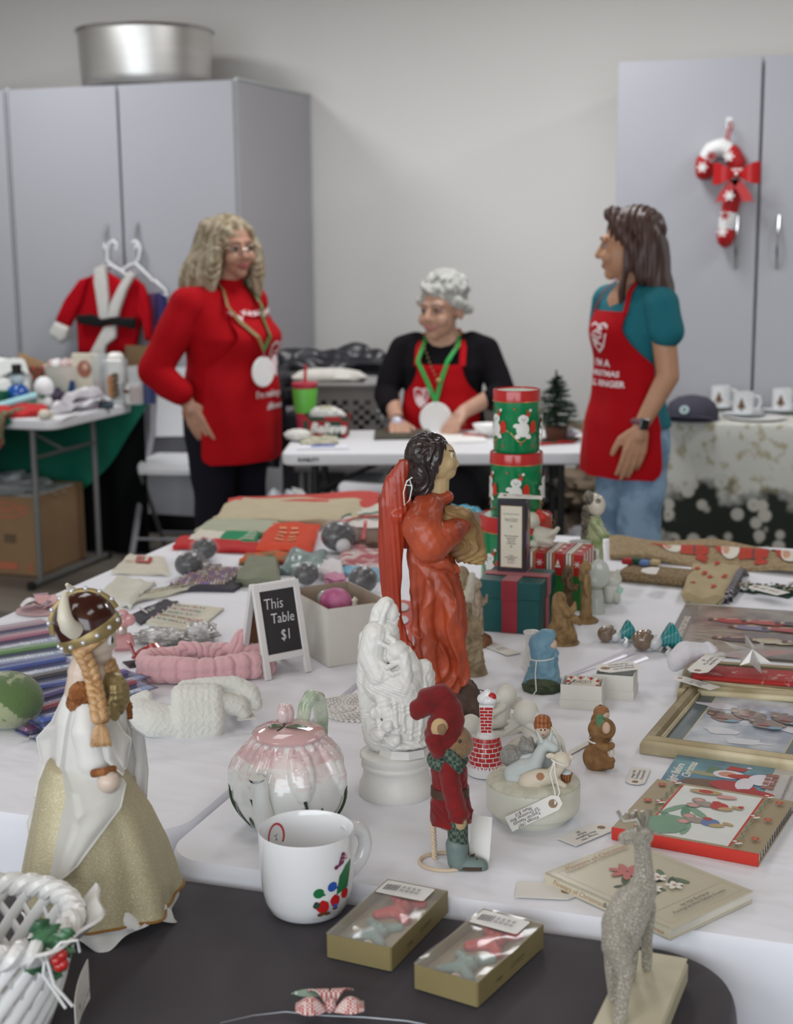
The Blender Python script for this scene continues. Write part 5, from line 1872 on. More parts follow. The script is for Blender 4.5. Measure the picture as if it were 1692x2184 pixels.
# ============ plush bear doll on stand ============
def bear():
 A=At(965,1843)
 t=A.thing('bear_doll','brown bear doll in dark red velvet coat and hat, plaid scarf and grey-green boots','doll')
 q=A.q
 red=m(122,16,16,.9,c2=(92,9,12),vs_=28,cth=(.4,.75),sheen=.15,bump=.15,bs=150)
 fur=m(128,100,70,.95,var=.2,vs_=120,sheen=.3,bump=.3,bs=300)
 beige=m(176,148,108,.9,var=.1,sheen=.2)
 plaid=m(40,62,54,.9,c2=(88,100,86),kind='checker',vs_=210,cth=(.45,.55))
 leather=m(104,120,116,.5,var=.08,vs_=40,bump=.1)
 s=S()
 s.ball(q(972,1585),(.021,.022,.022),fur)
 s.ball(q(988,1590),(.0125,.013,.0125),fur)
 s.cap(q(955,1612),q(955,1635),.016,.018,fur)
 s.chain([q(958,1640,0),q(958,1740,0)],[.016,.018],fur)
 s.chain([q(965,1650,-.022),q(968,1700,-.026),q(982,1748,-.028)],[.006,.006,.0075],beige)
 s.ball(q(983,1755,-.028),(.007,.007,.009),beige)
 s.chain([q(965,1650,.022),q(985,1700,.026),q(998,1745,.028)],[.006,.006,.0075],beige)
 s.build('body',t,.0014,2,disp=rough_(.0003,900))
 G().ball(q(981,1581,-.019),.0022,m(14,12,12,.2,coat=.5),n=12,k=8).build('eye',t)
 G().ball(q(1000,1586,0),(.003,.005,.0035),m(60,40,30,.5),n=10,k=8).build('nose',t)
 e=S()
 e.ball(q(938,1553,-.020),(.0105,.005,.0125),beige)
 e.ball(q(943,1556,-.027),(.0055,.0035,.007),fur)
 e.build('ear',t,.001,1)
 h=S()
 h.ball(q(950,1560,.0),(.024,.025,.026),red)
 h.chain([q(958,1530),q(950,1500),q(935,1490)],[.020,.018,.016],red)
 h.chain([q(940,1488),q(915,1495),q(895,1512),q(889,1522)],[.0165,.016,.013,.009],red)
 h.chain([q(935,1600,-.012),q(930,1580,-.016),q(945,1600,.01)],[.012,.012,.012],red)
 h.build('hat',t,.0014,2,disp=lambda X:.0018*np.sin(X[:,0]*120+3*np.sin(X[:,2]*90))*np.sin(X[:,2]*140))
 cs=S()
 cs.loft([(q(960,1745).x,0,q(960,1755).z,.0245,.022),(q(960,1700).x,0,q(960,1700).z,.0225,.020),(q(960,1680).x,0,q(960,1680).z,.0215,.019),(q(958,1640).x,0,q(958,1640).z,.022,.020),(q(955,1620).x,0,q(955,1618).z,.017,.016)],red)
 cs.chain([q(958,1640,-.017),q(965,1690,-.026),q(978,1738,-.028)],[.012,.0125,.012],red)
 cs.chain([q(958,1640,.017),q(980,1690,.026),q(990,1738,.028)],[.012,.0125,.012],red)
 cs.build('coat',t,.0014,2,disp=addf(folds(.001,9,0,q(960,1620).z,wob=.4,wz=90),rough_(.0005,200)))
 bt=q(960,1685)
 G().loft([(bt.x,0,bt.z-.006,.0235,.0212),(bt.x,0,bt.z+.005,.0232,.0208)],m(66,46,32,.5),32).build('belt',t)
 sc=S()
 zc=q(955,1612)
 for k in range(12):
  a,b_=2*pi*k/12,2*pi*(k+1)/12
  sc.cap((zc.x+.017*cos(a),.017*sin(a),zc.z-.004+.003*sin(a)),(zc.x+.017*cos(b_),.017*sin(b_),zc.z-.004+.003*sin(b_)),.0085,.0085,plaid)
 sc.chain([q(960,1610,-.018),q(975,1630,-.022),q(982,1645,-.022)],[.009,.008,.004],plaid)
 sc.build('scarf',t,.0014,1)
 for dy,dx in ((-.012,0),(.014,4)):
  G().tube([q(975+dx*.4,1745,dy),q(977+dx*.5,1800,dy)],[.0125,.0115],plaid,20).build('leg',t,label='leg in green plaid stocking')
  b2=S()
  b2.chain([q(974+dx,1802,dy),q(977+dx,1838,dy)],[.0135,.0125],leather)
  b2.chain([q(982+dx,1842,dy),q(1012+dx,1846,dy),q(1024+dx,1848,dy)],[.0115,.011,.010],leather)
  bo=b2.build('boot',t,.0012,2)
  g=G()
  sp=[q(x+dx,y,dy+d) for x,y,d in ((962,1850,0),(968,1854,-.010),(1000,1858,-.012),(1026,1858,-.011),(1041,1854,0),(1026,1848,.011),(1000,1845,.012),(968,1846,.010))]
  cz=min(p.z for p in sp)
  g.rings([[(p.x,p.y,max(p.z,.001)) for p in sp],[(p.x,p.y,max(p.z,.001)+.004) for p in sp]],m(70,52,42,.7))
  g.build('sole',bo)
  G().tube([q(1003+dx,1826,dy-.006),q(1012+dx,1822,dy),q(1006+dx,1832,dy+.005),q(1018+dx,1832,dy-.004)],.0011,m(60,40,34,.6),6).build('lace',bo)
 # twisted wire stand: a thing holding the doll
 st=A.thing('doll_stand','cream twisted wire stand holding up the velvet-coated bear doll','stand')
 wm=m(206,186,160,.5)
 for ph in (0,pi):
  pts=[]
  for i in range(60):
   f=i/59
   b_=q(924+4*f,1752+92*f,.014)
   pts.append(b_+V((.0018*cos(f*40+ph),.0018*sin(f*40+ph),0)))
  G().tube(pts,.0021,wm,8).build('wire',st)
 c0=A.q(965,1846,0)
 pts=[(-.019+.031*cos(a)+.010,.002+.026*sin(a),.0025) for a in [radians(d) for d in range(-160,200,12)]]
 G().tube(pts,.0024,wm,8,loop=True).build('ring_foot',st)
bear()
# ============ viking angel doll ============
def helmet_doll():
 A=At(205,1955,ZB)
 t=A.thing('angel_doll','large doll in horned brown helmet with blonde braids, white veil and gold glitter skirt','doll')
 q=A.q
 porc=m(206,188,172,.3,var=.03,sss=.1)
 wsat=m(214,213,208,.55,var=.03,bump=.15,bs=40)
 veil=m(232,231,226,.5,alpha=.5,var=.03)
 gold=m(178,168,134,.42,c2=(224,218,196),vs_=700,cth=(.5,.8),metal=.25,bump=.25,bs=800)
 trim=m(140,98,40,.6,bump=.3,bs=200)
 furm=m(128,76,38,.9,c2=(150,98,56),vs_=60,bump=1.5,bs=160)
 hair=m(196,158,112,.4,c2=(152,112,70),vs_=70,cth=(.35,.65),bump=.5,bs=200,coat=.2)
 helm=m(58,26,20,.18,var=.3,vs_=30,coat=.7)
 brass=m(150,132,90,.4,metal=.5)
 horn=m(206,200,182,.35)
 gem=m(206,208,214,.05,coat=1,metal=.3)
 # skirt
 def ring(y0,x0,x1,ry,dy=0):
  a,b=q(x0,y0),q(x1,y0)
  return ((a.x+b.x)/2,dy,(a.z+b.z)/2,(b.x-a.x)/2,ry)
 hemz=.034
 sk=[(.006,0,hemz,.088,.084),(.006,0,.055,.085,.081),(.005,0,.09,.077,.073),(.002,0,.13,.065,.061),(-.004,0,.165,.052,.048),(-.006,0,.19,.040,.038)]
 fold_=lambda a,i,z:1+(.075*(1-i/6))*sin(7*a+.6*i)+.03*(1-i/6)*sin(13*a)
 def dense(secs,k=5):
  out=[]
  for a,b in zip(secs[:-1],secs[1:]):
   for i in range(k):
    out.append(tuple(a[j]+(b[j]-a[j])*i/k for j in range(5)))
  return out+[secs[-1]]
 D=dense(sk)
 rs=[]
 fz=lambda a,f:1+(.07*(1-f))*sin(7*a+1.0)+.028*(1-f)*sin(13*a)
 def skirt_ring(s_,f,add=0,n=120):
  out=[]
  for j in range(n):
   a=2*pi*j/n
   k=fz(a,f)
   z=s_[2]+(.014*sin(a*1.0-.6)*(1-f))
   out.append((s_[0]+(s_[3]+add)*k*cos(a),s_[1]+(s_[4]+add)*k*sin(a),z))
  return out
 N_=len(D)
 g=G()
 g.rings([skirt_ring(s_,i/N_) for i,s_ in enumerate(D)],gold,False,True)
 sko=g.build('skirt',t,ang=80,label='gold glitter mesh skirt')
 hem=skirt_ring(D[0],0,.001)
 G().tube(hem,.0016,trim,6,loop=True).build('hem_trim',sko)
 g=G()
 pet=[(.006,0,.008,.086,.082),(.006,0,.02,.083,.079),(.006,0,.045,.074,.070),(.006,0,.07,.062,.058)]
 g.rings([[(s_[0]+s_[3]*(1+.07*sin(11*a+2*i*.3))*cos(a),s_[4]*(1+.07*sin(11*a+2*i*.3))*sin(a),s_[2]+(.010*sin(5*a))*(i<2)) for a in [2*pi*j/120 for j in range(120)]] for i,s_ in enumerate(dense(pet,3))],wsat,False,False)
 g.build('petticoat',t,ang=80,label='white satin ruffled petticoat')
 G().lathe([(.058,0),(.062,.004),(.060,.010),(.05,.012)],m(140,118,60,.4,metal=.5,bump=.5,bs=120),n=48).build('base',t,label='gold base ring')
 # torso
 s=S()
 z_=lambda y:q(205,y).z
 x_=lambda x:q(x,1600).x
 s.loft([(x_(195),0,.185,.040,.038),(x_(192),0,z_(1600),.038,.034),(x_(200),0,z_(1530),.040,.032),(x_(205),0,z_(1480),.034,.026),(x_(200),0,z_(1455),.02,.02)],wsat)
 s.chain([q(190,1500,-.03),q(186,1560,-.044),q(200,1620,-.048),q(222,1655,-.046)],[.015,.018,.018,.014],wsat)
 s.chain([q(230,1500,.03),q(250,1560,.044),q(262,1620,.046),q(262,1655,.040)],[.014,.017,.016,.013],wsat)
 s.build('bodice',t,.002,2,disp=addf(rough_(.0006,120)))
 G().tube([q(198,1650,-.068),q(222,1646,-.078),q(243,1640,-.066)],.0046,furm,8).build('cuff',t,label='brown cuff')
 G().ball(q(232,1668,-.074),(.0125,.0125,.0125),porc,n=24,k=16).build('hand',t)
 G().ball(q(268,1666,.04),(.0125,.0125,.0125),porc,n=24,k=16).build('hand',t)
 ar=S()
 ar.ball(q(244,1480,-.012),(.017,.020,.026),brass)
 ar.ball(q(228,1520,-.02),(.014,.018,.022),brass)
 ar.build('breastplate',t,.002,1,disp=lambda X:.0005*np.sign(np.sin(X[:,0]*420+X[:,2]*420))*np.sign(np.sin(X[:,0]*420-X[:,2]*420)),label='woven brass breastplate')
 # head and neck
 h=S()
 h.ball(q(200,1355),(.0255,.027,.030),porc)
 h.ball(q(206,1388),(.018,.020,.017),porc)
 h.ball(q(244,1376,0),(.0035,.004,.003),porc)
 h.chain([q(188,1395),q(184,1435),q(190,1470)],[.016,.021,.028],porc)
 h.build('head',t,.0016,2)
 for e in (-1,1):
  pe=q(231,1359,0)
  base=V((pe.x+.001,e*.017,pe.z+(.002 if e<0 else 0)))
  ey=G().ball(base,(.0035,.006,.0072),m(236,236,232,.2),n=14,k=10).build('eye',t)
  G().ball(base+V((.0018,e*.001,-.0005)),(.0028,.0042,.0048),m(30,44,36,.1,coat=.6),n=14,k=10).build('iris',ey)
  G().tube([base+V((-.001,e*.004,.010)),base+V((.0025,e*.0,.0125)),base+V((.002,-e*.005,.0115))],.0006,m(120,82,56,.6),6).build('eyebrow',t)
 # helmet
 C_=q(184,1332)
 hm=G()
 rot=Euler((0,radians(-25),0)).to_matrix()
 prof=[(.0345,-.012),(.0352,0),(.0335,.012),(.029,.024),(.020,.033),(.009,.0375),(.001,.0385)]
 hm.lathe([(r,z) for r,z in prof],helm,n=48,rot=rot,c=C_,cap0=True,sx=1.02,sy=1.0)
 ho=hm.build('helmet',t,ang=80)
 g=G()
 g.lathe([(.0362,-.016),(.0372,-.012),(.0372,-.004),(.0360,-.001)],brass,n=48,rot=rot,c=C_)
 g.build('brow_band',ho)
 for a in range(14):
  an=2*pi*a/14
  c=C_+rot @ V((.0375*cos(an),.0372*sin(an),-.008))
  G().ball(c,.0028,gem,n=8,k=6).build('gem',ho)
 # brass crest over the crown with gems, running front to back
 G().tube([C_+rot @ V((.037*sin(a) ,.0,.0385*cos(a))) for a in [radians(d) for d in range(-80,95,12)]],.0042,brass,8,.5,nrm=(0,1,0)).build('crest_band',ho)
 for d in range(-60,90,22):
  a=radians(d)
  G().ball(C_+rot @ V((.040*sin(a),.0,.0415*cos(a))),.003,gem,n=8,k=6).build('gem',ho)
 for e in (-1,1):
  hs=G()
  b0=C_+rot @ V((.004,e*.033,.004))
  off=e*.012
  if e<0:
   pts=[q(160,1345,-.034),q(146,1336,-.042),q(138,1318,-.044),q(136,1296,-.040),q(137,1276,-.034),q(140,1262,-.030)]
  else:
   pts=[q(190,1300,.034),q(176,1282,.046),q(160,1266,.048),q(150,1255,.044),q(142,1246,.040)]
  hs.tube(pts,[.0105,.0098,.0085,.0065,.0045,.0022][:len(pts)] if e<0 else [.010,.0085,.006,.004,.002],horn,16)
  hs.build('horn',ho)
 # braids
 for e in (-1,1):
  dy0=-.030 if e<0 else .026
  path=[(172,1388,dy0),(190,1420,dy0-.004*-e),(200,1455,dy0-.006),(207,1490,-.056),(212,1525,-.066),(214,1535,-.068)] if e<0 else [(225,1405,.01),(236,1430,.004),(246,1460,-.004),(250,1478,-.010)]
  P3=[q(*p) for p in path]
  L3=[]
  for a,b in zip(P3[:-1],P3[1:]):
   for i in range(12):
    L3.append(a.lerp(b,i/12))
  br=G()
  n3=len(L3)
  for ph in (0,2*pi/3,4*pi/3):
   pts=[p+V((.0052*sin(i*.42+ph),.0036*sin(i*.84+2*ph),0)) for i,p in enumerate(L3)]
   br.tube(pts,[.0052]*n3,hair,8)
  br.build('braid',t,ang=80)
 fr=S()
 for j in range(5):
  fr.chain([q(222-12*j,1362+3*j,-.031+.002*j),q(195-6*j,1378+3*j,-.033),q(176,1392,-.031)],[.003,.005,.005],hair)
 fr.build('fringe',t,.0014,1)
 g=G()
 tp=q(214,1534,-.070)
 rd=random.Random(5)
 for k in range(46):
  a,r_=2*pi*k/46*5,.014*sqrt((k %9)/9+.1)
  g.tube([tp,tp+V((r_*.7*cos(a),r_*.3*sin(a),-.012)),tp+V((r_*cos(a),r_*.5*sin(a),-.028-.002*rd.random()))],.0013,hair,5)
 g.build('tassel',t)['kind']='stuff'
 G().tube([tp+V((.004*cos(a*pi/6),.004*sin(a*pi/6),-.002)) for a in range(12)],.0016,hair,6,loop=True).build('tie',t)
 # fur collar
 f1=S()
 f1.chain([q(160,1500,-.030),q(172,1478,-.036),q(190,1480,-.036),q(202,1492,-.034)],[.010,.013,.012,.009],furm)
 f1.build('fur_collar',t,.0016,1,disp=rough_(.0008,900))
 f2=S()
 f2.chain([q(256,1488,.006),q(268,1508,.004),q(276,1528,.0)],[.008,.008,.004],furm)
 f2.build('fur_collar',t,.0016,1,disp=rough_(.0008,900))
 # veils: curved sheets with soft folds
 def sheet3(rows,mt,name,lab=None,wob=.004,hemr=.0009):
  """rows of picture places (px,py,dy) down the cloth"""
  R3=[[q(*p) for p in r] for r in rows]
  nr,nc=len(R3),len(R3[0])
  def fn(u,v):
   x,y=u*(nr-1),v*(nc-1)
   i,j=min(int(x),nr-2),min(int(y),nc-2)
   fx,fy=x-i,y-j
   fx,fy=fx*fx*(3-2*fx)*.5+fx*.5,fy
   p=(R3[i][j]*(1-fy)+R3[i][j+1]*fy)*(1-fx)+(R3[i+1][j]*(1-fy)+R3[i+1][j+1]*fy)*fx
   return p+V((0,wob*sin(v*9+u*5)*u,0))
  o=G().grid(fn,24,18,mt,.0005).build(name,t,ang=80)
  if lab:
   o['label']=lab
  edge=[fn(i/24,0) for i in range(25)]+[fn(1,j/12) for j in range(1,13)]+[fn(1-i/24,1) for i in range(1,25)]
  G().tube(edge,hemr,wsat,5).build('rolled_hem',o)
 sheet3([[(146,1470,.02),(165,1465,-.03),(200,1475,-.036)],[(118,1540,.03),(150,1545,-.04),(175,1560,-.052)],[(105,1640,.04),(140,1640,-.05),(180,1640,-.056)],[(85,1700,.04),(160,1700,-.07),(262,1660,-.058)],
   [(58,1752,.03),(170,1740,-.085),(268,1672,-.062)],[(66,1820,.01),(150,1800,-.09),(258,1722,-.072)],[(80,1892,-.02),(120,1880,-.085),(165,1850,-.095)]],veil,'overskirt','sheer white overskirt with rolled hem')
 sheet3([[(140,1475,.02),(150,1470,.0),(160,1470,-.02)],[(110,1540,.04),(122,1540,.02),(135,1545,-.01)],[(78,1575,.05),(100,1600,.03),(125,1600,.0)],[(88,1620,.05),(100,1640,.03),(128,1650,.0)],[(70,1700,.05),(90,1700,.03),(122,1700,.0)]],veil,'veil','sheer white veil hanging at the back')
 sheet3([[(205,1500,-.038),(222,1520,-.036),(236,1510,-.03)],[(210,1550,-.056),(235,1560,-.056),(262,1560,-.03)],[(225,1620,-.064),(250,1610,-.06),(280,1575,-.03)],[(262,1650,-.066),(266,1640,-.06),(272,1628,-.04)]],veil,'veil','sheer white ruffle over the near arm')
 sheet3([[(262,1510,.02),(272,1530,.01),(280,1550,.0)],[(280,1560,.03),(295,1570,.02),(308,1570,.01)],[(282,1620,.04),(300,1630,.03),(316,1640,.02)],[(285,1690,.04),(300,1700,.03),(312,1710,.02)],[(300,1720,.04),(308,1730,.03),(314,1745,.02)]],veil,'veil','sheer white ruffle falling on the far side')
helmet_doll()
# ============ mug, teapot ============
cer=m(226,227,228,.12,coat=.6,var=.01)
def big_mug():
 A=At(657,1938,ZB)
 t=A.thing('mug','large white mug with colourful winter clothes print and red circle inside, on the black cloth','mug')
 R_=.0555
 H=A.q(657,1766).z
 pf=[(.001,.002),(R_*.72,0),(R_*.80,.004),(R_*.90,.016),(R_*.96,.034),(R_*.995,.062),(R_,H-.004),(R_*.985,H),(R_*.955,H-.003),(R_*.95,H-.02),(R_*.93,.04),(R_*.85,.016),(R_*.7,.008),(.001,.007)]
 G().lathe(pf,cer,n=72,cap0=False,cap1=False).build('cup',t,ang=50)
 a0=radians(8)
 pts=[(R_-.002,0,H*.80),(R_+.012,0,H*.84),(R_+.026,0,H*.74),(R_+.030,0,H*.56),(R_+.022,0,H*.38),(R_-.002,0,H*.26)]
 sm=[]
 for i in range(len(pts)-1):
  for k in range(5):
   sm.append(V(pts[i]).lerp(V(pts[i+1]),k/5))
 sm.append(V(pts[-1]))
 for _ in range(3):
  sm=[sm[0]]+[(sm[i-1]+sm[i]*2+sm[i+1])/4 for i in range(1,len(sm)-1)]+[sm[-1]]
 Rh=Matrix.Rotation(radians(34),3,'Z')
 G().tube([Rh @ p for p in sm],.0072,cer,14,1.25).build('handle',t)
 def out(u,v,h):
  a=-pi/2+u/R_
  z=v
  rr=R_*min(1,.955+.045*min(1,max(0,(z-.03)/.035)))+h
  return V((rr*cos(a),rr*sin(a),z))
 pr_=Print(out,sub=.004,h0=.0004)
 gn,rd_,bl,pu,sk,br_=m(34,110,66,.3),m(176,30,34,.3),m(40,84,168,.3),m(112,46,84,.3),m(222,206,190,.3),m(92,60,40,.3)
 # plain winter clothes in the colours of the print: caps, coats, boots, a green tree shape
 pr_.poly([(.036,.036),(.056,.040),(.062,.072),(.050,.068),(.040,.058)],gn)
 pr_.ell(.013,.043,.0065,.006,gn).rect(.008,.039,.021,.0415,gn)
 pr_.ell(.030,.048,.0062,.006,bl).rect(.025,.044,.038,.0465,bl)
 pr_.poly([(.036,.069),(.046,.072),(.049,.084),(.044,.086)],pu).ell(.035,.0705,.003,.0026,pu)
 pr_.blob(.018,.026,.0078,rd_,3,.15).blob(.034,.030,.0072,rd_,4,.15).blob(.049,.034,.006,rd_,5,.15)
 pr_.blob(.010,.029,.004,m(48,66,50,.4),6,.3).ell(.015,.0175,.0045,.0022,br_,10).ell(.022,.0175,.0045,.0022,br_,-10).ell(.033,.0215,.004,.002,br_).rect(.031,.022,.036,.0265,bl)
 for k in range(6):
  pr_.line([(.004+.009*k,.0135+.0012*k),(.011+.009*k,.0125+.0014*k)],.0004,m(150,150,150,.4))
 pr_.line([(.040,.078),(.050,.078)],.0022,m(170,110,130,.4)).line([(.041,.082),(.049,.082)],.0015,m(170,110,130,.4))
 pr_.build('winter_print',t)
 ri=.951*R_
 def inn(u,v,h):
  a=radians(134)-u/ri
  return V(((ri-h-.0003)*cos(a),(ri-h-.0003)*sin(a),v))
 p2=Print(inn)
 p2.line([(.0125*cos(q),H-.026+.0165*sin(q)) for q in [2*pi*i/32 for i in range(32)]],.0026,m(190,66,70,.4),True)
 p2.ell(0,H-.026,.011,.015,m(222,222,220,.4))
 p2.text('$5',0,H-.026,.011,ink_m,rot=180,shear=.2)
 p2.build('price_sticker',t,label='white price sticker ringed in red inside the mug')
big_mug()
def teapot():
 A=At(620,1760)
 t=A.thing('teapot','glazed white teapot with pink tulip relief, pink lid and green leaf handle','teapot')
 H=A.q(620,1566).z
 R_=121*A.k
 def prof(z):
  f=z/H
  return R_*(.62+.38*sin(min(1,f/.42)*pi/2)) if f<.42 else R_*(1-.44*((f-.42)/.58)**2.1)
 wh=m(222,224,221,.12,coat=.7,var=.015)
 pk=m(204,168,170,.15,c2=(224,210,208),vs_=40,coat=.7,cth=(.35,.65))
 pk2=m(216,198,197,.15,c2=(224,222,218),vs_=60,coat=.7,cth=(.35,.6))
 lp=m(208,172,172,.12,coat=.8,var=.04)
 gn=m(74,106,70,.25,coat=.5,var=.25,vs_=60)
 dg=m(38,62,34,.3,coat=.4,var=.3,vs_=90)
 s=S()
 s.g.lathe([(.001,0)]+[(prof(H*i/24),H*i/24) for i in range(25)]+[(.001,H)],wh,n=96)
 s.p.append(('l',(np.array((0,0,0.)),np.array((0,0,H)),(R_*.93,R_*.93),(R_*.6,R_*.6)),s._m(wh),False))
 def sp(a,f,o=0.0):
  z=H*f
  r_=prof(z)+o
  return V((r_*cos(a),r_*sin(a),z))
 nt_=7
 for k in range(nt_):
  a=-pi/2+radians(14)+2*pi*k/nt_
  for da,f0,f1,r0,r1 in ((0,.44,.90,.0125,.0085),(-.15,.50,.94,.0095,.0065),(.15,.50,.94,.0095,.0065)):
   n=5
   for i in range(n):
    g0,g1=i/n,(i+1)/n
    sw=sin(pi*(g0*.7+.2))
    s.cap(sp(a+da*(.5+g0*.7),f0+(f1-f0)*g0,-.004),sp(a+da*(.5+g1*.7),f0+(f1-f0)*g1,-.004),r0*sin(pi*(g0*.75+.15))+.001,r0*sin(pi*(g1*.75+.15))+.001,pk if g1>.7 else pk2 if g1>.45 else wh)
 # rim of petal tips
 for k in range(21):
  a=2*pi*k/21
  s.cap(sp(a,.93,-.001),sp(a+.06,1.03,-.003),.004,.0022,pk)
 b=s.build('body',t,.0013,2)
 for k in range(nt_):
  a=-pi/2+radians(14)+2*pi*k/nt_
  G().tube([sp(a+.05*sin(i*.5+k),.50-.47*i/8,.003) for i in range(9)],[.0032 if i==0 else .0019 for i in range(9)],dg,8).build('stem',t)
  for e,ln in ((.28,.34),(-.22,.22)):
   def lf(u,v,a=a,e=e,ln=ln):
    w_=.085*sin(pi*min(1,u*.92+.08))**.8
    return sp(a+e+(v-.5)*2*w_*.9+.05*u,.04+ln*u,.0016-.001*abs(v-.5))
   G().grid(lf,10,4,dg,.0004).build('leaf',t)
 # lid
 G().lathe([(.046,H-.001),(.047,H+.003),(.043,H+.007),(.03,H+.011),(.012,H+.0135),(.001,H+.014)],lp,n=48).build('lid',t)
 ld=S()
 c=V((-.004,.006,H+.014))
 for k in range(3):
  a=2*pi*k/3
  ld.ball(c+V((.004*cos(a),.004*sin(a),.012)),(.0085,.0085,.013),pk)
 ld.cap(c,c+V((0,0,.004)),.004,.006,pk)
 ld.build('lid_knob',t,.0009,1,label='pink tulip bud knob')
 g=G()
 g.tube([c+V((0,-.002,.003)),V((-.006,-.010,H+.0135)),V((-.014,-.020,H+.0115))],.0016,dg,6)
 g.build('knob_stem',t)
 for q_ in (((-.008,-.008),(-.026,-.010)),((-.004,-.012),(.026,-.016))):
  p0,p1=[V((x,y,H+.0118-.10*(x*x+y*y)**.5*.25)) for x,y in q_]
  dr=(p1-p0)
  sd=dr.cross(V((0,0,1))).normalized()
  G().grid(lambda u,v:p0+dr*u+sd*((v-.5)*.011*sin(pi*u)**.7)+V((0,0,.0022+.002*sin(pi*u))),8,3,gn,.0006).build('leaf',t)
 # spout towards the viewer, a little left
 d=V((-.42,-.9,0)).normalized()
 pts,rr=[],[]
 for r_,z,w_ in ((.052,.018,.018),(.068,.028,.0165),(.080,.046,.013),(.086,.068,.0105),(.089,.088,.0098),(.093,.099,.0105)):
  pts.append(d*r_+V((0,0,z*H/.125)))
  rr.append(w_)
 g=G()
 g.tube(pts,rr,wh,20,cap=False)
 g.tube([pts[-1],pts[-1]+V((0,0,.0005)),pts[-2]],[.0105,.0078,.0070],wh,20,cap=False)
 g.build('spout',t,ang=70)
 G().ball(pts[-2]+V((0,0,.004)),(.007,.007,.002),m(120,118,112,.5),n=14,k=6).build('spout_hole_shade',t)  # grey disc painted for the shade inside the spout mouth
 # handle behind, a little right
 d=V((.47,.88,0)).normalized()
 G().tube([d*r_+V((0,0,z)) for r_,z in ((.040,H*1.02),(.048,H*1.18),(.066,H*1.26),(.086,H*1.20),(.095,H*.95),(.092,H*.6),(.072,H*.3))],[.009,.0095,.010,.010,.010,.009,.009],m(196,208,190,.15,c2=(110,136,96),vs_=30,coat=.7,cth=(.5,.8)),16,.8).build('handle',t)
teapot()
# ============ generic little figurines ============
def figurine(name,label,px,py,top,mt,build,cat='figurine',vox=.0013,turn=0,disp=None,group=None,sm=1,z=Z):
 A=At(px,py,z)
 t=A.thing(name,label,cat,group,turn)
 H=A.q(px,top).z
 s=S()
 build(s,H,mt)
 s.build('body',t,vox,sm,disp=disp)
 return A,t,H
def robed(hood=None,skin_=None,arms='pray',lean=0.0,w_=.2,face=1):
 """standing robed figure facing +x (picture right); H scales all"""
 def b(s,H,mt):
  s.loft([(0,0,0,w_*H*.95,w_*H*.8),(0,0,H*.1,w_*H*.8,w_*H*.7),(0,0,H*.45,w_*H*.62,w_*H*.55),(0,0,H*.7,w_*H*.62,w_*H*.62),(0,0,H*.80,w_*H*.35,w_*H*.4)],mt)
  s.ball((lean*H,0,H*.905),(.068*H,.068*H,.085*H),hood or mt)
  s.chain([(lean*H-.02*H,0,H*.95),(-.05*H,0,H*.85),(-.06*H,0,H*.72)],[.06*H,.07*H,.07*H],hood or mt)
  s.ball((lean*H+.035*H*face,0,H*.895),(.045*H,.05*H,.062*H),skin_ or mt)
  if arms=='pray':
   for e in (-1,1):
    s.chain([(0,e*.1*H,H*.76),(.03*H,e*.12*H,H*.62),(.12*H,e*.03*H,H*.66),(.14*H,0,H*.74)],[.05*H,.045*H,.035*H,.02*H],mt)
  elif arms=='hold':
   for e in (-1,1):
    s.chain([(0,e*.1*H,H*.76),(.02*H,e*.14*H,H*.6),(.13*H,e*.06*H,H*.56)],[.05*H,.045*H,.035*H],mt)
   s.ball((.15*H,0,H*.6),(.05*H,.07*H,.05*H),mt)
  elif arms=='down':
   for e in (-1,1):
    s.chain([(0,e*.1*H,H*.76),(0,e*.17*H,H*.6),(.03*H,e*.18*H,H*.46)],[.05*H,.042*H,.03*H],mt)
 return b
stone=m(158,142,112,.6,c2=(120,100,72),vs_=50,cth=(.4,.7),bump=.2,bs=120)
stone2=m(150,122,80,.6,c2=(112,84,48),vs_=60,cth=(.4,.7),bump=.2,bs=120)
pale=m(200,196,180,.5,c2=(168,158,134),vs_=50,cth=(.45,.75))
bisq=m(216,214,204,.55,var=.04)
# blue robed figure with string
blue=m(122,160,178,.65,c2=(104,144,164),vs_=50,bump=.25,bs=110)
A,t,H=figurine('robed_figurine','blue painted figurine in hooded cloak bending forward, tied with white string',1157,1470,1345,blue,
 lambda s,H,mt:(s.loft([(0,0,0,.033,.028),(0,0,.014,.031,.026),(.003,0,.05,.022,.020),(.002,0,.075,.017,.017)],mt),
     s.chain([(0,0,.055),(-.006,0,.08),(.004,0,H*.88),(.012,0,H*.93)],[.018,.0175,.0155,.010],mt),s.chain([(.0,0,.08),(.018,0,.062),(.020,0,.05)],[.014,.009,.006],mt),
     s.ball((.016,0,.078),(.008,.009,.010),m(206,178,158,.5)),s.cap((.0,0,.002),(.0,0,.006),.032,.031,m(72,84,62,.7))),disp=folds(.0012,9,0,.09,wob=.5,wz=70))
G().lathe([(.033,0),(.0345,.006),(.031,.013)],m(70,82,58,.7,c2=(46,58,40),vs_=90,bump=.5,bs=90),n=40,rfun=lambda a,z,i:1+.03*sin(11*a)).build('mossy_base',t)
G().tube([(.021*cos(a),.021*sin(a),.056+.002*cos(a)) for a in [2*pi*i/24 for i in range(24)]],.0011,string_m,6,loop=True).tube([(-.010,-.019,.056),(-.012,-.025,.035),(-.010,-.034,.008),(-.016,-.040,.001)],.0011,string_m,6).build('string',t)
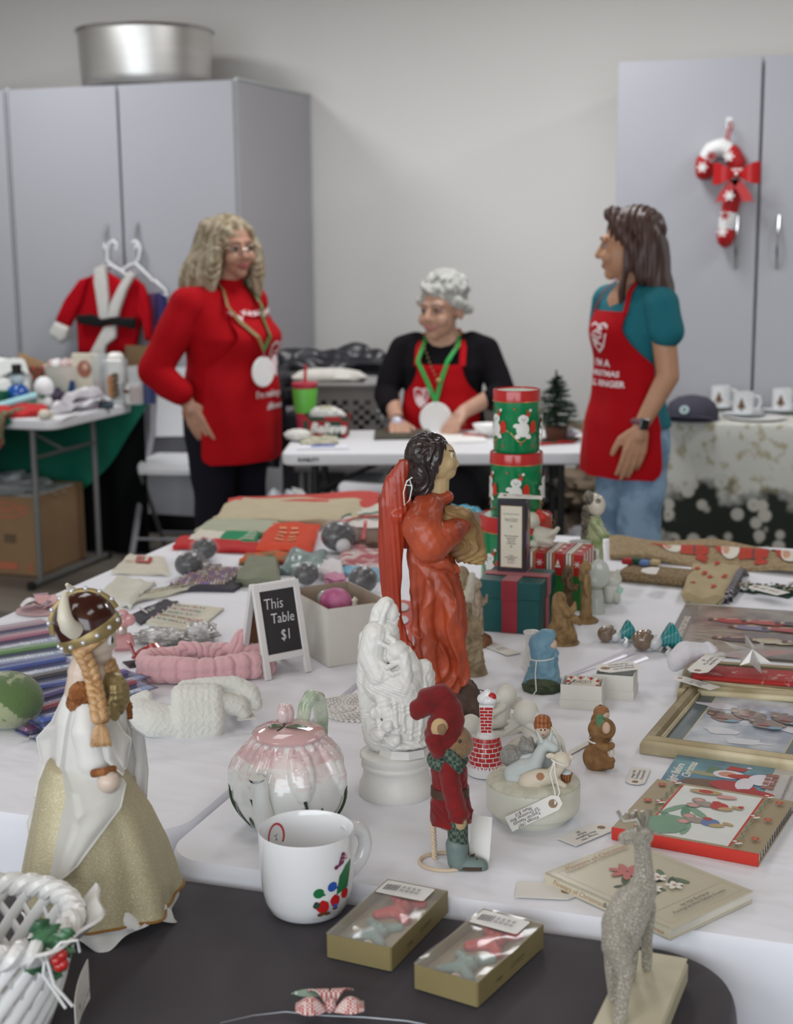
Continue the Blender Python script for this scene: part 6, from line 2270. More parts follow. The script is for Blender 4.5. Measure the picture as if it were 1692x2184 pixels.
# small white angel vase
A,t,H=figurine('angel_vase','small white glazed angel figurine with bud vase top',1134,1440,1346,m(218,216,212,.2,coat=.5),
 lambda s,H,mt:(s.chain([(0,0,.008),(0,0,.04)],[.014,.011],mt),s.ball((0,-.002,.045),(.012,.012,.013),mt),s.chain([(-.008,0,.03),(-.014,.004,.012)],[.007,.004],mt),s.ball((.008,-.006,.008),(.008,.008,.007),mt),
     s.g.lathe([(.011,H*.5),(.010,H*.72),(.0115,H*.9),(.016,H),(.012,H*.99),(.008,H*.85),(.001,H*.8)],mt,n=24)))
# beige seated and standing figures behind the red angel
figurine('robed_figurine','beige seated robed figurine with knees forward, half behind the red angel',990,1435,1205,stone,
 lambda s,H,mt:(s.loft([(.01,0,0,.032,.03),(.0,0,H*.2,.026,.026),(.0,0,H*.42,.026,.026)],mt),s.ball((.002,0,H*.45),(.030,.026,.02),mt),s.chain([(-.008,0,H*.45),(-.01,0,H*.62),(-.008,0,H*.78)],[.024,.024,.017],mt),
     s.chain([(.016,-.01,H*.44),(.02,-.01,H*.2),(.026,-.008,.006)],[.014,.013,.012],mt),s.ball((-.004,0,H*.90),(.014,.014,.018),mt),s.chain([(-.008,0,H*.78),(.008,-.014,H*.72),(.014,-.012,H*.92)],[.012,.009,.006],pale)),disp=folds(.0016,12,0,.11,wob=.6,wz=80))
A,t,H=figurine('robed_figurine','slender praying robed figurine in taupe beside the green gift box',1018,1375,1232,m(168,152,134,.6,c2=(138,118,98),vs_=60,bump=.2),robed(w_=.13,lean=-.01),disp=folds(.0012,9,.0,.09,wob=.3,wz=40))
G().lathe([(.026,-.001),(.029,.004),(.027,.014),(.018,.02)],m(116,74,44,.5,var=.2),n=12,rfun=lambda a,z,i:1+.08*sin(5*a)).build('wood_base',t)
price_tag('price_tag','white paper tag lying right of the slender praying figurine',[(1040,1366),(1033,1380),(1094,1404),(1100,1390)],['statue','vintage','ceramic'],text_rot=0)
# kneeling and standing brown nativity figures
A,t,H=figurine('robed_figurine','kneeling brown robed figurine with praying hands, beside the gift box',1200,1372,1262,stone2,
 lambda s,H,mt:(s.loft([(0,0,0,.028,.024),(0,0,.02,.026,.022),(-.002,0,.045,.018,.018),(-.006,0,.07,.015,.016)],mt),s.ball((-.010,0,.022),(.020,.022,.02),mt),s.chain([(-.006,0,.07),(-.008,0,.085)],[.016,.012],mt),
     s.ball((-.006,0,H-.014),(.0125,.0125,.014),mt),s.chain([(.0,-.012,.075),(.010,-.014,.060),(.020,-.004,.068),(.022,0,.078)],[.009,.008,.006,.003],mt),s.chain([(-.002,0,.06),(.024,0,.046),(.032,0,.038)],[.012,.008,.004],mt)),disp=folds(.0012,10,0,.06,wob=.5,wz=80))
G().lathe([(.031,0),(.032,.003),(.028,.006)],stone2,n=28,sy=.85).build('base',t)
A,t,H=figurine('robed_figurine','standing brown robed figurine with head scarf on round base, right of the kneeling one',1250,1326,1196,stone2,robed(w_=.12,arms='down'),disp=folds(.0012,10,0,.09,wob=.3,wz=40))
G().lathe([(.024,0),(.025,.004),(.02,.008)],stone2,n=28).build('base',t)
A,t,H=figurine('robed_figurine','dark brown robed figurine standing behind the kneeling one',1212,1318,1205,m(120,96,64,.6,c2=(84,62,40),vs_=60),robed(w_=.13,arms='hold'),disp=folds(.0012,10,0,.09,wob=.3,wz=40))
A,t,H=figurine('glass_angel','small frosted clear angel figurine behind the standing brown figure',1272,1308,1195,m(196,200,192,.2,alpha=.75,coat=.4),lambda s,H,mt:(s.loft([(0,0,0,.018,.016),(0,0,H*.3,.012,.011),(0,0,H*.45,.010,.010)],mt),s.ball((.004,.0,H*.75),(.022,.009,.030),mt),s.ball((-.004,0,H*.6),.012,mt)))
A,t,H=figurine('animal_figurine','small white ceramic kitten figurine with pale green bow',1305,1285,1215,m(206,206,196,.35,c2=(186,188,176),vs_=30,coat=.3),
 lambda s,H,mt:(s.chain([(-.006,-.004,.008),(-.006,0,.03)],[.010,.014],mt),s.chain([(.010,-.004,.008),(.006,0,.03)],[.009,.012],mt),s.ball((0,0,.050),(.020,.018,.017),mt),s.ball((-.012,0,.066),.005,mt),s.ball((.012,0,.066),.005,mt),s.ball((.014,-.004,.028),(.010,.01,.008),m(168,206,190,.3,coat=.4))))
# tall green lady
A,t,H=figurine('lady_figurine','tall green glazed lady figurine with long dark curled hair and shawl',1266,1255,1048,m(134,156,96,.3,c2=(176,184,142),vs_=40,coat=.5),
 lambda s,H,mt:(s.loft([(0,0,0,.026,.022),(0,0,.03,.023,.02),(.0,0,H*.45,.018,.018),(0,0,H*.66,.020,.018),(0,0,H*.74,.012,.012)],mt),s.ball((.004,0,H*.86),(.019,.019,.024),m(206,200,184,.35,coat=.4)),
     [s.ball((-.004+.010*cos(k*1.3),.010*sin(k*2.1),H*(.90+.07*((k*7)%5)/5)),.0095,m(124,118,104,.4,c2=(80,74,64),vs_=70)) for k in range(9)],
     [s.ball((-.018+.003*sin(k*2),-.004+.006*sin(k*3),H*(.82-.028*k)),.0085,m(124,118,104,.4,c2=(80,74,64),vs_=70)) for k in range(9)],
     s.chain([(.0,-.016,H*.70),(.018,-.018,H*.58),(.026,-.006,H*.56)],[.011,.010,.008],mt),s.ball((.02,-.014,H*.62),.0055,m(206,160,156,.4)),s.chain([(-.022,0,H*.6),(-.026,0,H*.3),(-.022,0,.02)],[.006,.006,.006],m(120,118,100,.4))),disp=folds(.001,9,0,.12,wob=.3,wz=30))
# polar bear angel hugging on the striped box
bowm=m(204,202,186,.4,var=.05)
def on_top(px,py,z):
 return At(px,py,z)
# ============ tins, gift boxes ============
def tin(A,R_,H,z0,label,ph):
 t=thing('gift_tin',label,'tin',A.p+V((0,0,z0)),A.rz+ph,'green and red bear tins stacked in a column')
 gr,rd_,gd=m(0,128,74,.25,coat=.5,metal=.1,var=.04),m(186,26,22,.25,coat=.5,var=.05),m(190,150,90,.3,metal=.6)
 hl=H*.19
 G().lathe([(.001,0),(R_*.97,0),(R_,.002),(R_,H-hl),(.001,H-hl)],gr,n=56).build('body',t)
 ld=G().lathe([(R_*1.01,H-hl),(R_*1.035,H-hl+.001),(R_*1.035,H-.004),(R_*1.02,H-.001),(R_*.985,H),(R_*.96,H-.003),(.001,H-.003)],rd_,n=56).build('lid',t)
 G().tube([(R_*1.035*cos(a),R_*1.035*sin(a),H-hl+.001) for a in [2*pi*i/56 for i in range(56)]],.0009,gd,6,loop=True).build('gold_line',ld)
 Print(lambda u,v,h:V((u,v,H-.003+h))).ell(0,0,R_*.90,R_*.90,m(150,196,172,.3,coat=.4),n=48).build('lid_print',ld)
 def cy(u,v,h):
  a=-pi/2+u/R_
  return V(((R_+h)*cos(a),(R_+h)*sin(a),v))
 wh,rr=m(226,226,220,.3,coat=.4),m(200,42,22,.3,coat=.4)
 p_=Print(cy,sub=.005,h0=.0004)
 hb=(H-hl)
 for k in range(-2,3):
  cx=.012+k*2*pi*R_/5
  zc=hb*.52
  p_.line([(cx-.028+.005*i,zc-.018+.012*sin(i*.56+2.4)) for i in range(12)],.0022,gd)
  p_.ell(cx-.004,zc-.004,.013,.0155,wh).ell(cx-.003,zc+.017,.0105,.0095,wh).ell(cx-.017,zc+.004,.006,.0045,wh,20).ell(cx+.006,zc-.018,.007,.005,wh,-30).ell(cx-.014,zc-.018,.0055,.005,wh)
  p_.poly([(cx-.001,zc+.025),(cx+.009,zc+.022),(cx+.010,zc+.033)],rr).ell(cx+.0105,zc+.035,.003,.003,wh)
  p_.ell(cx-.006,zc+.017,.001,.0014,ink_m,n=6).ell(cx,zc+.017,.001,.0014,ink_m,n=6).ell(cx-.003,zc+.014,.0013,.001,ink_m,n=6)
  p_.ell(cx+.0165,zc+.001,.0065,.013,rr)
  for q in range(4):
   p_.ell(cx-.02+.012*q,zc+(.038,-.034,.034,-.038)[q],.0018,.0026,rr,n=6)
 p_.build('bear_print',t)
 return t
A=At(1100,1268)
k=A.k
zz=A.q(1100,1245).z
H0=A.q(1097,1094).z
tin(A,.073,H0,0,'green and red bear tin, widest and lowest of the stack, behind the gift box',20)
H1=A.q(1097,962).z-H0
tin(A,.0535,H1,H0+.0005,'green and red bear tin in the middle of the stack',-10)
H2=A.q(1097,830).z-H0-H1
tin(A,.0475,H2,H0+H1+.001,'green and red bear tin on top of the stack',5)
def giftbox():
 A=At(1103,1350)
 A=At(1103,1334)
 t=A.thing('gift_box','dark teal gift box with dark red ribbon on its lid','box',turn=-14)
 w_,H=.118,A.q(1103,1225).z
 tg,rb=m(0,72,72,.4,var=.04,bump=.05),m(142,28,44,.5,var=.06,sheen=.2)
 G().box((0,0,(H-.028)/2),(w_,w_,H-.028),tg,bev=.0012).build('box',t,smooth=False)
 lid=G().box((0,0,H-.018),(w_+.006,w_+.006,.036),tg,bev=.002).build('lid',t,smooth=False)
 G().box((0,-(w_/2+.0008),(H-.03)/2),(.030,.0016,H-.032),rb).build('ribbon',t,smooth=False)
 G().box((w_/2+.0008,0,(H-.03)/2),(.0016,.030,H-.032),rb).build('ribbon',t,smooth=False)
 g=G()
 g.box((0,0,H+.0008),(.031,w_+.010,.0016),rb).box((0,0,H+.0014),(w_+.010,.031,.0014),rb)
 g.box((0,-(w_/2+.0038),H-.018),(.031,.0016,.037),rb).box((w_/2+.0038,0,H-.018),(.0016,.031,.037),rb)
 g.build('lid_ribbon',t,smooth=False)
 # black packet standing on it
 z1=A.p.z+H+.0024
 B=At(1096,1214,z1)
 t2=thing('book_box','tall slim black box with cream printed spine standing on the teal gift box','box',B.p,B.rz-14)
 h=B.q(1096,1062).z
 bk=m(34,30,40,.3,var=.1,coat=.3)
 G().box((0,0,h/2),(.056,.040,h),bk,bev=.0008).build('box',t2,smooth=False)
 pr_=Print(patch((0,-.0202,0),(1,0,0),(0,0,1)))
 gd,cr,ik=m(176,146,92,.4),m(212,206,188,.6),m(80,74,70,.6)
 pr_.rect(-.0215,.008,.0215,h-.012,gd).rect(-.0205,.009,.0205,h-.013,cr)
 for i,(tx,f,sz) in enumerate((('ELDERS IN AURELIA',.88,.0042),('Season Edition',.80,.0050),('The Carolers',.77,.0050),('*',.66,.012),('The December',.52,.0052),('Heirloom',.48,.0052),('Figurine',.44,.0052),('Collection',.40,.0052),('*',.33,.012),('Hand',.20,.004),('painted porcelain',.175,.004),('in gift box',.15,.004),('for display',.125,.004),('Porcelain',.085,.004))):
  pr_.text(tx,0,.008+f*(h-.022),sz,ik,sx=.9)
 pr_.build('lettering',t2)
 p2=Print(patch((.0282,0,0),(0,1,0),(0,0,1)))
 p2.rect(-.017,.010,.017,h-.008,m(50,44,66,.3)).rect(-.017,.045,.017,.08,m(110,104,160,.3)).ell(.002,h*.5,.008,.04,m(176,136,96,.4)).ell(.004,h*.78,.006,.010,m(210,186,160,.4)).ell(-.006,.04,.008,.014,m(120,70,60,.4))
 p2.build('picture',t2)
 c=B.p+V((0,0,h))
 t3=thing('price_tag','white paper tag resting on top of the tall black box','tag',c+V((0,0,.0015)),B.rz-8)
 G().grid(lambda u,v:(-.030+.085*u,-.016+.032*v,.0012+.004*(1-u)*v),8,3,tag_m,.0008).build('card',t3)
 Print(lambda u,v,h_:V((u,v,.0014+.0012*(1-(u+.03)/.085)+h_)),h0=.0018).ell(-.018,.0,.004,.004,ring_m).text('vintage black box',.02,.005,.007,ink_m,rot=0).text('figurine $12',.02,-.005,.007,ink_m).build('handwriting',t3)
giftbox()
def wrapped():
 A=At(1180,1290)
 t=A.thing('wrapped_box','grass green box with striped Christmas paper lid, behind the teal gift box','box',turn=-14)
 H=A.q(1180,1172).z
 w_,d=.135,.11
 gg=m(40,120,50,.5,var=.25,vs_=20)
 G().box((0,.02,(H-.03)/2),(w_-.006,d-.006,H-.03),gg,bev=.001).build('box',t,smooth=False)
 wp=m(178,34,36,.4,var=.05)
 lid=G().box((0,.02,H-.0225),(w_,d,.045),wp,bev=.001).build('lid',t,smooth=False)
 wh,gn,gd=m(226,224,216,.5),m(44,96,56,.5),m(170,140,84,.5)
 for nm,f in (('top',lambda u,v,h:V((u,v+.02,H+h))),('front',lambda u,v,h:V((u,.02-d/2-h,H+v))),('side',lambda u,v,h:V((w_/2+h,u+.02,H+v)))):
  p_=Print(f)
  lo,hi=(-d/2,d/2) if nm=='top' else (-.045,0)
  if nm !='side':
   for x in (-.045,-.005,.035):
    p_.rect(x,lo,x+.010,hi,wh).rect(x+.0035,lo,x+.0055,hi,gn).rect(x+.013,lo,x+.0155,hi,gd).rect(x-.004,lo,x-.002,hi,gn)
  else:
   for x in (-.04,-.015,.01,.035):
    p_.rect(x,lo,x+.012,hi,wh)
  for i,x in enumerate((-.058,-.020,.018,.058) if nm !='side' else ()):
   for y in ([-.02] if nm !='top' else [-.035,0,.035]):
    if i %2:
     for a in range(3):
      p_.line([(x-.007*cos(a*pi/3),y-.007*sin(a*pi/3)),(x+.007*cos(a*pi/3),y+.007*sin(a*pi/3))],.0016,wh)
    else:
     p_.poly([(x-.006,y-.008),(x+.006,y-.008),(x,y+.009)],wh).rect(x-.0045,y-.003,x+.0045,y-.0015,wp)
  p_.build('paper_print',lid)
 # polar bear angel on top
 B=At(1158,1166,A.p.z+H)
 t2=B.thing('bear_figurine','cream bear cub figurine lying on the striped box, with loop of gold cord','figurine')
 s=S()
 q=B.q
 s.ball(q(1135,1110),(.018,.02,.018),bowm)
 s.chain([q(1150,1138),q(1172,1142)],[.016,.014],bowm)
 s.chain([q(1160,1146,-.01),q(1184,1134,-.012),q(1190,1128,-.012)],[.009,.006,.005],bowm)
 s.chain([q(1150,1150,-.01),q(1172,1156,-.012)],[.010,.008],bowm)
 s.ball(q(1140,1158,0),(.016,.016,.010),bowm)
 s.ball(q(1165,1160,0),(.016,.016,.010),bowm)
 s.ball(q(1158,1104,-.004),(.010,.01,.011),m(190,50,34,.4))
 s.ball(q(1150,1092,-.004),(.006,.006,.006),m(190,50,34,.4))
 s.build('body',t2,.0014,2)
 G().tube([q(1160,1108),q(1175,1104),q(1184,1112),q(1180,1122),q(1170,1118),q(1162,1110)],.0012,m(120,92,48,.4,metal=.4),6).build('cord',t2)
wrapped()
A=At(1236,1262)
t=A.thing('white_pitcher','white glazed pitcher with handle behind the brown figurines','pitcher')
H=A.q(1236,1155).z
G().lathe([(.02,0),(.026,.01),(.028,H*.5),(.022,H*.9),(.024,H),(.020,H*.98),(.018,H*.6),(.001,.02)],m(222,224,224,.2,coat=.5),n=32,cap1=False).build('body',t)
G().tube([(.022,-.004,H*.88),(.036,-.006,H*.85),(.038,-.006,H*.5),(.026,-.004,H*.3)],.004,m(222,224,224,.2,coat=.5),8).build('handle',t)
# ============ music box with nativity animals ============
def music_box():
 A=At(1137,1742)
 t=A.thing('music_box','round cream ceramic music box with donkey, pig, grey cub and red-haired child on top','music box')
 q,k=A.q,A.k
 zt_=q(1137,1662).z
 R_=100*k
 cr,tp=m(206,206,192,.35,coat=.2,var=.02),m(178,176,156,.75,c2=(200,198,182),vs_=60,cth=(.35,.65),bump=.6,bs=90)
 G().lathe([(.001,0),(R_*.76,0),(R_*.78,.003),(R_*.76,.009),(R_*.80,.012)],cr,n=64).build('foot',t)
 G().lathe([(R_*.80,.0115),(R_*.95,.0125),(R_*.985,.015),(R_,.022),(R_,zt_-.006),(R_*.99,zt_-.003)],cr,n=72).build('drum',t)
 tt=G()
 tt.lathe([(R_*.99,zt_-.005),(R_*.985,zt_-.001),(R_*.93,zt_+.002),(R_*.8,zt_+.0055),(R_*.4,zt_+.007),(.001,zt_+.007)],tp,n=120,rfun=lambda a,z,i:1+.006*sin(43*a)*(i<3))
 tt.build('straw_top',t)
 def an(nm,lab,f,vox=.001):
  s=S()
  f(s)
  o=s.build(nm,t,vox,2)
  o['label']=lab
  return o
 dk,pg,gy,wt,sk,rh=m(184,192,190,.6,var=.05),m(208,198,180,.6,var=.04),m(142,140,134,.9,var=.25,vs_=200,bump=.8,bs=300),m(196,204,206,.6),m(206,186,168,.5),m(164,104,62,.6,c2=(136,78,44),kind='wave',vs_=60)
 sp_=m(160,116,86,.6)
 an('donkey','pale blue-grey lying donkey',lambda s:(s.chain([q(1095,1650,-.012),q(1118,1640,-.012),q(1140,1632,-.012)],[.0125,.014,.011],dk),s.chain([q(1142,1628,-.012),q(1155,1600,-.012),q(1166,1588,-.012)],[.010,.0075,.0075],dk),
  s.chain([q(1166,1588,-.012),q(1182,1596,-.014)],[.008,.0065],dk),s.chain([q(1156,1582,-.016),q(1146,1560,-.016)],[.0035,.0014],dk),s.chain([q(1172,1580,-.010),q(1178,1562,-.010)],[.0035,.0014],dk),s.chain([q(1090,1660,-.018),q(1120,1664,-.022)],[.008,.006],dk)))
 pig=an('pig','cream lying pig with one brown spot',lambda s:(s.chain([q(1128,1668,-.030),q(1150,1660,-.030),q(1176,1656,-.028)],[.013,.0125,.010],pg),s.chain([q(1180,1650,-.028),q(1196,1630,-.028)],[.009,.0085],pg),s.ball(q(1198,1622,-.028),(.0125,.0115,.0115),pg),
  s.ball(q(1206,1630,-.034),(.006,.005,.005),pg),s.ball(q(1174,1612,-.028),(.006,.003,.004),pg),s.ball(q(1215,1616,-.028),(.006,.003,.004),pg),s.chain([q(1190,1668,-.032),q(1204,1676,-.036)],[.005,.0035],pg),s.chain([q(1130,1680,-.036),q(1150,1684,-.040)],[.007,.004],pg),s.ball(q(1153,1655,-.042),(.006,.006,.006),sp_,paint=True)))
 an('bear_cub','grey textured bear cub',lambda s:(s.chain([q(1090,1612,.008),q(1105,1620,.008)],[.015,.014],gy),s.ball(q(1124,1592,.006),(.012,.012,.011),gy),s.ball(q(1134,1598,-.002),(.005,.005,.004),gy),s.ball(q(1116,1576,.006),.004,gy),s.ball(q(1132,1577,.006),.004,gy),s.ball(q(1083,1600,.008),.005,gy)))
 an('child','kneeling child with red-brown hair in pale blue gown',lambda s:(s.chain([q(1158,1640,.018),q(1158,1590,.016)],[.016,.010],dk),s.ball(q(1158,1556,.014),(.0105,.0105,.0125),sk),s.ball(q(1158,1546,.0165),(.0122,.0122,.0115),rh),s.ball(q(1158,1534,.013),(.0105,.0105,.006),rh),
  s.chain([q(1170,1590,.012),q(1180,1605,.004)],[.006,.004],dk),s.ball(q(1154,1557,.003),.0011,ink_m),s.ball(q(1163,1557,.003),.0011,ink_m),s.cap(q(1157,1567,.004),q(1160,1567,.004),.0008,.0008,m(176,96,84,.5))),.0009)
 an('sheep','small white sheep',lambda s:(s.chain([q(1122,1622,-.002),q(1142,1614,.0)],[.009,.008],wt),s.ball(q(1150,1604,0),.006,wt)))
 G().tube([q(1176+18*sin(i*pi/10),1550+8*i,.012) for i in range(11)],.0022,cr,8).tube([q(1180,1560,.012),q(1198,1580,.016),q(1206,1612,.016),q(1196,1640,.012)],.003,cr,8).build('manger',t,label='white curved manger')
 b=q(1208,1655,-.020)
 bk=G().lathe([(.0055,0),(.0085,.011),(.0075,.0112),(.005,.002)],m(160,100,56,.7,kind='wave',vs_=90,c2=(110,70,40)),n=24,c=(b.x,b.y,zt_+.006),cap1=False).build('basket',t)
 G().ball((b.x,b.y,zt_+.0175),(.007,.007,.0035),wt,n=14,k=8).build('basket_filling',bk)
 # tag hung on the pig
 pz=q(1188,1640,-.042)
 g=G()
 for dx in (-6,4):
  g.tube([q(1183,1622,-.040),q(1180+dx,1650,-.047),q(1190+dx,1690,-.064),q(1184,1716,-.068)],.0009,string_m,6)
 g.tube([q(1176,1620,-.038),q(1186,1626,-.043),q(1204,1632,-.042)],.0009,string_m,6)
 th=A.thing('price_tag','white paper tag with handwriting hanging on string from the cream pig','tag')
 g.build('string',th)
 c=[q(*p) for p in ((1186,1692,-.066),(1207,1720,-.068),(1098,1784,-.0715),(1072,1733,-.069))]
 org=(c[0]+c[1]+c[2]+c[3])/4
 ax=((c[0]+c[1])/2-(c[2]+c[3])/2)
 L_=ax.length
 ay=(c[0]-c[1])+(c[3]-c[2])
 ax.normalize()
 ay=(ay-ax*ay.dot(ax)).normalized()
 n_=ax.cross(ay)
 W_=34*k
 M=Matrix((ax,ay,n_)).transposed().to_4x4()
 M.translation=org
 g=G().extr([(-L_/2,-W_*.5),(L_/2-.008,-W_*.5),(L_/2,-W_*.25),(L_/2,W_*.25),(L_/2-.008,W_*.5),(-L_/2,W_*.5)],-.0006,0,tag_m,M=M)
 g.build('card',th,smooth=False)
 p_=Print(on_mat(M)).ell(L_/2-.011,0,.0058,.0058,ring_m,n=20).ell(L_/2-.011,0,.0024,.0024,dark_hole,n=12)
 for i,tx in enumerate(('Vintage 1987','Tantrian Nativity','"Lil Drummer Boy','Music $15')):
  p_.text(tx,-.012,-W_*.36+W_*.235*i,.0062,ink_m,rot=180,shear=.2,sx=.9)
 p_.build('handwriting',th)
music_box()
# ============ chimney bell ============
def bell():
 A=At(1037,1650)
 t=A.thing('ceramic_bell','white ceramic bell with red brick chimney handle between the bear doll and the music box','bell')
 q,k=A.q,A.k
 zc,z1=q(1037,1562).z,q(1037,1500).z
 R_=40*k
 G().lathe([(R_*.9,0),(R_,.002),(R_*.97,.01),(R_*.93,zc*.45),(R_*.80,zc*.75),(R_*.5,zc*.95),(.012,zc)],cer,n=48).build('bell_body',t)
 ch=G()
 ch.loft([(0,0,zc-.002,.0105,.0105,45),(0,0,z1,.014,.014,45)],cer,4)
 ch.build('chimney',t,ang=20)
 sn=S()
 c=q(1042,1492)
 sn.ball((c.x,0,c.z),(.0125,.0125,.008),cer)
 sn.chain([q(1030,1490),q(1040,1478)],[.008,.006],cer)
 sn.ball(q(1050,1486,-.004),(.006,.005,.006),m(176,30,34,.3))
 sn.build('snow_cap',t,.0009,1)
 br_,nmt=m(178,34,34,.25,coat=.4),0
 def body(u,v,h):
  a=-pi/2+u/R_
  rr=R_*(.97-.04*min(1,v/(zc*.45))-.13*max(0,(v-zc*.45)/(zc*.3)))+h
  return V((rr*cos(a),rr*sin(a),v))
 p_=Print(body,sub=.004,h0=.0003,step=0)
 for r in range(7):
  z=.012+.0066*r
  for c_ in range(-8,9):
   x=c_*.0115+(.0057 if r %2 else 0)
   if abs(x)<R_*1.6:
    p_.rect(x,z,x+.0103,z+.0054,br_)
 p_.build('brick_print',t)
 for ang in (-90,0):
  aa=radians(ang)
  def f(u,v,h,aa=aa):
   w_=.0105+.0035*(v-zc)/(z1-zc)
   d=w_*.7071+h
   return V((cos(aa)*d-sin(aa)*u,sin(aa)*d+cos(aa)*u,v))
  p_=Print(f,h0=.0003,step=0)
  for r in range(8):
   z=zc+.002+(z1-zc-.004)*r/8
   w_=(.0105+.0035*r/8)*.68
   e=-.3 if r %2 else .3
   p_.rect(-w_,z,e*w_-.0005,z+.0038,br_).rect(e*w_+.0005,z,w_,z+.0038,br_)
  p_.build('brick_print',t)
 G().tube([q(1018,1474),q(1024,1471),q(1034,1474)],.0007,m(30,28,30,.5),6).build('cord',t)
bell()
# ============ white bisque cherubs ============
for nm,lab,px,py,top,sc_,fl in (('a','white bisque cherub figurine with spread wing, lying just behind the brick bell',1010,1612,1530,1.0,1),('b','white bisque cherub leaning forward near the rock base of the red angel',1075,1560,1462,1.0,-1),('c','white bisque cherub with wing behind the red-haired child',1128,1600,1498,1.15,1)):
 def cb(s,H,mt,fl=fl,sc_=sc_):
  s.ball((fl*-.004,0,H*.78),(.0165*sc_,.0165*sc_,.0175*sc_),mt)
  s.ball((fl*.010,-.006,H*.74),(.008,.008,.008),mt)
  s.chain([(0,0,H*.6),(fl*.006,0,H*.3)],[.012,.015],mt)
  s.chain([(0,-.010,H*.58),(fl*.018,-.016,H*.45),(fl*.024,-.012,H*.62)],[.006,.005,.004],mt)
  s.chain([(fl*.006,-.006,H*.25),(fl*.026,-.016,H*.22),(fl*.030,-.018,.004)],[.010,.008,.005],mt)
  s.chain([(fl*.0,.006,H*.22),(fl*-.02,.0,H*.12),(fl*-.03,-.006,.006)],[.010,.008,.005],mt)
  for j in range(4):
   s.chain([(-fl*.010,.010,H*.55),(-fl*(.026+.004*j),.012-.003*j,H*(.68-.13*j))],[.005,.003],mt)
  s.loft([(0,0,0,.026,.02),(0,0,.006,.022,.018)],mt,20)
 figurine('cherub_figurine',lab,px,py,top,bisq,cb,vox=.0012)
# ============ koala ============
km=m(142,106,66,.8,c2=(122,88,52),vs_=70,bump=.3,bs=250)
def koala():
 A=At(1280,1638)
 t=A.thing('bear_figurine','brown koala-like bear figurine with green holly leaf and white string collar','figurine')
 q=A.q
 s=S()
 s.ball(q(1275,1615),(.0215,.020,.022),km)
 s.chain([q(1278,1600),q(1282,1580)],[.017,.014],km)
 s.ball(q(1284,1555),(.020,.019,.0175),km)
 s.ball(q(1303,1560),(.006,.006,.006),km)
 s.ball(q(1308,1556),.0026,m(60,44,36,.4))
 s.ball(q(1292,1552,-.019),(.0085,.004,.0115),km)
 s.ball(q(1294,1553,-.0225),(.0055,.003,.008),m(196,168,146,.7))
 s.chain([q(1280,1588,-.014),q(1292,1594,-.02),q(1305,1590,-.012)],[.007,.0065,.005],km)
 s.chain([q(1285,1630,-.012),q(1302,1632,-.016)],[.009,.006],km)
 s.ball(q(1304,1622,-.012),(.006,.006,.005),km)
 s.ball(q(1304,1604,-.008),(.005,.006,.008),m(210,200,190,.5))
 s.build('body',t,.0011,1)
 G().ball(q(1305,1597,-.012),.0018,m(170,30,40,.4),n=8,k=6).build('berry',t)
 for e in (-1,1):
  def lf(u,v,e=e):
   p=q(1272+24*u,1534+10*u,-.016+e*.004*u)
   return p+V((0,-.003*sin(pi*u),(v-.5)*.016*sin(pi*min(1,u*.9+.1))+e*.003))
  G().grid(lf,8,4,m(84,128,92,.6),.001).build('leaf',t)
 G().tube([q(1281,1577)+V((.0165*cos(a),.0165*sin(a),-.001)) for a in [2*pi*i/20 for i in range(20)]],.0013,string_m,6,loop=True).build('string_collar',t)
 B=At(1280,1600)
 t=B.thing('child_figurine','small brown-haired figurine peeking over the koala-like bear from behind','figurine')
 s=S()
 q=B.q
 s.chain([q(1276,1585),q(1278,1535)],[.014,.012],km)
 s.ball(q(1283,1520),(.012,.012,.0115),m(150,104,66,.5))
 s.ball(q(1289,1525,-.003),(.008,.009,.009),m(208,184,160,.5))
 s.build('body',t,.0011,1)
 G().tube([q(1281+3*cos(a),1506-3*sin(a)) for a in [2*pi*i/12 for i in range(12)]],.0007,m(120,96,50,.4,metal=.7),6,loop=True).build('hanging_ring',t)
koala()
price_tag('price_tag','white paper tag lying on its side behind the koala-like bear',[(1262,1578),(1256,1590),(1205,1618),(1213,1604)],None)
price_tag('price_tag','upside-down handwritten tag lying left of the storybook',[(1368,1677),(1338,1672),(1342,1640),(1394,1640)],['vintage 1976','Tom Robinson','Ornament $10'],text_rot=180)
price_tag('price_tag','handwritten price tag lying in front of the music box',[(1282,1758),(1306,1768),(1232,1812),(1186,1785)],['Vintage 1994','Mary Engelbreit','Animal','$5'],text_rot=180)
price_tag('price_tag','blank white paper tag near the front table edge',[(1236,1892),(1232,1918),(1101,1919),(1101,1879)],None)
tg_=At(1020,1845)
t=thing('price_tag','large blank white tag standing behind the bear doll boots','tag',tg_.p,tg_.rz-20)
G().grid(lambda u,v:(-.012+.026*u,.012*v,.001+.058*v),3,6,tag_m,.0008).build('card',t)
# ============ small white boxes ============
def small_box(px,py,w_,d,h,label,rz):
 A=At(px,py)
 t=thing('small_box',label,'box',A.p,A.rz+rz)
 mt=m(212,210,202,.8,var=.02)
 g=G()
 k=.0012
 z0=h*.38
 for sx in (-1,1):
  g.box((sx*(w_/2-k/2),0,z0+(h-z0)/2),(k,d,h-z0),mt)
  g.box((0,sx*(d/2-k/2),z0+(h-z0)/2),(w_-2*k,k,h-z0),mt)
 g.box((0,0,z0+.001),(w_-k,d-k,.0015),mt)
 g.build('tray',t,smooth=False)
 G().box((0,0,z0/2),(w_+.003,d+.003,z0),mt,bev=.0006).build('lid_underneath',t,smooth=False)
 return t,A,z0
t,A,z0=small_box(1243,1502,.066,.054,.040,'open white box holding a snowman ornament reading Daddy',-6)
o=thing('ornament','snowman ornament with red and white candy stripe border reading Daddy','ornament',A.p+V((0,0,z0+.003)),A.rz-6)
pl_=m(216,212,200,.5)
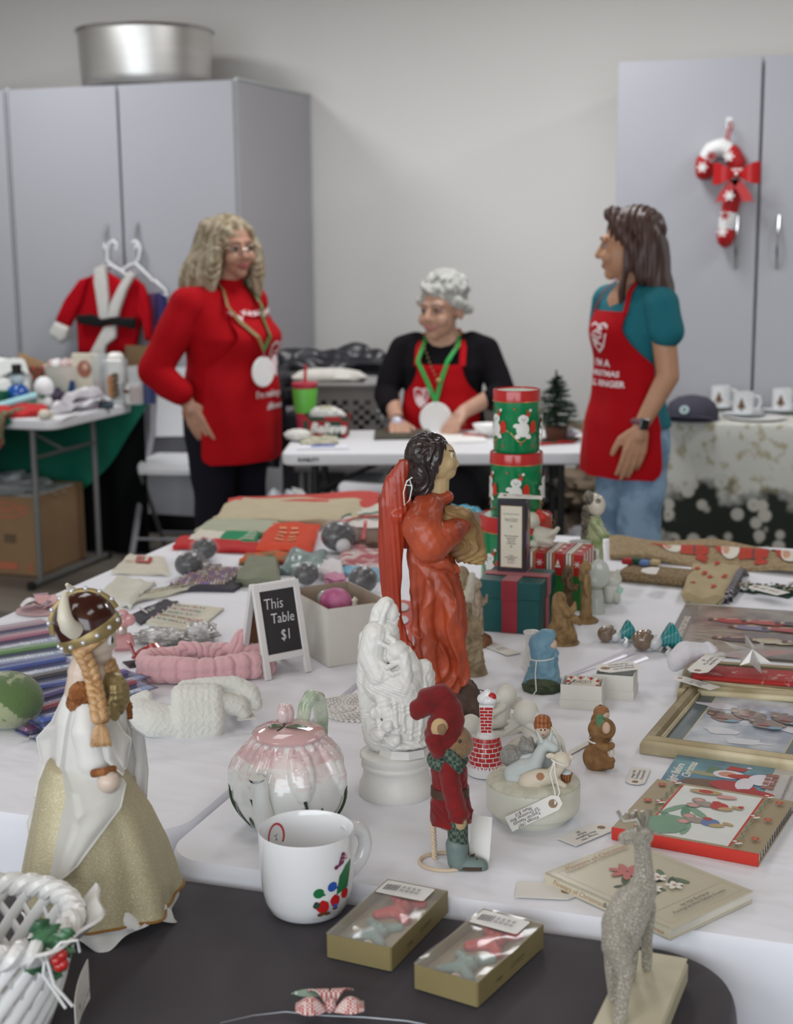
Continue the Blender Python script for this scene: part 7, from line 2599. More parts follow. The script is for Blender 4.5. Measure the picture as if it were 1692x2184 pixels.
G().box((0,0,.012),(.052,.008,.030),pl_,rot=(-50,0,0),bev=.003).build('plaque',o)
Mx=Euler((radians(40),0,0)).to_matrix().to_4x4(); Mx.translation=V((0,-.0026,.0152))
p_=Print(on_mat(Mx),h0=.0006)
for k in range(22):
 f=k/22*2*pi
 x,y=.0235*max(-1,min(1,1.3*cos(f))),.0125*max(-1,min(1,1.3*sin(f)))
 p_.ell(x,y,.0028,.0028,(m(176,44,36,.5),pl_)[k %2],n=8)
p_.text('DADDY',0,.004,.0085,m(90,80,76,.5))
p_.build('border_print',o)
for k,(x,c_) in enumerate(((-.014,(220,220,216)),(.0,(222,218,212)),(.013,(70,66,70)))):
 G().ball((x,-.014,.009),(.0075,.006,.005),m(*c_,.4),n=14,k=8).build('snowman',o)
G().tube([(-.026,-.01,.012),(-.022,-.012,.018),(-.012,-.006,.024)],.0008,m(36,32,34,.6),6).build('cord',o)
t,A,z0=small_box(1315,1482,.062,.056,.042,'open white box with dark ornaments, its tag laid across the rim',-8)
for k,(x,y) in enumerate(((-.01,-.004),(.008,.002),(.018,-.010))):
 tag(G().ball((0,0,.006),(.009,.007,.006),m(88+20*k,86,82,.5,bump=.4),n=14,k=8).build('ornament',None,A.p+A.R @ V((x,y,z0+.003))),('left','middle','right')[k]+' grey ornament of the three in the back white box','ornament','grey ornaments in the back white box')
Zb=Z+.044
price_tag('price_tag','handwritten paper tag laid across the open back white box',[(1276,1419),(1272,1440),(1368,1428),(1352,1412)],['vintage to the','Four Seasons','Ceramic'],z=Zb,text_rot=0)
# ============ glass choir dolls and white ribbons ============
gb,tl_,wg=m(120,100,82,.12,coat=.8,var=.35,vs_=60),m(20,112,118,.15,coat=.7,c2=(60,150,150),kind='wave',vs_=50),m(206,210,212,.2,coat=.5)
for i,(x0,y0,sgn,lab) in enumerate(((1292,1370,1,'glass head ornament with teal bow lying behind, farther of the two'),(1370,1388,1,'glass head ornament with teal ruffle and white handle, nearer of the two'))):
 A=At(x0,y0)
 t=A.thing('glass_ornament',lab,'ornament','brown-haired glass ornaments with teal collars')
 k=1.0 if i==0 else 1.25
 s=S()
 s.ball((0,0,.016*k),(.016*k,.015*k,.0155*k),gb)
 for j in range(6):
  s.ball((.004+.010*cos(j),-.004+.006*sin(j*2),.022*k+.006*sin(j*1.7)),.006*k,gb)
 s.build('hair',t,.0012,1)
 G().ball((.018*k,.002,.013*k),(.012*k,.012*k,.012*k),wg,n=18,k=12).build('face',t)
 G().lathe([(.006*k,0),(.010*k,.008),(.018*k,.020*k),(.021*k,.027*k),(.019*k,.027*k),(.008*k,.012)],tl_,n=36,c=(.026*k,.004,.012*k),rot=(0,68,20),rfun=lambda a,z,i:1+.06*sin(8*a)*(z>.01)).build('ruffle',t)
 G().tube([(.036*k,-.012,.012),(.040*k,-.022,.010),(.036*k,-.034,.006)],[.003,.0035,.0045],wg,10).build('handle',t)
sat=m(214,212,224,.35,coat=.3,var=.03)
for i,(a,b) in enumerate((((1345,1392),(1190,1452)),((1372,1404),(1202,1470)))):
 p0,p1=P(*a),P(*b)
 dr=p1-p0
 sd=V((-dr.y,dr.x,0)).normalized()
 o=(p0+p1)/2
 tag(G().grid(lambda u,v:p0+dr*u+sd*(v-.5)*(.026-.02*u)+V((0,0,.0015+.005*sin(pi*v)*(1.2-u)))-o,12,6,sat,.001).build('satin_ribbon',None,o),('upper','lower')[i]+' of two white satin ribbons tapering from the glass head ornaments','ribbon')
# ============ books ============
def lay_box(name,label,cat,px4,h,mt,z=Z+.0008,bev=.0006,group=None,hh=0.0):
 """flat lying thing fitted to a near-parallelogram of places on the table; returns thing, L, W; local x along p0->p1, y along p0->p3"""
 c=[P(x,y,z+hh) for x,y in px4]
 o=(c[0]+c[1]+c[2]+c[3])/4
 ex=(c[1]-c[0])+(c[2]-c[3])
 L_=ex.length/2
 ex.normalize()
 ey=V((-ex.y,ex.x,0))
 W_=abs(((c[3]-c[0])+(c[2]-c[1])).dot(ey))/2
 t=thing(name,label,cat,V((o.x,o.y,z)),math.degrees(atan2(ex.y,ex.x)),group)
 return t,L_,W_
def book(label,px4,h,cover,pages,spine='x-',z=Z+.0008,name='book',cat='book'):
 t,L_,W_=lay_box(name,label,cat,px4,h,cover,z,hh=h*.7)
 k=.0022
 G().box((0,0,h-k/2),(L_,W_,k),cover,bev=.0006).build('front_cover',t,smooth=False)
 G().box((0,0,k/2),(L_,W_,k),cover,bev=.0006).build('back_cover',t,smooth=False)
 if spine=='y-':
  G().box((0,-W_/2+.0012,h/2),(L_,.0024,h),cover,bev=.0008).build('spine',t,smooth=False)
 elif spine=='x-':
  G().box((-L_/2+.0012,0,h/2),(.0024,W_,h),cover,bev=.0008).build('spine',t,smooth=False)
 G().box((.001,.001,h/2),(L_-.006,W_-.006,h-2*k),pages).build('pages',t,smooth=False)
 pr_=Print(lambda u,v,h_:V((u,v,h+h_)),step=.00006,h0=.0001)
 return t,L_,W_,pr_
pagem=m(214,210,198,.8,var=.03)
# flowers book (spine along its near-left side)
t,L_,W_,p_=book('cream hardback book with poinsettia and holly cover under the glitter reindeer',[(1176,1876),(1452,1998),(1587,1900),(1322,1790)],.014,m(196,190,168,.3,coat=.5,var=.03),pagem,'y-')
fr,gn,dgn,pkk,wf,gld=m(170,160,130,.5),m(92,112,86,.5),m(60,78,56,.5),m(186,104,100,.5),m(222,220,210,.5),m(176,130,92,.5)
p_.line([(-L_*.44,-W_*.42),(L_*.45,-W_*.42),(L_*.45,W_*.44),(-L_*.44,W_*.44)],.0006,fr,True).line([(-L_*.40,-W_*.34),(-L_*.40,W_*.40)],.0005,fr).line([(L_*.30,-W_*.36),(L_*.30,W_*.40)],.0005,fr)
rd=random.Random(6)
for j in range(20):
 x,y,a=rd.uniform(-.14,.2)*L_,rd.uniform(-.22,.22)*W_,rd.uniform(0,360)
 p_.ell(x,y,.011,.0042,(gn,dgn)[j %2],a,10)
for j in range(7):
 a=2*pi*j/7
 p_.ell(-.16*L_+.012*cos(a),.0+.012*sin(a),.011,.0045,pkk,math.degrees(a),10)
for cx_,cy_ in ((.10,-.08),(.02,.10),(.16,.08)):
 for j in range(5):
  a=2*pi*j/5
  p_.ell(cx_*L_+.006*cos(a),cy_*W_+.006*sin(a),.0052,.0035,wf,math.degrees(a),10)
 p_.ell(cx_*L_,cy_*W_,.0025,.0025,gld,n=8)
p_.text('Flowers of Christmas',-.415*L_,0,.0145,gld,rot=90,shear=.4,sx=.85).text('by Hal Borland',.36*L_,.0,.008,ink_m,rot=90,shear=.3).text('Paintings by Anne Ophelia Dowden',.40*L_,.0,.007,ink_m,rot=90,shear=.3,sx=.9)
p_.build('cover_print',t)
Print(patch((0,-W_/2-.0001,.007),(1,0,0),(0,0,1))).text('Flowers of Christmas',-.22*L_,0,.009,gld,shear=.3).text('Borland',.06*L_,0,.009,ink_m,shear=.3).text('Golden Press',.34*L_,0,.008,gld).build('spine_lettering',t)
# mouse storybook, spine red towards viewer
t,L_,W_,p_=book('storybook with red spine and mice dressed for winter on tan dotted cover',[(1318,1772),(1632,1836),(1682,1712),(1390,1668)],.016,m(160,146,116,.4,coat=.2),m(206,202,192,.8),None)
G().box((0,-W_/2+.001,.008),(L_,.003,.0165),m(186,48,36,.45),bev=.0008).build('spine',t,smooth=False)
p_.rect(-L_*.30,-W_*.46,L_*.30,W_*.46,m(186,52,34,.5)).rect(-L_*.285,-W_*.46,L_*.285,W_*.46,m(216,220,216,.4))
for j in range(9):
 p_.ell(-.22*L_+.016*(j %3),-.3*W_+.02*(j //3)*1.4,.022,.006,(m(120,156,130,.5),m(92,136,108,.5))[j %2],20+37*j,10)
p_.ell(-.2*L_,-.3*W_,.03,.03,m(112,150,124,.5),n=9)
gy_,pe,rd2,bl2,tn=m(150,138,128,.5),m(206,150,144,.5),m(176,52,44,.5),m(92,116,160,.5),m(176,150,104,.5)
for cx_,cy_,c_ in ((-.02,-.14,bl2),(-.04,.16,rd2)):
 X0,Y0=cx_*L_,cy_*W_
 p_.ell(X0-.012,Y0+.010,.009,.008,gy_).ell(X0-.012,Y0+.010,.006,.005,pe).ell(X0-.014,Y0-.010,.009,.008,gy_).ell(X0-.014,Y0-.010,.006,.005,pe).ell(X0,Y0,.013,.009,gy_).ell(X0+.018,Y0,.012,.012,c_).ell(X0+.028,Y0-.006,.010,.006,tn,20).ell(X0+.040,Y0+.004,.008,.004,tn,-20).ell(X0+.012,Y0+.010,.006,.005,rd2)
p_.ell(.06*L_,.34*W_,.014,.006,pe,10).ell(-.1*L_,.38*W_,.022,.008,tn,5).ell(-.1*L_,.38*W_,.010,.006,rd2).ell(.2*L_,.2*W_,.004,.004,rd2)
for sx in (-1,1):
 p_.line([(sx*L_*.335+.003*sin(j*1.6),-W_*.46+W_*.92*j/30) for j in range(31)],.0016,m(92,112,84,.5))
 for yy in (-.3,.05,.38):
  p_.ell(sx*L_*.425,yy*W_,.0055,.0055,m(180,72,48,.5),n=12).ell(sx*L_*.425,yy*W_,.002,.002,tn,n=8)
 for yy in (-.42,.05,.45):
  for j in range(5):
   p_.ell(sx*L_*.335+.004*cos(j*1.257),yy*W_+.004*sin(j*1.257),.003,.0022,(wf,rd2)[j %2],n=8)
p_.build('cover_print',t)
ps=Print(patch((L_/2-.0022,0,.008),(0,1,0),(0,0,1)))
for j in range(16):
 ps.rect(-W_/2+.004+j*W_/16,-.006,-W_/2+.004+(j+.45)*W_/16,.006,m(70,56,52,.6))
ps.build('striped_edge',t)
# santa storybook
t,L_,W_,p_=book('blue storybook with red-suited Santa on a chimney, partly under the mouse storybook',[(1402,1694),(1668,1742),(1715,1640),(1432,1613)],.006,m(196,194,192,.3,coat=.5),pagem,None)
p_.rect(-L_*.495,-W_*.49,L_*.30,W_*.49,m(62,104,140,.3,c2=(110,160,172),vs_=14,cth=(.35,.65),coat=.4))
p_.text('The Night Before',-.42*L_,-.05*W_,.017,wf,rot=90,shear=.3,sx=.9,bold=.0004).text('Christmas',-.33*L_,.16*W_,.017,wf,rot=90,shear=.3,sx=.9,bold=.0004)
br2,rs,fw,fs=m(110,84,62,.5),m(170,52,52,.4),m(214,212,220,.5),m(196,140,116,.5)
p_.ell(-.12*L_,-.12*W_,.040,.018,br2,-8).ell(-.16*L_,.12*W_,.03,.009,m(150,150,120,.5)).rect(-.2*L_,.14*W_,-.1*L_,.3*W_,m(92,124,100,.5)).ell(-.02*L_,.16*W_,.022,.016,fw).ell(-.03*L_,.16*W_,.013,.010,fs).poly([(-.06*L_,.26*W_),(.08*L_,.26*W_),(.10*L_,.34*W_),(-.04*L_,.36*W_)],rs).ell(.11*L_,.36*W_,.004,.004,fw)
p_.ell(.06*L_,-.10*W_,.034,.020,rs,-12).ell(.12*L_,.14*W_,.026,.010,rs,4).ell(.13*L_,-.02*W_,.012,.024,fw).ell(.24*L_,.12*W_,.018,.022,fw).ell(.24*L_,-.18*W_,.026,.011,rs,-6).ell(.04*L_,-.3*W_,.030,.008,fw,-10)
for j in range(8):
 p_.rect(L_*(.26+.05*(j %2)),W_*(-.06+.09*(j //2)),L_*(.305+.05*(j %2)),W_*(.01+.09*(j //2)),m(150,100,88,.5))
p_.text('READ WITH ME JUNIOR ELF BOOK',.45*L_,0,.0065,ink_m,rot=90)
p_.build('cover_print',t)
# ============ framed pictures ============
def frame(label,px4,h,z,pic=True,fw_=.026):
 t,L_,W_=lay_box('framed_picture',label,'frame',px4,h,None,z,group='gold framed pictures stacked on the right table',hh=h*.5)
 fg=m(150,136,104,.4,metal=.3,var=.08,c2=(176,164,134),kind='noise',vs_=12)
 prof=[(0,0),(0,h*.55),(.003,h*.8),(.006,h*.72),(.010,h),(.018,h*.92),(fw_*.8,h*.6),(fw_,h*.5),(fw_,0)]
 def rail(name,ln,M):
  g=G()
  rs=[]
  for e in (-1,1):
   rs.append([M @ V((e*(ln/2-x),x,zz)) for x,zz in prof])
  g.rings(rs,fg)
  o=g.build(name,t,ang=30)
  n=int(ln/.0042)
  g=G()
  for i in range(n):
   x=-ln/2+fw_+(ln-2*fw_)*(i+.5)/n
   g.ball(M @ V((x,fw_*.9,h*.60)),(.0016,.0016,.0016),m(206,194,160,.4,metal=.3),n=5,k=3)
  b=g.build('bead_row',o)
  b['kind']='stuff'
 for k in range(4):
  M=Matrix.Rotation(pi/2*k,4,'Z') @ Matrix.Translation((0,-(W_ if k %2==0 else L_)/2,0))
  rail('rail',L_ if k %2==0 else W_,M)
 zi=h*.35
 G().box((0,0,zi),(L_-2*fw_+.004,W_-2*fw_+.004,.002),m(92,108,112,.2,coat=.5,var=.04)).build('mat_board',t,smooth=False)
 if pic:
  p_=Print(lambda u,v,h_:V((u,v,zi+.001+h_)),h0=.0002)
  a,b=L_/2-fw_-.026,W_/2-fw_-.018
  p_.rect(-a-.002,-b-.002,a+.002,b+.002,m(196,186,150,.5)).rect(-a,-b,a,b,m(200,206,214,.15,c2=(150,160,176),vs_=18,cth=(.4,.62),coat=.6))
  rd=random.Random(3)
  b1_,b2,rd3,b3=m(136,114,100,.2,coat=.6),m(112,92,82,.2,coat=.6),m(150,84,84,.2,coat=.6),m(116,156,176,.2,coat=.6)
  for j in range(7):
   p_.blob(rd.uniform(-.8,.8)*a,rd.uniform(-.8,.8)*b,.02,m(216,218,224,.15,coat=.6),j,.4,1.6,.7)
  for j,(x,y) in enumerate(((-.5,.1),(-.05,.28),(.42,.0),(.8,.25))):
   p_.blob(x*a,y*b,.021,(b1_,b2)[j %2],j,.12,1.2,1).blob(x*a-.020,y*b+.012,.0135,(b2,b1_)[j %2],j+5,.1).ell(x*a-.030,y*b+.022,.005,.005,b1_).ell(x*a-.012,y*b+.024,.005,.005,b1_).ell(x*a-.026,y*b+.008,.005,.004,m(176,156,144,.2,coat=.6)).poly([(x*a-.006,y*b+.004),(x*a-.018,y*b-.010),(x*a+.006,y*b-.010)],rd3).ell(x*a+.012,y*b-.016,.012,.006,b3,20)
  p_.build('picture',t)
 return t,L_,W_
frame('gold beaded picture frame with blue-grey mat and bears picture, nearest on the right table',[(1397,1592),(1760,1645),(1790,1490),(1452,1452)],.026,Z+.0008)
frame('gold beaded picture frame under the red book, behind the other frame',[(1436,1478),(1790,1500),(1800,1440),(1470,1415)],.024,Z+.0008,False,.02)
t,L_,W_,p_=book('thin bright red book under the white stocking',[(1462,1441),(1760,1464),(1780,1440),(1500,1420)],.008,m(176,40,34,.4,c2=(196,160,150),vs_=60,cth=(.6,.7)),pagem,'y-',Z+.026)
# stocking, star topper, record sleeve
stk=m(206,204,208,.95,bump=.4,bs=90,sheen=.3)
s=S()
A=At(1500,1420,Z+.035)
q=A.q
s.chain([q(1445,1408,-.01),q(1462,1392),q(1500,1388,.01)],[.018,.020,.014],stk)
s.chain([q(1440,1418,-.012),q(1452,1404)],[.012,.016],stk)
s.chain([q(1500,1388,.01),q(1510,1376,.012),q(1522,1388,.008)],[.007,.007,.008],stk)
s.chain([q(1520,1432),q(1620,1438),q(1740,1446)],[.010,.012,.011],stk,.6)
tag(s.build('white_stocking',None,.002,2,loc=A.p,rot=(0,0,A.rz)),'soft white stocking lying rolled over the red book','stocking')
A=At(1605,1400,Z+.058)
t=A.thing('star_topper','silver eight-point metal star tree topper lying on the white stocking','star')
sv=m(214,211,206,.25,metal=.6,var=.03)
g=G()
nn=8
rr=[78,36,70,62,74,38,88,40]
for i in range(nn):
 a=2*pi*i/nn+.2
 L1=rr[i]*A.k*1.2
 tip=V((L1*cos(a),L1*.55*sin(a),.006+.022*sin(a)))
 b0=V((.021*cos(a-pi/nn),.015*sin(a-pi/nn),.003+.010*sin(a-pi/nn)))
 b1=V((.021*cos(a+pi/nn),.015*sin(a+pi/nn),.003+.010*sin(a+pi/nn)))
 top=V((0,-.012,.016)); bot=V((0,.006,-.008))
 g.add([tip,b0,b1,top,bot],[(0,3,1),(0,2,3),(0,1,4),(0,4,2)],sv)
g.build('star',t,smooth=False)
price_tag('price_tag','handwritten tag reading vintage silver metal star top, lying on the white stocking',[(1468,1428),(1500,1444),(1550,1402),(1520,1384)],['Vintage Silver','Metal Star Top','$5'],z=Z+.054,text_rot=0)
price_tag('price_tag','handwritten paper tag lying over the corner of the nearest gold frame',[(1440,1452),(1446,1440),(1532,1466),(1520,1474)],['Print $8','gold frame'],z=Z+.029,text_rot=0)
t,L_,W_,p_=book('worn record sleeve reading Christmas Day Songs, with a family scene',[(1412,1384),(1780,1420),(1790,1308),(1462,1292)],.005,m(112,108,98,.3,coat=.5,var=.2),pagem,None,name='record_sleeve',cat='record')
p_.text('CHRISTMAS DAY SONGS',-.44*L_,0,.017,wf,rot=90,sx=.8,bold=.0004)
rd=random.Random(12)
p_.rect(-.40*L_,-.48*W_,.49*L_,.48*W_,m(150,140,124,.3,c2=(104,92,84),vs_=14,coat=.5))
for j in range(14):
 p_.rect(-.36*L_+.022*(j %2),-.44*W_+.012*j,-.28*L_+.03*(j %3),-.44*W_+.012*j+.003,m(176,180,150,.4))
for j in range(9):
 x,y=(-.16+.07*j)*L_,(.18,-.2,.05)[j %3]*W_
 cc=(m(170,52,44,.4,coat=.4),m(60,48,52,.4,coat=.4),m(120,116,150,.4,coat=.4),m(176,60,50,.4,coat=.4),m(186,178,150,.4,coat=.4))[j %5]
 p_.blob(x,y,.020,cc,j,.2,1.7,.8).blob(x+.02,y-.008,.014,cc,j+3,.25,1.6,.7).ell(x-.034,y+.002,.008,.0085,m(196,160,136,.4,coat=.4)).ell(x-.039,y+.002,.006,.009,m(84,62,50,.4,coat=.4)).ell(x,y+.012,.014,.004,m(196,164,142,.4),15)
p_.build('cover_print',t)
# ============ far end of the right table: runner, burlap stocking, ornament ============
bur=m(166,146,114,.95,c2=(146,126,96),vs_=120,bump=.4,bs=200)
o,c0=sheet('table_runner','long burlap runner printed with red Santas along the far table edge','runner',[(1300,1192),(1760,1232),(1770,1184),(1300,1150)],bur,.012,.020,4,n=20)
def runner_print():
 c=[P(x,y,.742)-c0 for x,y in [(1300,1192),(1760,1232),(1770,1184),(1300,1150)]]
 def f(u,v,h):
  q=(c[0]*(1-u)+c[1]*u)*(1-v)+(c[3]*(1-u)+c[2]*u)*v
  return V((q.x,q.y,.012+.020*mn.noise(V((u*3+4,v*3,4)))+h+.0012))
 p_=Print(f,sub=.03,h0=.0006)
 rr,ww,gg_=m(176,62,46,.9),m(214,210,198,.9),m(64,92,70,.9)
 for k in range(3):
  x=.30+.27*k
  p_.poly([(x-.10,.75),(x-.04,.78),(x+.02,.55),(x-.02,.32),(x-.06,.42)],rr).ell(x+.0,.50,.045,.22,ww).ell(x-.02,.50,.018,.14,m(196,150,124,.9)).poly([(x+.04,.72),(x+.17,.66),(x+.17,.36),(x+.04,.28)],rr).rect(x+.10,.30,x+.108,.68,ink_m)
  p_.star(x+.175,.56,.045,gg_,k=5).poly([(x+.12,.36),(x+.17,.30),(x+.16,.14),(x+.11,.2)],rr)
 p_.build('santa_print',o)
runner_print()
tag(G().box((0,0,.012),(.16,.10,.022),m(150,130,100,.95,bump=1,bs=160,c2=(120,100,74),vs_=200),bev=.008).build('burlap_pouch',None,P(1400,1238),(0,0,-8)),'rough burlap pouch beside the starry stocking','pouch')
t=thing('fabric_gift','tiny patchwork gift ornament in red, green and blue on the burlap pouch end','ornament',P(1368,1226)+V((0,0,.024)),-8)
for k,c_ in enumerate(((170,40,50),(40,80,60),(100,130,180),(190,170,130))):
 G().box((-.03+.02*k,-.008+.012*(k %2),.006),(.022,.022,.012),m(*c_,.8),bev=.003).build('patch',t)
price_tag('price_tag','white paper tag on the burlap pouch',[(1368,1224),(1370,1210),(1408,1212),(1400,1226)],None,z=Z+.04,hole=False)
o,c0=sheet('star_stocking','tan stocking printed with red stars and checked lining','stocking',[(1452,1284),(1545,1290),(1580,1222),(1478,1216)],m(172,156,120,.8,var=.08,bump=.2,bs=60),.022,.010,6)
def st_print():
 c=[P(x,y,.742)-c0 for x,y in [(1452,1284),(1545,1290),(1580,1222),(1478,1216)]]
 def f(u,v,h):
  q=(c[0]*(1-u)+c[1]*u)*(1-v)+(c[3]*(1-u)+c[2]*u)*v
  return V((q.x,q.y,.022+.010*mn.noise(V((u*3+6,v*3,6)))+h+.001))
 p_=Print(f,sub=.05,h0=.0006)
 for x,y in ((.2,.25),(.68,.2),(.5,.5),(.8,.55),(.15,.75),(.55,.85),(.35,.6)):
  p_.star(x,y,.085,m(180,44,36,.8),rot=20+300*x)
 p_.build('star_print',o)
st_print()
sheet('checked_lining','black and white checked fabric edge beside the starry stocking','fabric',[(1542,1290),(1562,1284),(1590,1226),(1576,1222)],m(44,40,48,.9,c2=(150,146,150),kind='checker',vs_=90,cth=(.4,.6)),.020,.004,2)
A=At(1640,1262)
t=A.thing('sequin_ornament','flat dark green tree ornament covered in white and silver sequins','ornament')
g=G()
rd=random.Random(9)
for j in range(260):
 f=rd.random()
 x=-.075+.19*f
 w_=.016+.045*f*(1 if int(f*6)%2 else .75)
 y=rd.uniform(-w_,w_)
 g.ball((x,y,.006+rd.uniform(0,.008)),(.0045,.0035,.002),(m(28,64,48,.4),m(206,208,200,.3),m(30,72,54,.4),m(186,186,176,.3),m(150,130,100,.4))[j %5],rot=(rd.uniform(-40,40),rd.uniform(-40,40),0),n=6,k=4)
g.build('sequins',t)['kind']='stuff'
G().extr([(-.085,0),(-.03,-.03),(-.02,-.02),(.04,-.055),(.05,-.03),(.11,-.065),(.11,.065),(.05,.03),(.04,.055),(-.02,.02),(-.03,.03)],0,.005,m(24,54,42,.7)).build('felt_back',t,smooth=False)
price_tag('price_tag','white paper tag lying across the sequin ornament',[(1600,1256),(1606,1246),(1675,1262),(1668,1274)],['tree $4'],z=Z+.018,text_rot=0)
# ============ boxed soaps on the black cloth ============
def soap(label,px4,h,seed):
 t,L_,W_=lay_box('soap_box',label,'box',px4,h,None,ZB+.001,group='olive boxes of figure shaped soaps under clear film')
 ol,inn=m(128,116,78,.5,var=.05),m(168,154,124,.7,var=.04)
 k=.0022
 for nm,c,d in (('end_wall',(0,-W_/2,0),(L_,k,h)),('end_wall',(0,W_/2,0),(L_,k,h)),('side_wall',(-L_/2,0,0),(k,W_,h)),('side_wall',(L_/2,0,0),(k,W_,h))):
  G().box((c[0],c[1],h/2),d,ol,bev=.0004).build(nm,t,smooth=False)
 G().box((0,0,h*.25),(L_-k,W_-k,h*.5),inn).build('tray',t,smooth=False)
 rd_,gn_,wx=m(184,70,66,.35,sss=.2),m(132,152,144,.35,sss=.2),m(206,190,166,.4)
 for nm,lb,cy_,c_ in (('soap','red figure shaped soap',.20,rd_),('soap','grey-green figure shaped soap',-.22,gn_)):
  s=S()
  z=h*.62
  y=cy_*W_
  s.ball((0,y,z),(.013,.020,.0085),c_)
  for e in (-1,1):
   s.chain([(0,y+.008,z),(e*.018,y+.022+.004*seed*e,z)],[.007,.005],c_)
   s.chain([(0,y-.006,z),(e*.017,y-.024,z)],[.0085,.0065],c_)
   s.ball((e*.004,y+.004,z+.007),(.004,.004,.003),c_)
  o=s.build(nm,t,.0014,2)
  o['label']=lb
 G().ball((.004,-.41*W_,h*.6),(.007,.006,.006),wx,n=14,k=8).build('bead',t)
 fm=m(236,238,240,.08,alpha=.2,coat=1,var=.02,bump=.25,bs=24)
 G().grid(lambda u,v:((u-.5)*(L_+.003),(v-.5)*(W_+.003),h+.0012+.0012*sin(u*7+seed)*sin(v*9)),16,24,fm).build('film',t,label='clear plastic film stretched over the box')
 p_=Print(lambda u,v,h_:V((u,v,h+.003+h_)),h0=.0001)
 lx,ly=-L_*.05,W_*.33
 p_.poly(rrect(lx-L_*.40,lx+L_*.40,ly-W_*.11,ly+W_*.12,.003,3),m(222,222,220,.5))
 for j in range(14):
  x=lx-L_*.34+j*.0013
  p_.rect(x,ly-.007,x+(.0004,.0008,.0003)[j %3],ly+.008,ink_m)
 for j,tx in enumerate(('$7.99','$5.99','$3.49','$1.49')):
  p_.text(tx,lx-.002+.0062*j,ly,.0062,ink_m,rot=90)
 p_.build('price_sticker',t)
 Print(patch((L_/2+k/2,0,h/2),(0,1,0),(0,0,1))).text('Luxury',.012,0,.011,m(92,82,52,.6),shear=.3).text('soap',-.03,-.002,.008,m(92,82,52,.6),shear=.3).build('lettering',t)
soap('olive box of red and grey-green soaps nearest the white mug, sticker at its far end',[(708,2044),(843,2072),(946,1946),(820,1918)],.027,0)
soap('olive box of figure soaps with crumpled glossy film, nearer the glitter reindeer',[(892,2112),(1027,2148),(1150,2020),(1026,1982)],.027,1)
# ============ glitter reindeer on cream box ============
def deer():
 bx_,L_,W_=lay_box('card_box','cream card box under the glitter reindeer','box',[(1235,2262),(1392,2285),(1470,2100),(1358,2074)],.03,None,ZB+.001)
 G().box((0,0,.014),(L_,W_,.028),m(192,184,156,.5,var=.04),bev=.005).build('box',bx_)
 G().box((0,-.0,.0285),(L_*.97,W_*.97,.0012),m(196,190,164,.45),bev=.0005).build('lid_panel',bx_,smooth=False)
 zb=ZB+.0302
 A=At(1350,2095,zb)
 t=A.thing('reindeer_figurine','champagne glitter reindeer figurine standing on the cream card box','figurine')
 gl_=m(190,182,164,.28,c2=(255,252,244),vs_=620,cth=(.50,.66),metal=.25,bump=1.6,bs=700,spec=.8)  # white specks in the colour stand in for the glitter's sparkle
 q=A.q
 gp=lambda x,y:A.Ri @ (P(x,y,zb)-A.p)
 s=S()
 s.chain([q(1368,1905,.020),q(1348,1930,.008),q(1328,1975,-.012),q(1320,2015,-.026)],[.0155,.0205,.0215,.0175],gl_)
 s.chain([q(1374,1900,.024),q(1374,1850,.026),q(1370,1800,.026)],[.0135,.0095,.0085],gl_)
 s.chain([q(1372,1782,.026),q(1350,1782,.024),q(1333,1788,.022)],[.0105,.0085,.0068],gl_)
 for e in (0,1):
  s.ball(q(1384-8*e,1776,.034-.02*e),(.006,.003,.004),gl_)
 def leg(pts,foot,rr):
  s.chain([q(*p) for p in pts]+[foot+V((0,0,.004))],rr,gl_)
 leg([(1380,1935,.026),(1380,2000,.030)],gp(1380,2068),[.010,.0062,.0056])
 leg([(1356,1950,.012),(1350,2030,.014)],gp(1346,2090),[.010,.0062,.0056])
 leg([(1318,2010,-.034),(1334,2080,-.046)],gp(1322,2182),[.0145,.0078,.0065])
 leg([(1312,2000,-.012),(1304,2060,-.010)],gp(1310,2134),[.0125,.0070,.0058])
 s.build('body',t,.0013,2)
 an=m(150,146,134,.35,metal=.4)
 for j,pts in enumerate((((1366,1765),(1358,1748),(1330,1752),(1318,1730)),((1340,1751),(1338,1732)),((1352,1750),(1350,1734)),((1378,1765),(1382,1745),(1384,1728)),((1374,1764),(1370,1730)),((1368,1764),(1358,1742),(1356,1728)))):
  G().tube([q(x,y,.02+.003*j) for x,y in pts],[.0024]+[.002]*(len(pts)-1),an,8).build('antler',t)
deer()
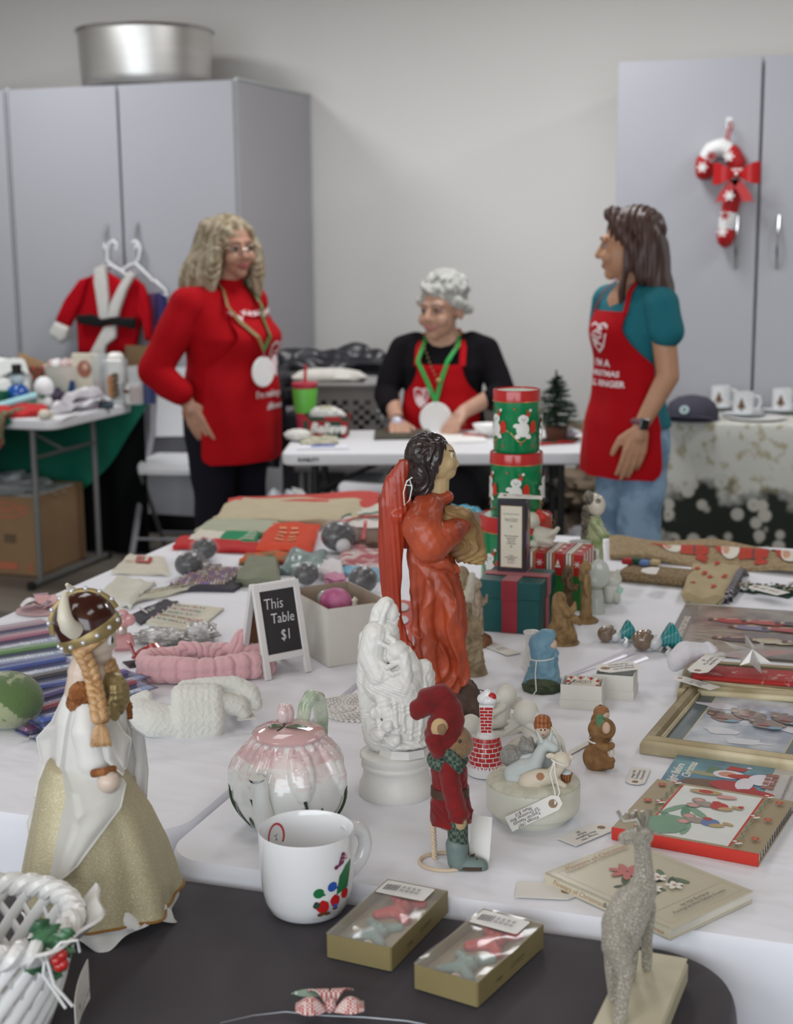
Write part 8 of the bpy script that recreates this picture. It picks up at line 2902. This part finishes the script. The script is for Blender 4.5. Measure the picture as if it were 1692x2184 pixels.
# ============ white woven basket with holly ============
def basket():
 A=At(-15,2180,ZB)
 t=A.thing('ceramic_basket','white ceramic woven basket with rope rim, holly leaves and red berries, bottom left corner','basket')
 wc=m(222,222,220,.22,coat=.4,var=.015)
 q=A.q
 R0,R1,H=.055,.085,.105
 def wall(a,f,o=0):
  r_=R0+(R1-R0)*f**.8+o
  return V((r_*cos(a),r_*sin(a),.004+H*f))
 for e in (-1,1):
  for j in range(20):
   a0=2*pi*j/20
   G().tube([wall(a0+e*.95*f/7,f/7,.002*e) for f in range(8)],.0068,wc,8,.45,nrm=(cos(a0),sin(a0),0)).build('woven_strip',t)
 G().lathe([(.001,0),(R0+.004,0),(R0+.006,.008),(R0,.012),(.001,.010)],wc,n=48).build('bottom',t)
 for ph in (0,pi):
  rp=[wall(a,1)+V((.006*cos(a*14+ph)*cos(a),.006*cos(a*14+ph)*sin(a),.006*sin(a*14+ph))) for a in [2*pi*i/200 for i in range(200)]]
  G().tube(rp,.0072,wc,8,loop=True).build('rope_rim',t)
 # looped handle shape rising left, fluted lip to the right
 G().grid(lambda u,v:wall(-1.2+1.5*u,.82+.25*v,.006+.022*v+.004*sin(u*14)),24,6,wc,.0035).build('fluted_lip',t)
 G().tube([V((R1*cos(radians(200))*(1-f*f)*1.0+.0,-R1*.6*(1-2*f) ,.10+.14*sin(pi*f))) for f in [i/16 for i in range(17)]],.008,wc,10).build('handle',t)
 lf_=m(66,108,74,.3,c2=(40,78,52),vs_=80,coat=.4,bump=.5,bs=150)
 c=q(122,2030,-.075)
 for k,(x,y,ln) in enumerate(((75,1962,1),(150,1975,1),(52,2066,1),(160,2020,.9),(118,2082,.6))):
  tip=q(x,y,-.078)
  dr=tip-c
  sd=dr.cross(V((0,1,0))).normalized()
  n=18
  pts=[]
  for i in range(n+1):
   f=i/n
   w_=.34*dr.length*sin(pi*f)**.6*(1+.28*cos(f*pi*7))
   pts.append((f,w_))
  g=G()
  g.rings([[c+dr*f+sd*w_*s_+V((0,-.004*(1-abs(s_))-.002*k,0)) for s_ in (-1,-.5,0,.5,1)] for f,w_ in pts],lf_,False,False,closed=False)
  g.build('holly_leaf',t,ang=80)
 for k,(x,y) in enumerate(((120,2048),(132,2036),(134,2056),(126,2060))):
  G().ball(q(x,y,-.088),.0058,m(178,36,34,.25,coat=.5),n=16,k=10).build('berry',t)
 g=G()
 g.tube([q(95,2045,-.09),q(130,2010,-.095),q(165,2005,-.095),q(170,2030,-.092)],.0013,wc,6)
 g.tube([q(95,2045,-.09),q(92,2080,-.093),q(120,2120,-.097),q(140,2150,-.10)],.0016,wc,6).tube([q(100,2048,-.09),q(115,2100,-.095),q(155,2146,-.10)],.0016,wc,6)
 g.build('string_bow',t)
 B=At(178,2175,ZB)
 t2=B.thing('price_tag','long white paper tag standing on edge beside the woven basket','tag',turn=78)
 G().grid(lambda u,v:(-.035+.075*u,.003*sin(u*3),.001+(.036+.008*u)*v),8,3,tag_m,.0008).build('card',t2)
 Print(patch((.0,-.0012,.022),(1,0,0),(0,0,1)),h0=.002).text('ceramic basket',0,.0,.009,ink_m,shear=.3).ell(-.028,.008,.004,.003,ring_m).build('handwriting',t2)
basket()
def gingham():
 A=At(705,2168,ZB)
 t=A.thing('gingham_bow','red and white gingham fabric bow with pale green leaf on thin wire','bow')
 gm_=m(170,70,72,.85,c2=(214,204,198),kind='checker',vs_=420,cth=(.45,.55))
 q=A.q
 for e in (-1,1):
  G().grid(lambda u,v:(e*(.004+.030*u),-.006+(v-.5)*.02*(.3+sin(pi*u*.8)),.010+.012*sin(pi*u)*sin(pi*v)+.004*u),12,10,gm_,.0012).build('loop',t)
  G().grid(lambda u,v:(e*(.002+.012*u)+(v-.5)*.014*(.5+u),.004+.022*u,.012+.008*sin(u*3)),8,4,gm_,.0012).build('tail',t)
 G().ball((0,0,.012),(.006,.007,.008),gm_,n=16,k=10).build('knot',t)
 G().grid(lambda u,v:(-.004-.036*u,.014+.016*u+(v-.5)*.016*sin(pi*min(1,.1+u*.9)),.010+.008*(1-u)),10,4,m(124,150,132,.4,coat=.2),.0008).build('leaf',t)
 w_=G().tube([A.Ri @ (P(x,y,ZB+.002)-A.p) for x,y in ((470,2182),(540,2166),(610,2158),(690,2166),(780,2170),(870,2178),(930,2190))],.0006,m(150,154,160,.3,metal=.7),6)
 w_.build('wire',t)
gingham()
# crocheted doily
A=At(762,1512)
t=A.thing('doily','white crocheted lace doily half under the plaster statue','doily')
dm=m(232,230,226,.9,bump=.6,bs=200)
g=G()
for r_ in range(1,8):
 R_=.0098*r_
 n=6*r_+6
 g.tube([(R_*(1+.05*sin(n*a))*cos(a),R_*(1+.05*sin(n*a))*sin(a)*.95,.003+.0015*sin(5*a+r_)) for a in [2*pi*i/(n*3) for i in range(n*3)]],.0016,dm,5,loop=True)
 for j in range(n):
  a=2*pi*j/n
  g.tube([(R_*cos(a),R_*.95*sin(a),.004),((R_-.0098)*cos(a+.1),(R_-.0098)*.95*sin(a+.1),.003)],.0012,dm,4)
g.build('lace',t)['kind']='stuff'
# ============ left foreground table ============
def sign():
 a,b=P(566,1452,Z),P(664,1432,Z)
 ex=(b-a).normalized()
 w_=(b-a).length
 t=thing('chalkboard_sign','small white A-frame chalkboard sign with This Table $1 in chalk','sign',a,math.degrees(atan2(ex.y,ex.x)))
 wf,bk,br=m(214,212,210,.5,var=.02),m(46,44,46,.7,var=.15,vs_=20),m(128,90,62,.7,kind='wave',vs_=8,c2=(112,78,54))
 H,ln=.160,.040
 for nm,sg in (('front_frame',1),('back_frame',-1)):
  y0,y1=(0,ln) if sg>0 else (2*ln+.012,ln+.006)
  d=V((0,y1-y0,H)).normalized()
  M=Matrix(((1,0,0),(0,d.y,-d.z),(0,d.z,d.y))).transposed()
  X,Yd,Nn=V((1,0,0)),d,V((1,0,0)).cross(d)
  L_=sqrt((y1-y0)**2+H*H)
  f=Matrix((X,Yd,Nn)).transposed().to_4x4()
  f.translation=V((0,y0,0))
  fr=None
  for x in (.006,w_-.006):
   g=G().box((0,0,0),(.012,L_,.008),wf,bev=.001)
   g.v=[tuple(f @ (V(p)+V((x,L_/2,0)))) for p in g.v]
   g.build('stile',t,smooth=False)
  for yy in (.036,L_-.007):
   g=G().box((0,0,0),(w_-.024,.012,.008),wf,bev=.001)
   g.v=[tuple(f @ (V(p)+V((w_/2,yy,0)))) for p in g.v]
   g.build('rail',t,smooth=False)
  g=G().box((0,0,0),(w_-.022,L_-.045,.003),bk if sg>0 else br)
  g.v=[tuple(f @ (V(p)+V((w_/2,.036+(L_-.045)/2,0)))) for p in g.v]
  bd=g.build('board',t,smooth=False,label='black chalkboard panel' if sg>0 else 'brown back board')
  if sg>0:
   f2=f.copy()
   f2.translation=f @ V((w_/2,.036+(L_-.045)/2,.0018))
   ck=m(206,206,206,.9)
   p_=Print(on_mat(f2))
   p_.text('This',-.010,.032,.027,ck,shear=.1,sx=.85,bold=-.0002).text('Table',.004,.006,.025,ck,shear=.1,sx=.85).text('$1',.006,-.024,.026,ck,shear=.1,sx=.8)
   p_.build('chalk_writing',t)
sign()
t,L_,W_=lay_box('carton','open white cardboard box with pink ball, right of the chalkboard sign','box',[(640,1386),(722,1434),(812,1392),(722,1340)],0,None)
cw,ci=m(206,202,194,.8,var=.03),m(168,152,136,.85,var=.04)
h=.105
for c,d,rot in (((0,-W_/2),(L_,.002),0),((0,W_/2),(L_,.002),0),((-L_/2,0),(.002,W_),0),((L_/2,0),(.002,W_),0)):
 s_=-1 if c[0]+c[1]>0 else 1
 g=G().box((c[0],c[1],h/2),(d[0],d[1],h),cw)
 g.box((c[0]*.975,c[1]*.975,h/2+.0005),(d[0]*.96,d[1]*.96,h),ci)
 g.build('side',t,smooth=False)
G().box((0,0,.001),(L_,W_,.002),ci).build('bottom',t,smooth=False)
G().box((0,0,.035),(L_-.01,W_-.01,.066),m(150,136,122,.9)).build('filler',t,smooth=False)
C0,Rz0=t.location.copy(),t.rotation_euler.to_matrix()
tag(G().ball((0,0,0),(.030,.030,.026),m(176,84,130,.6,c2=(196,116,156),vs_=40),n=28,k=18).build('ball',None,C0+Rz0 @ V((.006,-.008,.094))),'dusty pink ball in the white cardboard box','ball')
tag(G().ball((0,0,0),(.022,.022,.018),m(206,212,208,.08,alpha=.6,coat=1),n=20,k=12).build('glass_bauble',None,C0+Rz0 @ V((-.045,.0,.088))),'clear iridescent bauble at the left end of the white cardboard box','bauble')
tag(G().lathe([(.004,0),(.008,.004),(.005,.012),(.008,.02),(.004,.03),(.006,.036),(.001,.042)],m(206,200,184,.5),n=16).build('cream_ornament',None,C0+Rz0 @ V((.045,.012,.068))),'cream turned ornament standing at the right end of the white cardboard box','ornament')
# pink and white plush headbands
def band(label,px,py,R_,ry,r_,mt,extra,nm='headband'):
 A=At(px,py)
 t=A.thing(nm,label,'headband')
 s=S()
 for zz in (0,1):
  pts=[V((R_*cos(a),ry*sin(a),r_*(.95+1.15*zz)+.002*sin(5*a))) for a in [2*pi*i/26 for i in range(27)]]
  for i,(a,b) in enumerate(zip(pts[:-1],pts[1:])):
   s.cap(a,b,r_*1.04,r_*.9,mt)
 extra(s,A)
 s.build('band',t,.0022,1,disp=addf(lambda X:-.0042*np.abs(np.cos(np.arctan2(X[:,1]/ry,X[:,0]/R_)*13))**12,rough_(.0004,900)))
 return A,t
pkm=m(214,168,172,.95,sheen=.6,var=.05,bump=.4,bs=350)
band('fluffy pink ribbed headband with ears lying before the chalkboard sign',442,1442,.107,.044,.0155,pkm,lambda s,A:(s.chain([A.q(500,1410,.03),A.q(510,1372,.035),A.q(514,1352,.03)],[.020,.016,.010],pkm),s.chain([A.q(470,1400,.03),A.q(420,1385,.03),A.q(390,1378,.03)],[.015,.014,.010],pkm)))
wkm=m(212,212,204,.95,sheen=.6,var=.04,bump=.4,bs=350)
A=At(420,1560)
t=A.thing('headband','fluffy white twisted headband with ear and printed paper tag','headband')
s=S()
q=A.q
s.chain([q(300,1520,.0),q(330,1535,-.005),q(385,1545,-.005)],[.024,.028,.026],wkm)
s.chain([q(290,1500,.01),q(310,1488,.01)],[.014,.012],wkm)
for i in range(6):
 x=385+14*i
 s.chain([q(x,1480,-.004),q(x+3,1530,-.018),q(x+2,1568,-.014)],[.015,.017,.015],wkm)
s.chain([q(395,1468,.02),q(440,1462,.02),q(500,1460,.02),q(535,1475,.015),q(545,1500,.01)],[.013,.013,.014,.014,.012],wkm)
s.chain([q(470,1500,.0),q(510,1505,.0),q(520,1520,-.002)],[.018,.016,.012],wkm)
s.build('band',t,.0022,1,disp=rough_(.0006,500))
price_tag('price_tag','printed white product tag hanging off the white headband',[(478,1490),(504,1483),(548,1527),(508,1546)],['','WOMENS HEADBAND','31'],z=Z+.018,hole=False)
gh=m(84,108,62,.95,c2=(150,156,122),vs_=26,cth=(.54,.58),sheen=.4,bump=.4,bs=250)
tag(G().ball((0,0,.043),(.058,.05,.045),gh,n=32,k=20).build('plush_hat',None,P(20,1548)),'green fuzzy hat with pale spots at the left frame edge','hat')
# carded packs along the left
cols=[(176,112,130),(104,146,84),(60,84,160),(64,60,66),(70,90,168),(96,84,150),(150,60,80),(60,90,170),(176,150,160),(120,60,110)]
pk4=[((-60,1378),(128,1345)),((-60,1405),(150,1372)),((-50,1442),(165,1402)),((-20,1470),(190,1425)),((20,1478),(208,1450)),((60,1500),(300,1428)),((70,1522),(318,1450)),((85,1542),(330,1490)),((-60,1355),(120,1325)),((60,1560),(150,1535))]
for i,((x0,y0),(x1,y1)) in enumerate(pk4):
 d=24
 t,L_,W_=lay_box('carded_pack',('topmost','second','third','fourth','fifth','sixth','seventh','eighth','pale pink','lowest dark')[i]+' blister pack with '+('pink','green','blue','black','blue','violet','red','bright blue','rose','plum')[i]+' bar in the overlapping packs at left','pack',[(x0,y0+d),(x1,y1+d),(x1-14,y1-6),(x0-14,y0-6)],0,None,Z+.001+.0028*(i %8),group='overlapping blister packs at left')
 G().box((0,0,.0006),(L_,W_,.0012),m(86,92,150,.3,c2=(40,34,56),vs_=10,stretch=(.4,3,1),cth=(.4,.6),coat=.5),bev=.0003).build('card',t,smooth=False)
 G().box((0,W_*.18,.005),(L_*.9,W_*.26,.008),m(*cols[i],.2,coat=.6),bev=.0035).build('plastic_bar',t)
 G().box((0,.1*W_,.0055),(L_*.96,W_*.62,.010),m(220,224,230,.06,alpha=.08,coat=1),bev=.004).build('blister',t)
 Print(lambda u,v,h_:V((u,v,.0013+h_))).rect(-L_*.48,-W_*.42,L_*.48,-W_*.16,m(140,160,196,.4)).text('the minipon',L_*.2,-W_*.29,W_*.26,wf if False else m(222,222,226,.4),rot=180,bold=.0005).text('the minipon',-L_*.25,-W_*.29,W_*.26,m(222,222,226,.4),rot=180,bold=.0005).build('lettering',t)
# flat goods: (name, category, label, corners, colour, thick, wobble, extra)
FL=[
('cream_pouch','pouch','cream cloth pouch printed with a red bird near the left table edge',[(238,1224),(362,1228),(352,1196),(278,1186)],(206,200,184),.010,.006,{}),
('card','card','curled cream card with aqua hair clips behind the helmet doll',[(205,1282),(282,1300),(330,1248),(252,1236)],(206,204,192),.012,.010,{}),
('jewellery_card','card','cream jewellery card with gold pins above the dark earring card',[(280,1290),(420,1258),(455,1244),(330,1262)],(204,202,184),.008,.006,{}),
('jewellery_card','card','cream card covered with small gem studs, red script at its end',[(312,1330),(418,1350),(478,1300),(380,1290)],(210,206,190),.006,.004,{}),
('jewellery_card','card','dark card with white lettering and bead pins between the cream cards',[(278,1316),(300,1334),(382,1288),(352,1282)],(70,68,76),.006,.004,{}),
('hair_card','card','long charcoal card of beaded hair strands pointing to the sign',[(350,1262),(500,1262),(560,1222),(440,1216)],(66,64,72),.010,.006,{}),
('cloth_cap','cap','sage green fabric cap brim behind the chalkboard sign',[(505,1252),(600,1256),(592,1212),(530,1208)],(128,132,112),.03,.01,{}),
('teal_bag','bag','glossy grey-teal plastic bag behind the white cardboard box',[(600,1226),(690,1230),(700,1190),(618,1188)],(124,144,142),.022,.016,{'rough':.25}),
('orange_bag','bag','bright orange-red cloth bag with pale lettering',[(545,1186),(668,1190),(684,1130),(575,1128)],(206,66,32),.022,.006,{}),
('green_felt','cloth','bright green felt cloth with white fringe left of the orange bag',[(455,1166),(545,1168),(562,1132),(500,1130)],(22,134,88),.014,.006,{}),
('white_cloth','cloth','white and beige cloth at the left of the green felt',[(400,1160),(460,1164),(500,1132),(440,1128)],(212,206,192),.014,.006,{}),
('red_cloth','cloth','red fuzzy cloth with white specks under the green felt',[(368,1172),(560,1184),(560,1166),(385,1150)],(186,40,42),.012,.008,{}),
('sage_linen','linen','folded sage green linen at the far left corner of the table',[(415,1142),(600,1148),(600,1112),(470,1106)],(168,172,150),.020,.006,{}),
('tan_linen','linen','long folded tan linen along the far table edge',[(455,1122),(770,1130),(780,1086),(505,1078)],(188,176,148),.034,.016,{}),
('red_linen','linen','coral red linen under the tan linen at the far table edge',[(480,1098),(800,1104),(812,1064),(490,1076)],(190,66,58),.026,.012,{}),
('striped_linen','linen','white, green and red striped linen by the red wing',[(720,1138),(812,1128),(816,1092),(745,1108)],(204,202,190),.028,.010,{}),
('brown_stocking','stocking','brown stocking with white cuff tied with red ribbon, left of the wing',[(738,1168),(812,1178),(814,1134),(748,1136)],(112,88,78),.028,.010,{}),
('patterned_cloth','cloth','pink, green and white patterned cloth left of the red wing',[(722,1214),(816,1222),(818,1170),(730,1168)],(206,196,192),.012,.008,{'c2':(170,90,96),'vs_':40}),
('blue_packet','packet','pale blue packet with red edge near the red wing',[(725,1228),(812,1240),(816,1222),(735,1210)],(120,176,204),.010,.004,{}),
('pink_card','card','coral card with cut-out holes seen between wing and robe',[(835,1372),(880,1376),(880,1284),(842,1282)],(206,104,98),.004,.002,{}),
('white_packet','packet','white packet with small label behind the white cardboard box',[(676,1238),(735,1242),(730,1212),(684,1208)],(214,210,212),.020,.008,{}),
('pink_packet','packet','pink packet behind the white cardboard box',[(690,1246),(740,1250),(736,1238),(694,1236)],(200,140,164),.018,.004,{}),
('green_garland','garland','strip of olive, orange and blue beaded trim before the orange bag',[(510,1206),(660,1204),(655,1186),(525,1186)],(104,108,78),.012,.010,{'c2':(196,96,56),'vs_':60}),
('brown_box','box','brown carved wooden box beside the lowest tin',[(972,1176),(1032,1180),(1034,1130),(980,1128)],(112,88,72),.05,.004,{}),
]
FO={}
for nm,cat,lab,px4,c_,th,wb,kw in FL:
 kw=dict(kw)
 o,c0=sheet(nm,lab,cat,px4,m(*c_,kw.pop('rough',.85),bump=.25,bs=80,**kw),th,wb,len(lab)%9,n=14)
 FO.setdefault(nm,[]).append((o,c0,px4,th,wb,len(lab)%9))
def on_sheet(k,i,fn):
 o,c0,px4,th,wb,sd=FO[k][i]
 c=[P(x,y,.742)-c0 for x,y in px4]
 def f(u,v,h):
  q=(c[0]*(1-u)+c[1]*u)*(1-v)+(c[3]*(1-u)+c[2]*u)*v
  return V((q.x,q.y,max(.0015,th+wb*mn.noise(V((u*3+sd,v*3,sd))))+h+.0015))
 p_=Print(f,sub=.06,h0=.0008,step=.0002)
 fn(p_)
 p_.build('print',o)
rdm=m(168,52,48,.8)
on_sheet('cream_pouch',0,lambda p:(p.ell(.5,.45,.16,.12,rdm).ell(.62,.65,.05,.16,rdm),[p.rect(.3+.05*k,.5+.04*k,.33+.05*k,.8,rdm) for k in range(4)],[p.ell(.12+.035*k,.5,.012,.03,rdm) for k in range(5)]))
on_sheet('orange_bag',0,lambda p:[p.rect(.28+.22*a,.25+.13*k,.28+.22*a+.16-.03*(k %2),.31+.13*k,m(226,150,110,.8)) for k in range(4) for a in range(2)])
on_sheet('green_felt',0,lambda p:[p.rect(.55+.05*k,.1+.1*k,.95,.14+.1*k,m(206,214,190,.8)) for k in range(7)])
on_sheet('brown_stocking',0,lambda p:(p.rect(0,.6,1,1,m(216,208,204,.8)),p.rect(.45,0,.56,1,m(178,36,40,.6))))
on_sheet('striped_linen',0,lambda p:(p.rect(0,.3,1,.38,m(60,110,84,.8)),p.rect(0,.05,1,.15,m(176,50,44,.8))))
on_sheet('pink_card',0,lambda p:[p.ell(.5,.18+.3*k,.3,.1,m(214,212,216,.8)) for k in range(3)])
on_sheet('jewellery_card',2,lambda p:p.text('classe',.5,.45,.34,m(206,206,206,.6),sx=.4))
on_sheet('jewellery_card',1,lambda p:p.text('script',.82,.3,.16,rdm,rot=20,sx=.7))
# bead rows on the cards
for nm,idx,n,cs in (('hair_card',0,150,((176,140,140),(150,130,110),(140,110,160),(190,180,170))),('jewellery_card',1,90,((150,120,90),(190,150,160),(120,150,140),(196,190,176))),('jewellery_card',0,36,((150,140,110),(120,110,96))),('jewellery_card',2,26,((200,170,176),(170,190,180)))):
 o,c0,px4,th,wb,sd=FO[nm][idx]
 c=[P(x,y,.742)-c0 for x,y in px4]
 g=G()
 rd=random.Random(n)
 for j in range(n):
  u,v=(j %18+.5)/18*(.8 if nm=='hair_card' else .7)+.05,(j //18+.5)/max(1,n //18+1)
  q=(c[0]*(1-u)+c[1]*u)*(1-v)+(c[3]*(1-u)+c[2]*u)*v
  g.ball((q.x,q.y,th+wb*.6+.003),.0034 if nm=='hair_card' else .0022,m(*cs[rd.randrange(len(cs))],.25,coat=.5),n=6,k=4)
 g.build('beads',o)['kind']='stuff'
# dark balls in clear bags
dk_=m(34,31,35,.35,bump=1.5,bs=50,c2=(96,94,98),vs_=60,cth=(.55,.7),coat=.5)
cl=m(226,228,230,.06,alpha=.10,coat=1,bump=1,bs=40,var=.02)
for i,(px,py,r_,lab) in enumerate(((437,1196,.030,'dark wig bun in clear bag lying left of the green felt'),(404,1232,.032,'dark wig bun in clear bag beside the cream pouch'),(722,1178,.042,'large dark ball with white pompom in clear bag, tallest of the bagged ones'),(655,1250,.028,'silvery bagged bun just behind the white cardboard box'),(775,1268,.034,'dark bun in clear bag right of the white cardboard box'))):
 t=thing('bagged_bun',lab,'bag',P(px,py),20*i,group='dark buns wrapped in clear bags')
 G().ball((0,0,r_*.95),(r_,r_*.9,r_*.85),dk_,n=24,k=16).build('bun',t)
 g=crumple((0,0,0),(r_*1.2,r_*1.1,r_*1.0),cl,'clear_bag',None,None,i,.12,parent=t,n=36)
 if i==2:
  G().ball((.0,-r_*.85,r_*.55),(.018,.016,.018),m(206,206,206,.9,bump=.8,bs=120),n=16,k=10).build('pompom',t)
for i,(px,py,r_,lab) in enumerate(((345,1372,(.050,.028,.014),'crumpled clear plastic bag below the gem stud card'),(430,1368,(.030,.028,.018),'clear bag of silvery strands left of the chalkboard sign'))):
 crumple(P(px,py),r_,m(206,206,204,.15,c2=(160,158,154),vs_=40,alpha=.85,bump=1,bs=60,coat=.6),'plastic_bag',lab,'bag',i+3,.3)
# pink bows, perfume bottle, butterfly clip
t=thing('hair_bow','pink and white satin hair bow beside the helmet doll','bow',P(92,1302),20)
for k,(a,c_,r_) in enumerate(((20,(206,160,158),.05),(160,(206,164,160),.05),(75,(214,210,210),.045),(205,(218,214,214),.045),(110,(150,104,116),.05),(-30,(206,160,160),.04),(-80,(200,150,152),.035))):
 ca,sa=cos(radians(a)),sin(radians(a))
 G().grid(lambda u,v:(ca*r_*u-sa*(v-.5)*.03*sin(pi*(.15+.7*u)),sa*r_*u+ca*(v-.5)*.03*sin(pi*(.15+.7*u)),.006+.003*k+.012*sin(pi*u)),8,6,m(*c_,.5,sheen=.3),.0012).build('petal',t)
G().lathe([(.045,0),(.055,.002),(.001,.004)],m(206,176,180,.8),n=36,rfun=lambda a,z,i:1+.04*sin(18*a)).build('lace_base',t)
A=At(262,1388)
t=A.thing('perfume_bottle','pink glass bottle with heart-shaped petal stopper behind the helmet doll','bottle')
pg=m(206,150,150,.12,coat=.8,alpha=.85)
h=A.q(262,1350).z
G().box((0,0,h/2),(.044,.02,h),pg,bev=.008).build('bottle',t)
G().lathe([(.009,h),(.010,h+.006),(.007,h+.014)],m(196,180,170,.25,metal=.5),n=20).build('neck',t)
s=S()
for x,y in ((248,1322),(262,1312),(276,1322),(262,1330)):
 s.ball(A.q(x,y),(.0115,.006,.0115),pg)
s.build('stopper',t,.0012,1)
A=At(318,1412)
t=A.thing('fish_clip','red glitter fish-shaped clip with yellow dots and teal edge on dark card','hair clip',turn=25)
G().extr([(-.045,-.016),(-.02,-.022),(-.012,.02),(-.04,.026)],0,.002,m(60,54,60,.7)).build('card',t,smooth=False)
fm_=m(176,50,42,.3,c2=(150,36,34),vs_=120,coat=.6)
G().grid(lambda u,v:(-.03+.075*u,(v-.5)*.05*sin(pi*(.12+.8*u)),.012+.022*sin(pi*u)*(1-abs(v-.5))),14,8,fm_,.003).build('wing',t)
G().grid(lambda u,v:(-.028-.012*u,(v-.5)*.014,.014+.03*u),6,4,fm_,.003).build('tail_fin',t)
Print(lambda u,v,h_:V((u,v,.014+.022*sin(pi*(u+.03)/.075)*(1-abs(v/.05))+h_)),h0=.0012).rect(-.015,-.0215,.04,-.0185,m(60,120,130,.5)).ell(.0,.004,.002,.002,m(196,160,60,.5)).ell(.012,-.004,.002,.002,m(196,160,60,.5)).ell(.02,.006,.002,.002,m(196,160,60,.5)).build('dot_print',t)
# blue chiffon, red figurine box
crumple(P(990,1128,Z),(.048,.035,.030),m(92,186,214,.8,sheen=.4),'blue_chiffon','bright sky blue chiffon heaped behind the red angel','cloth',4,.3)
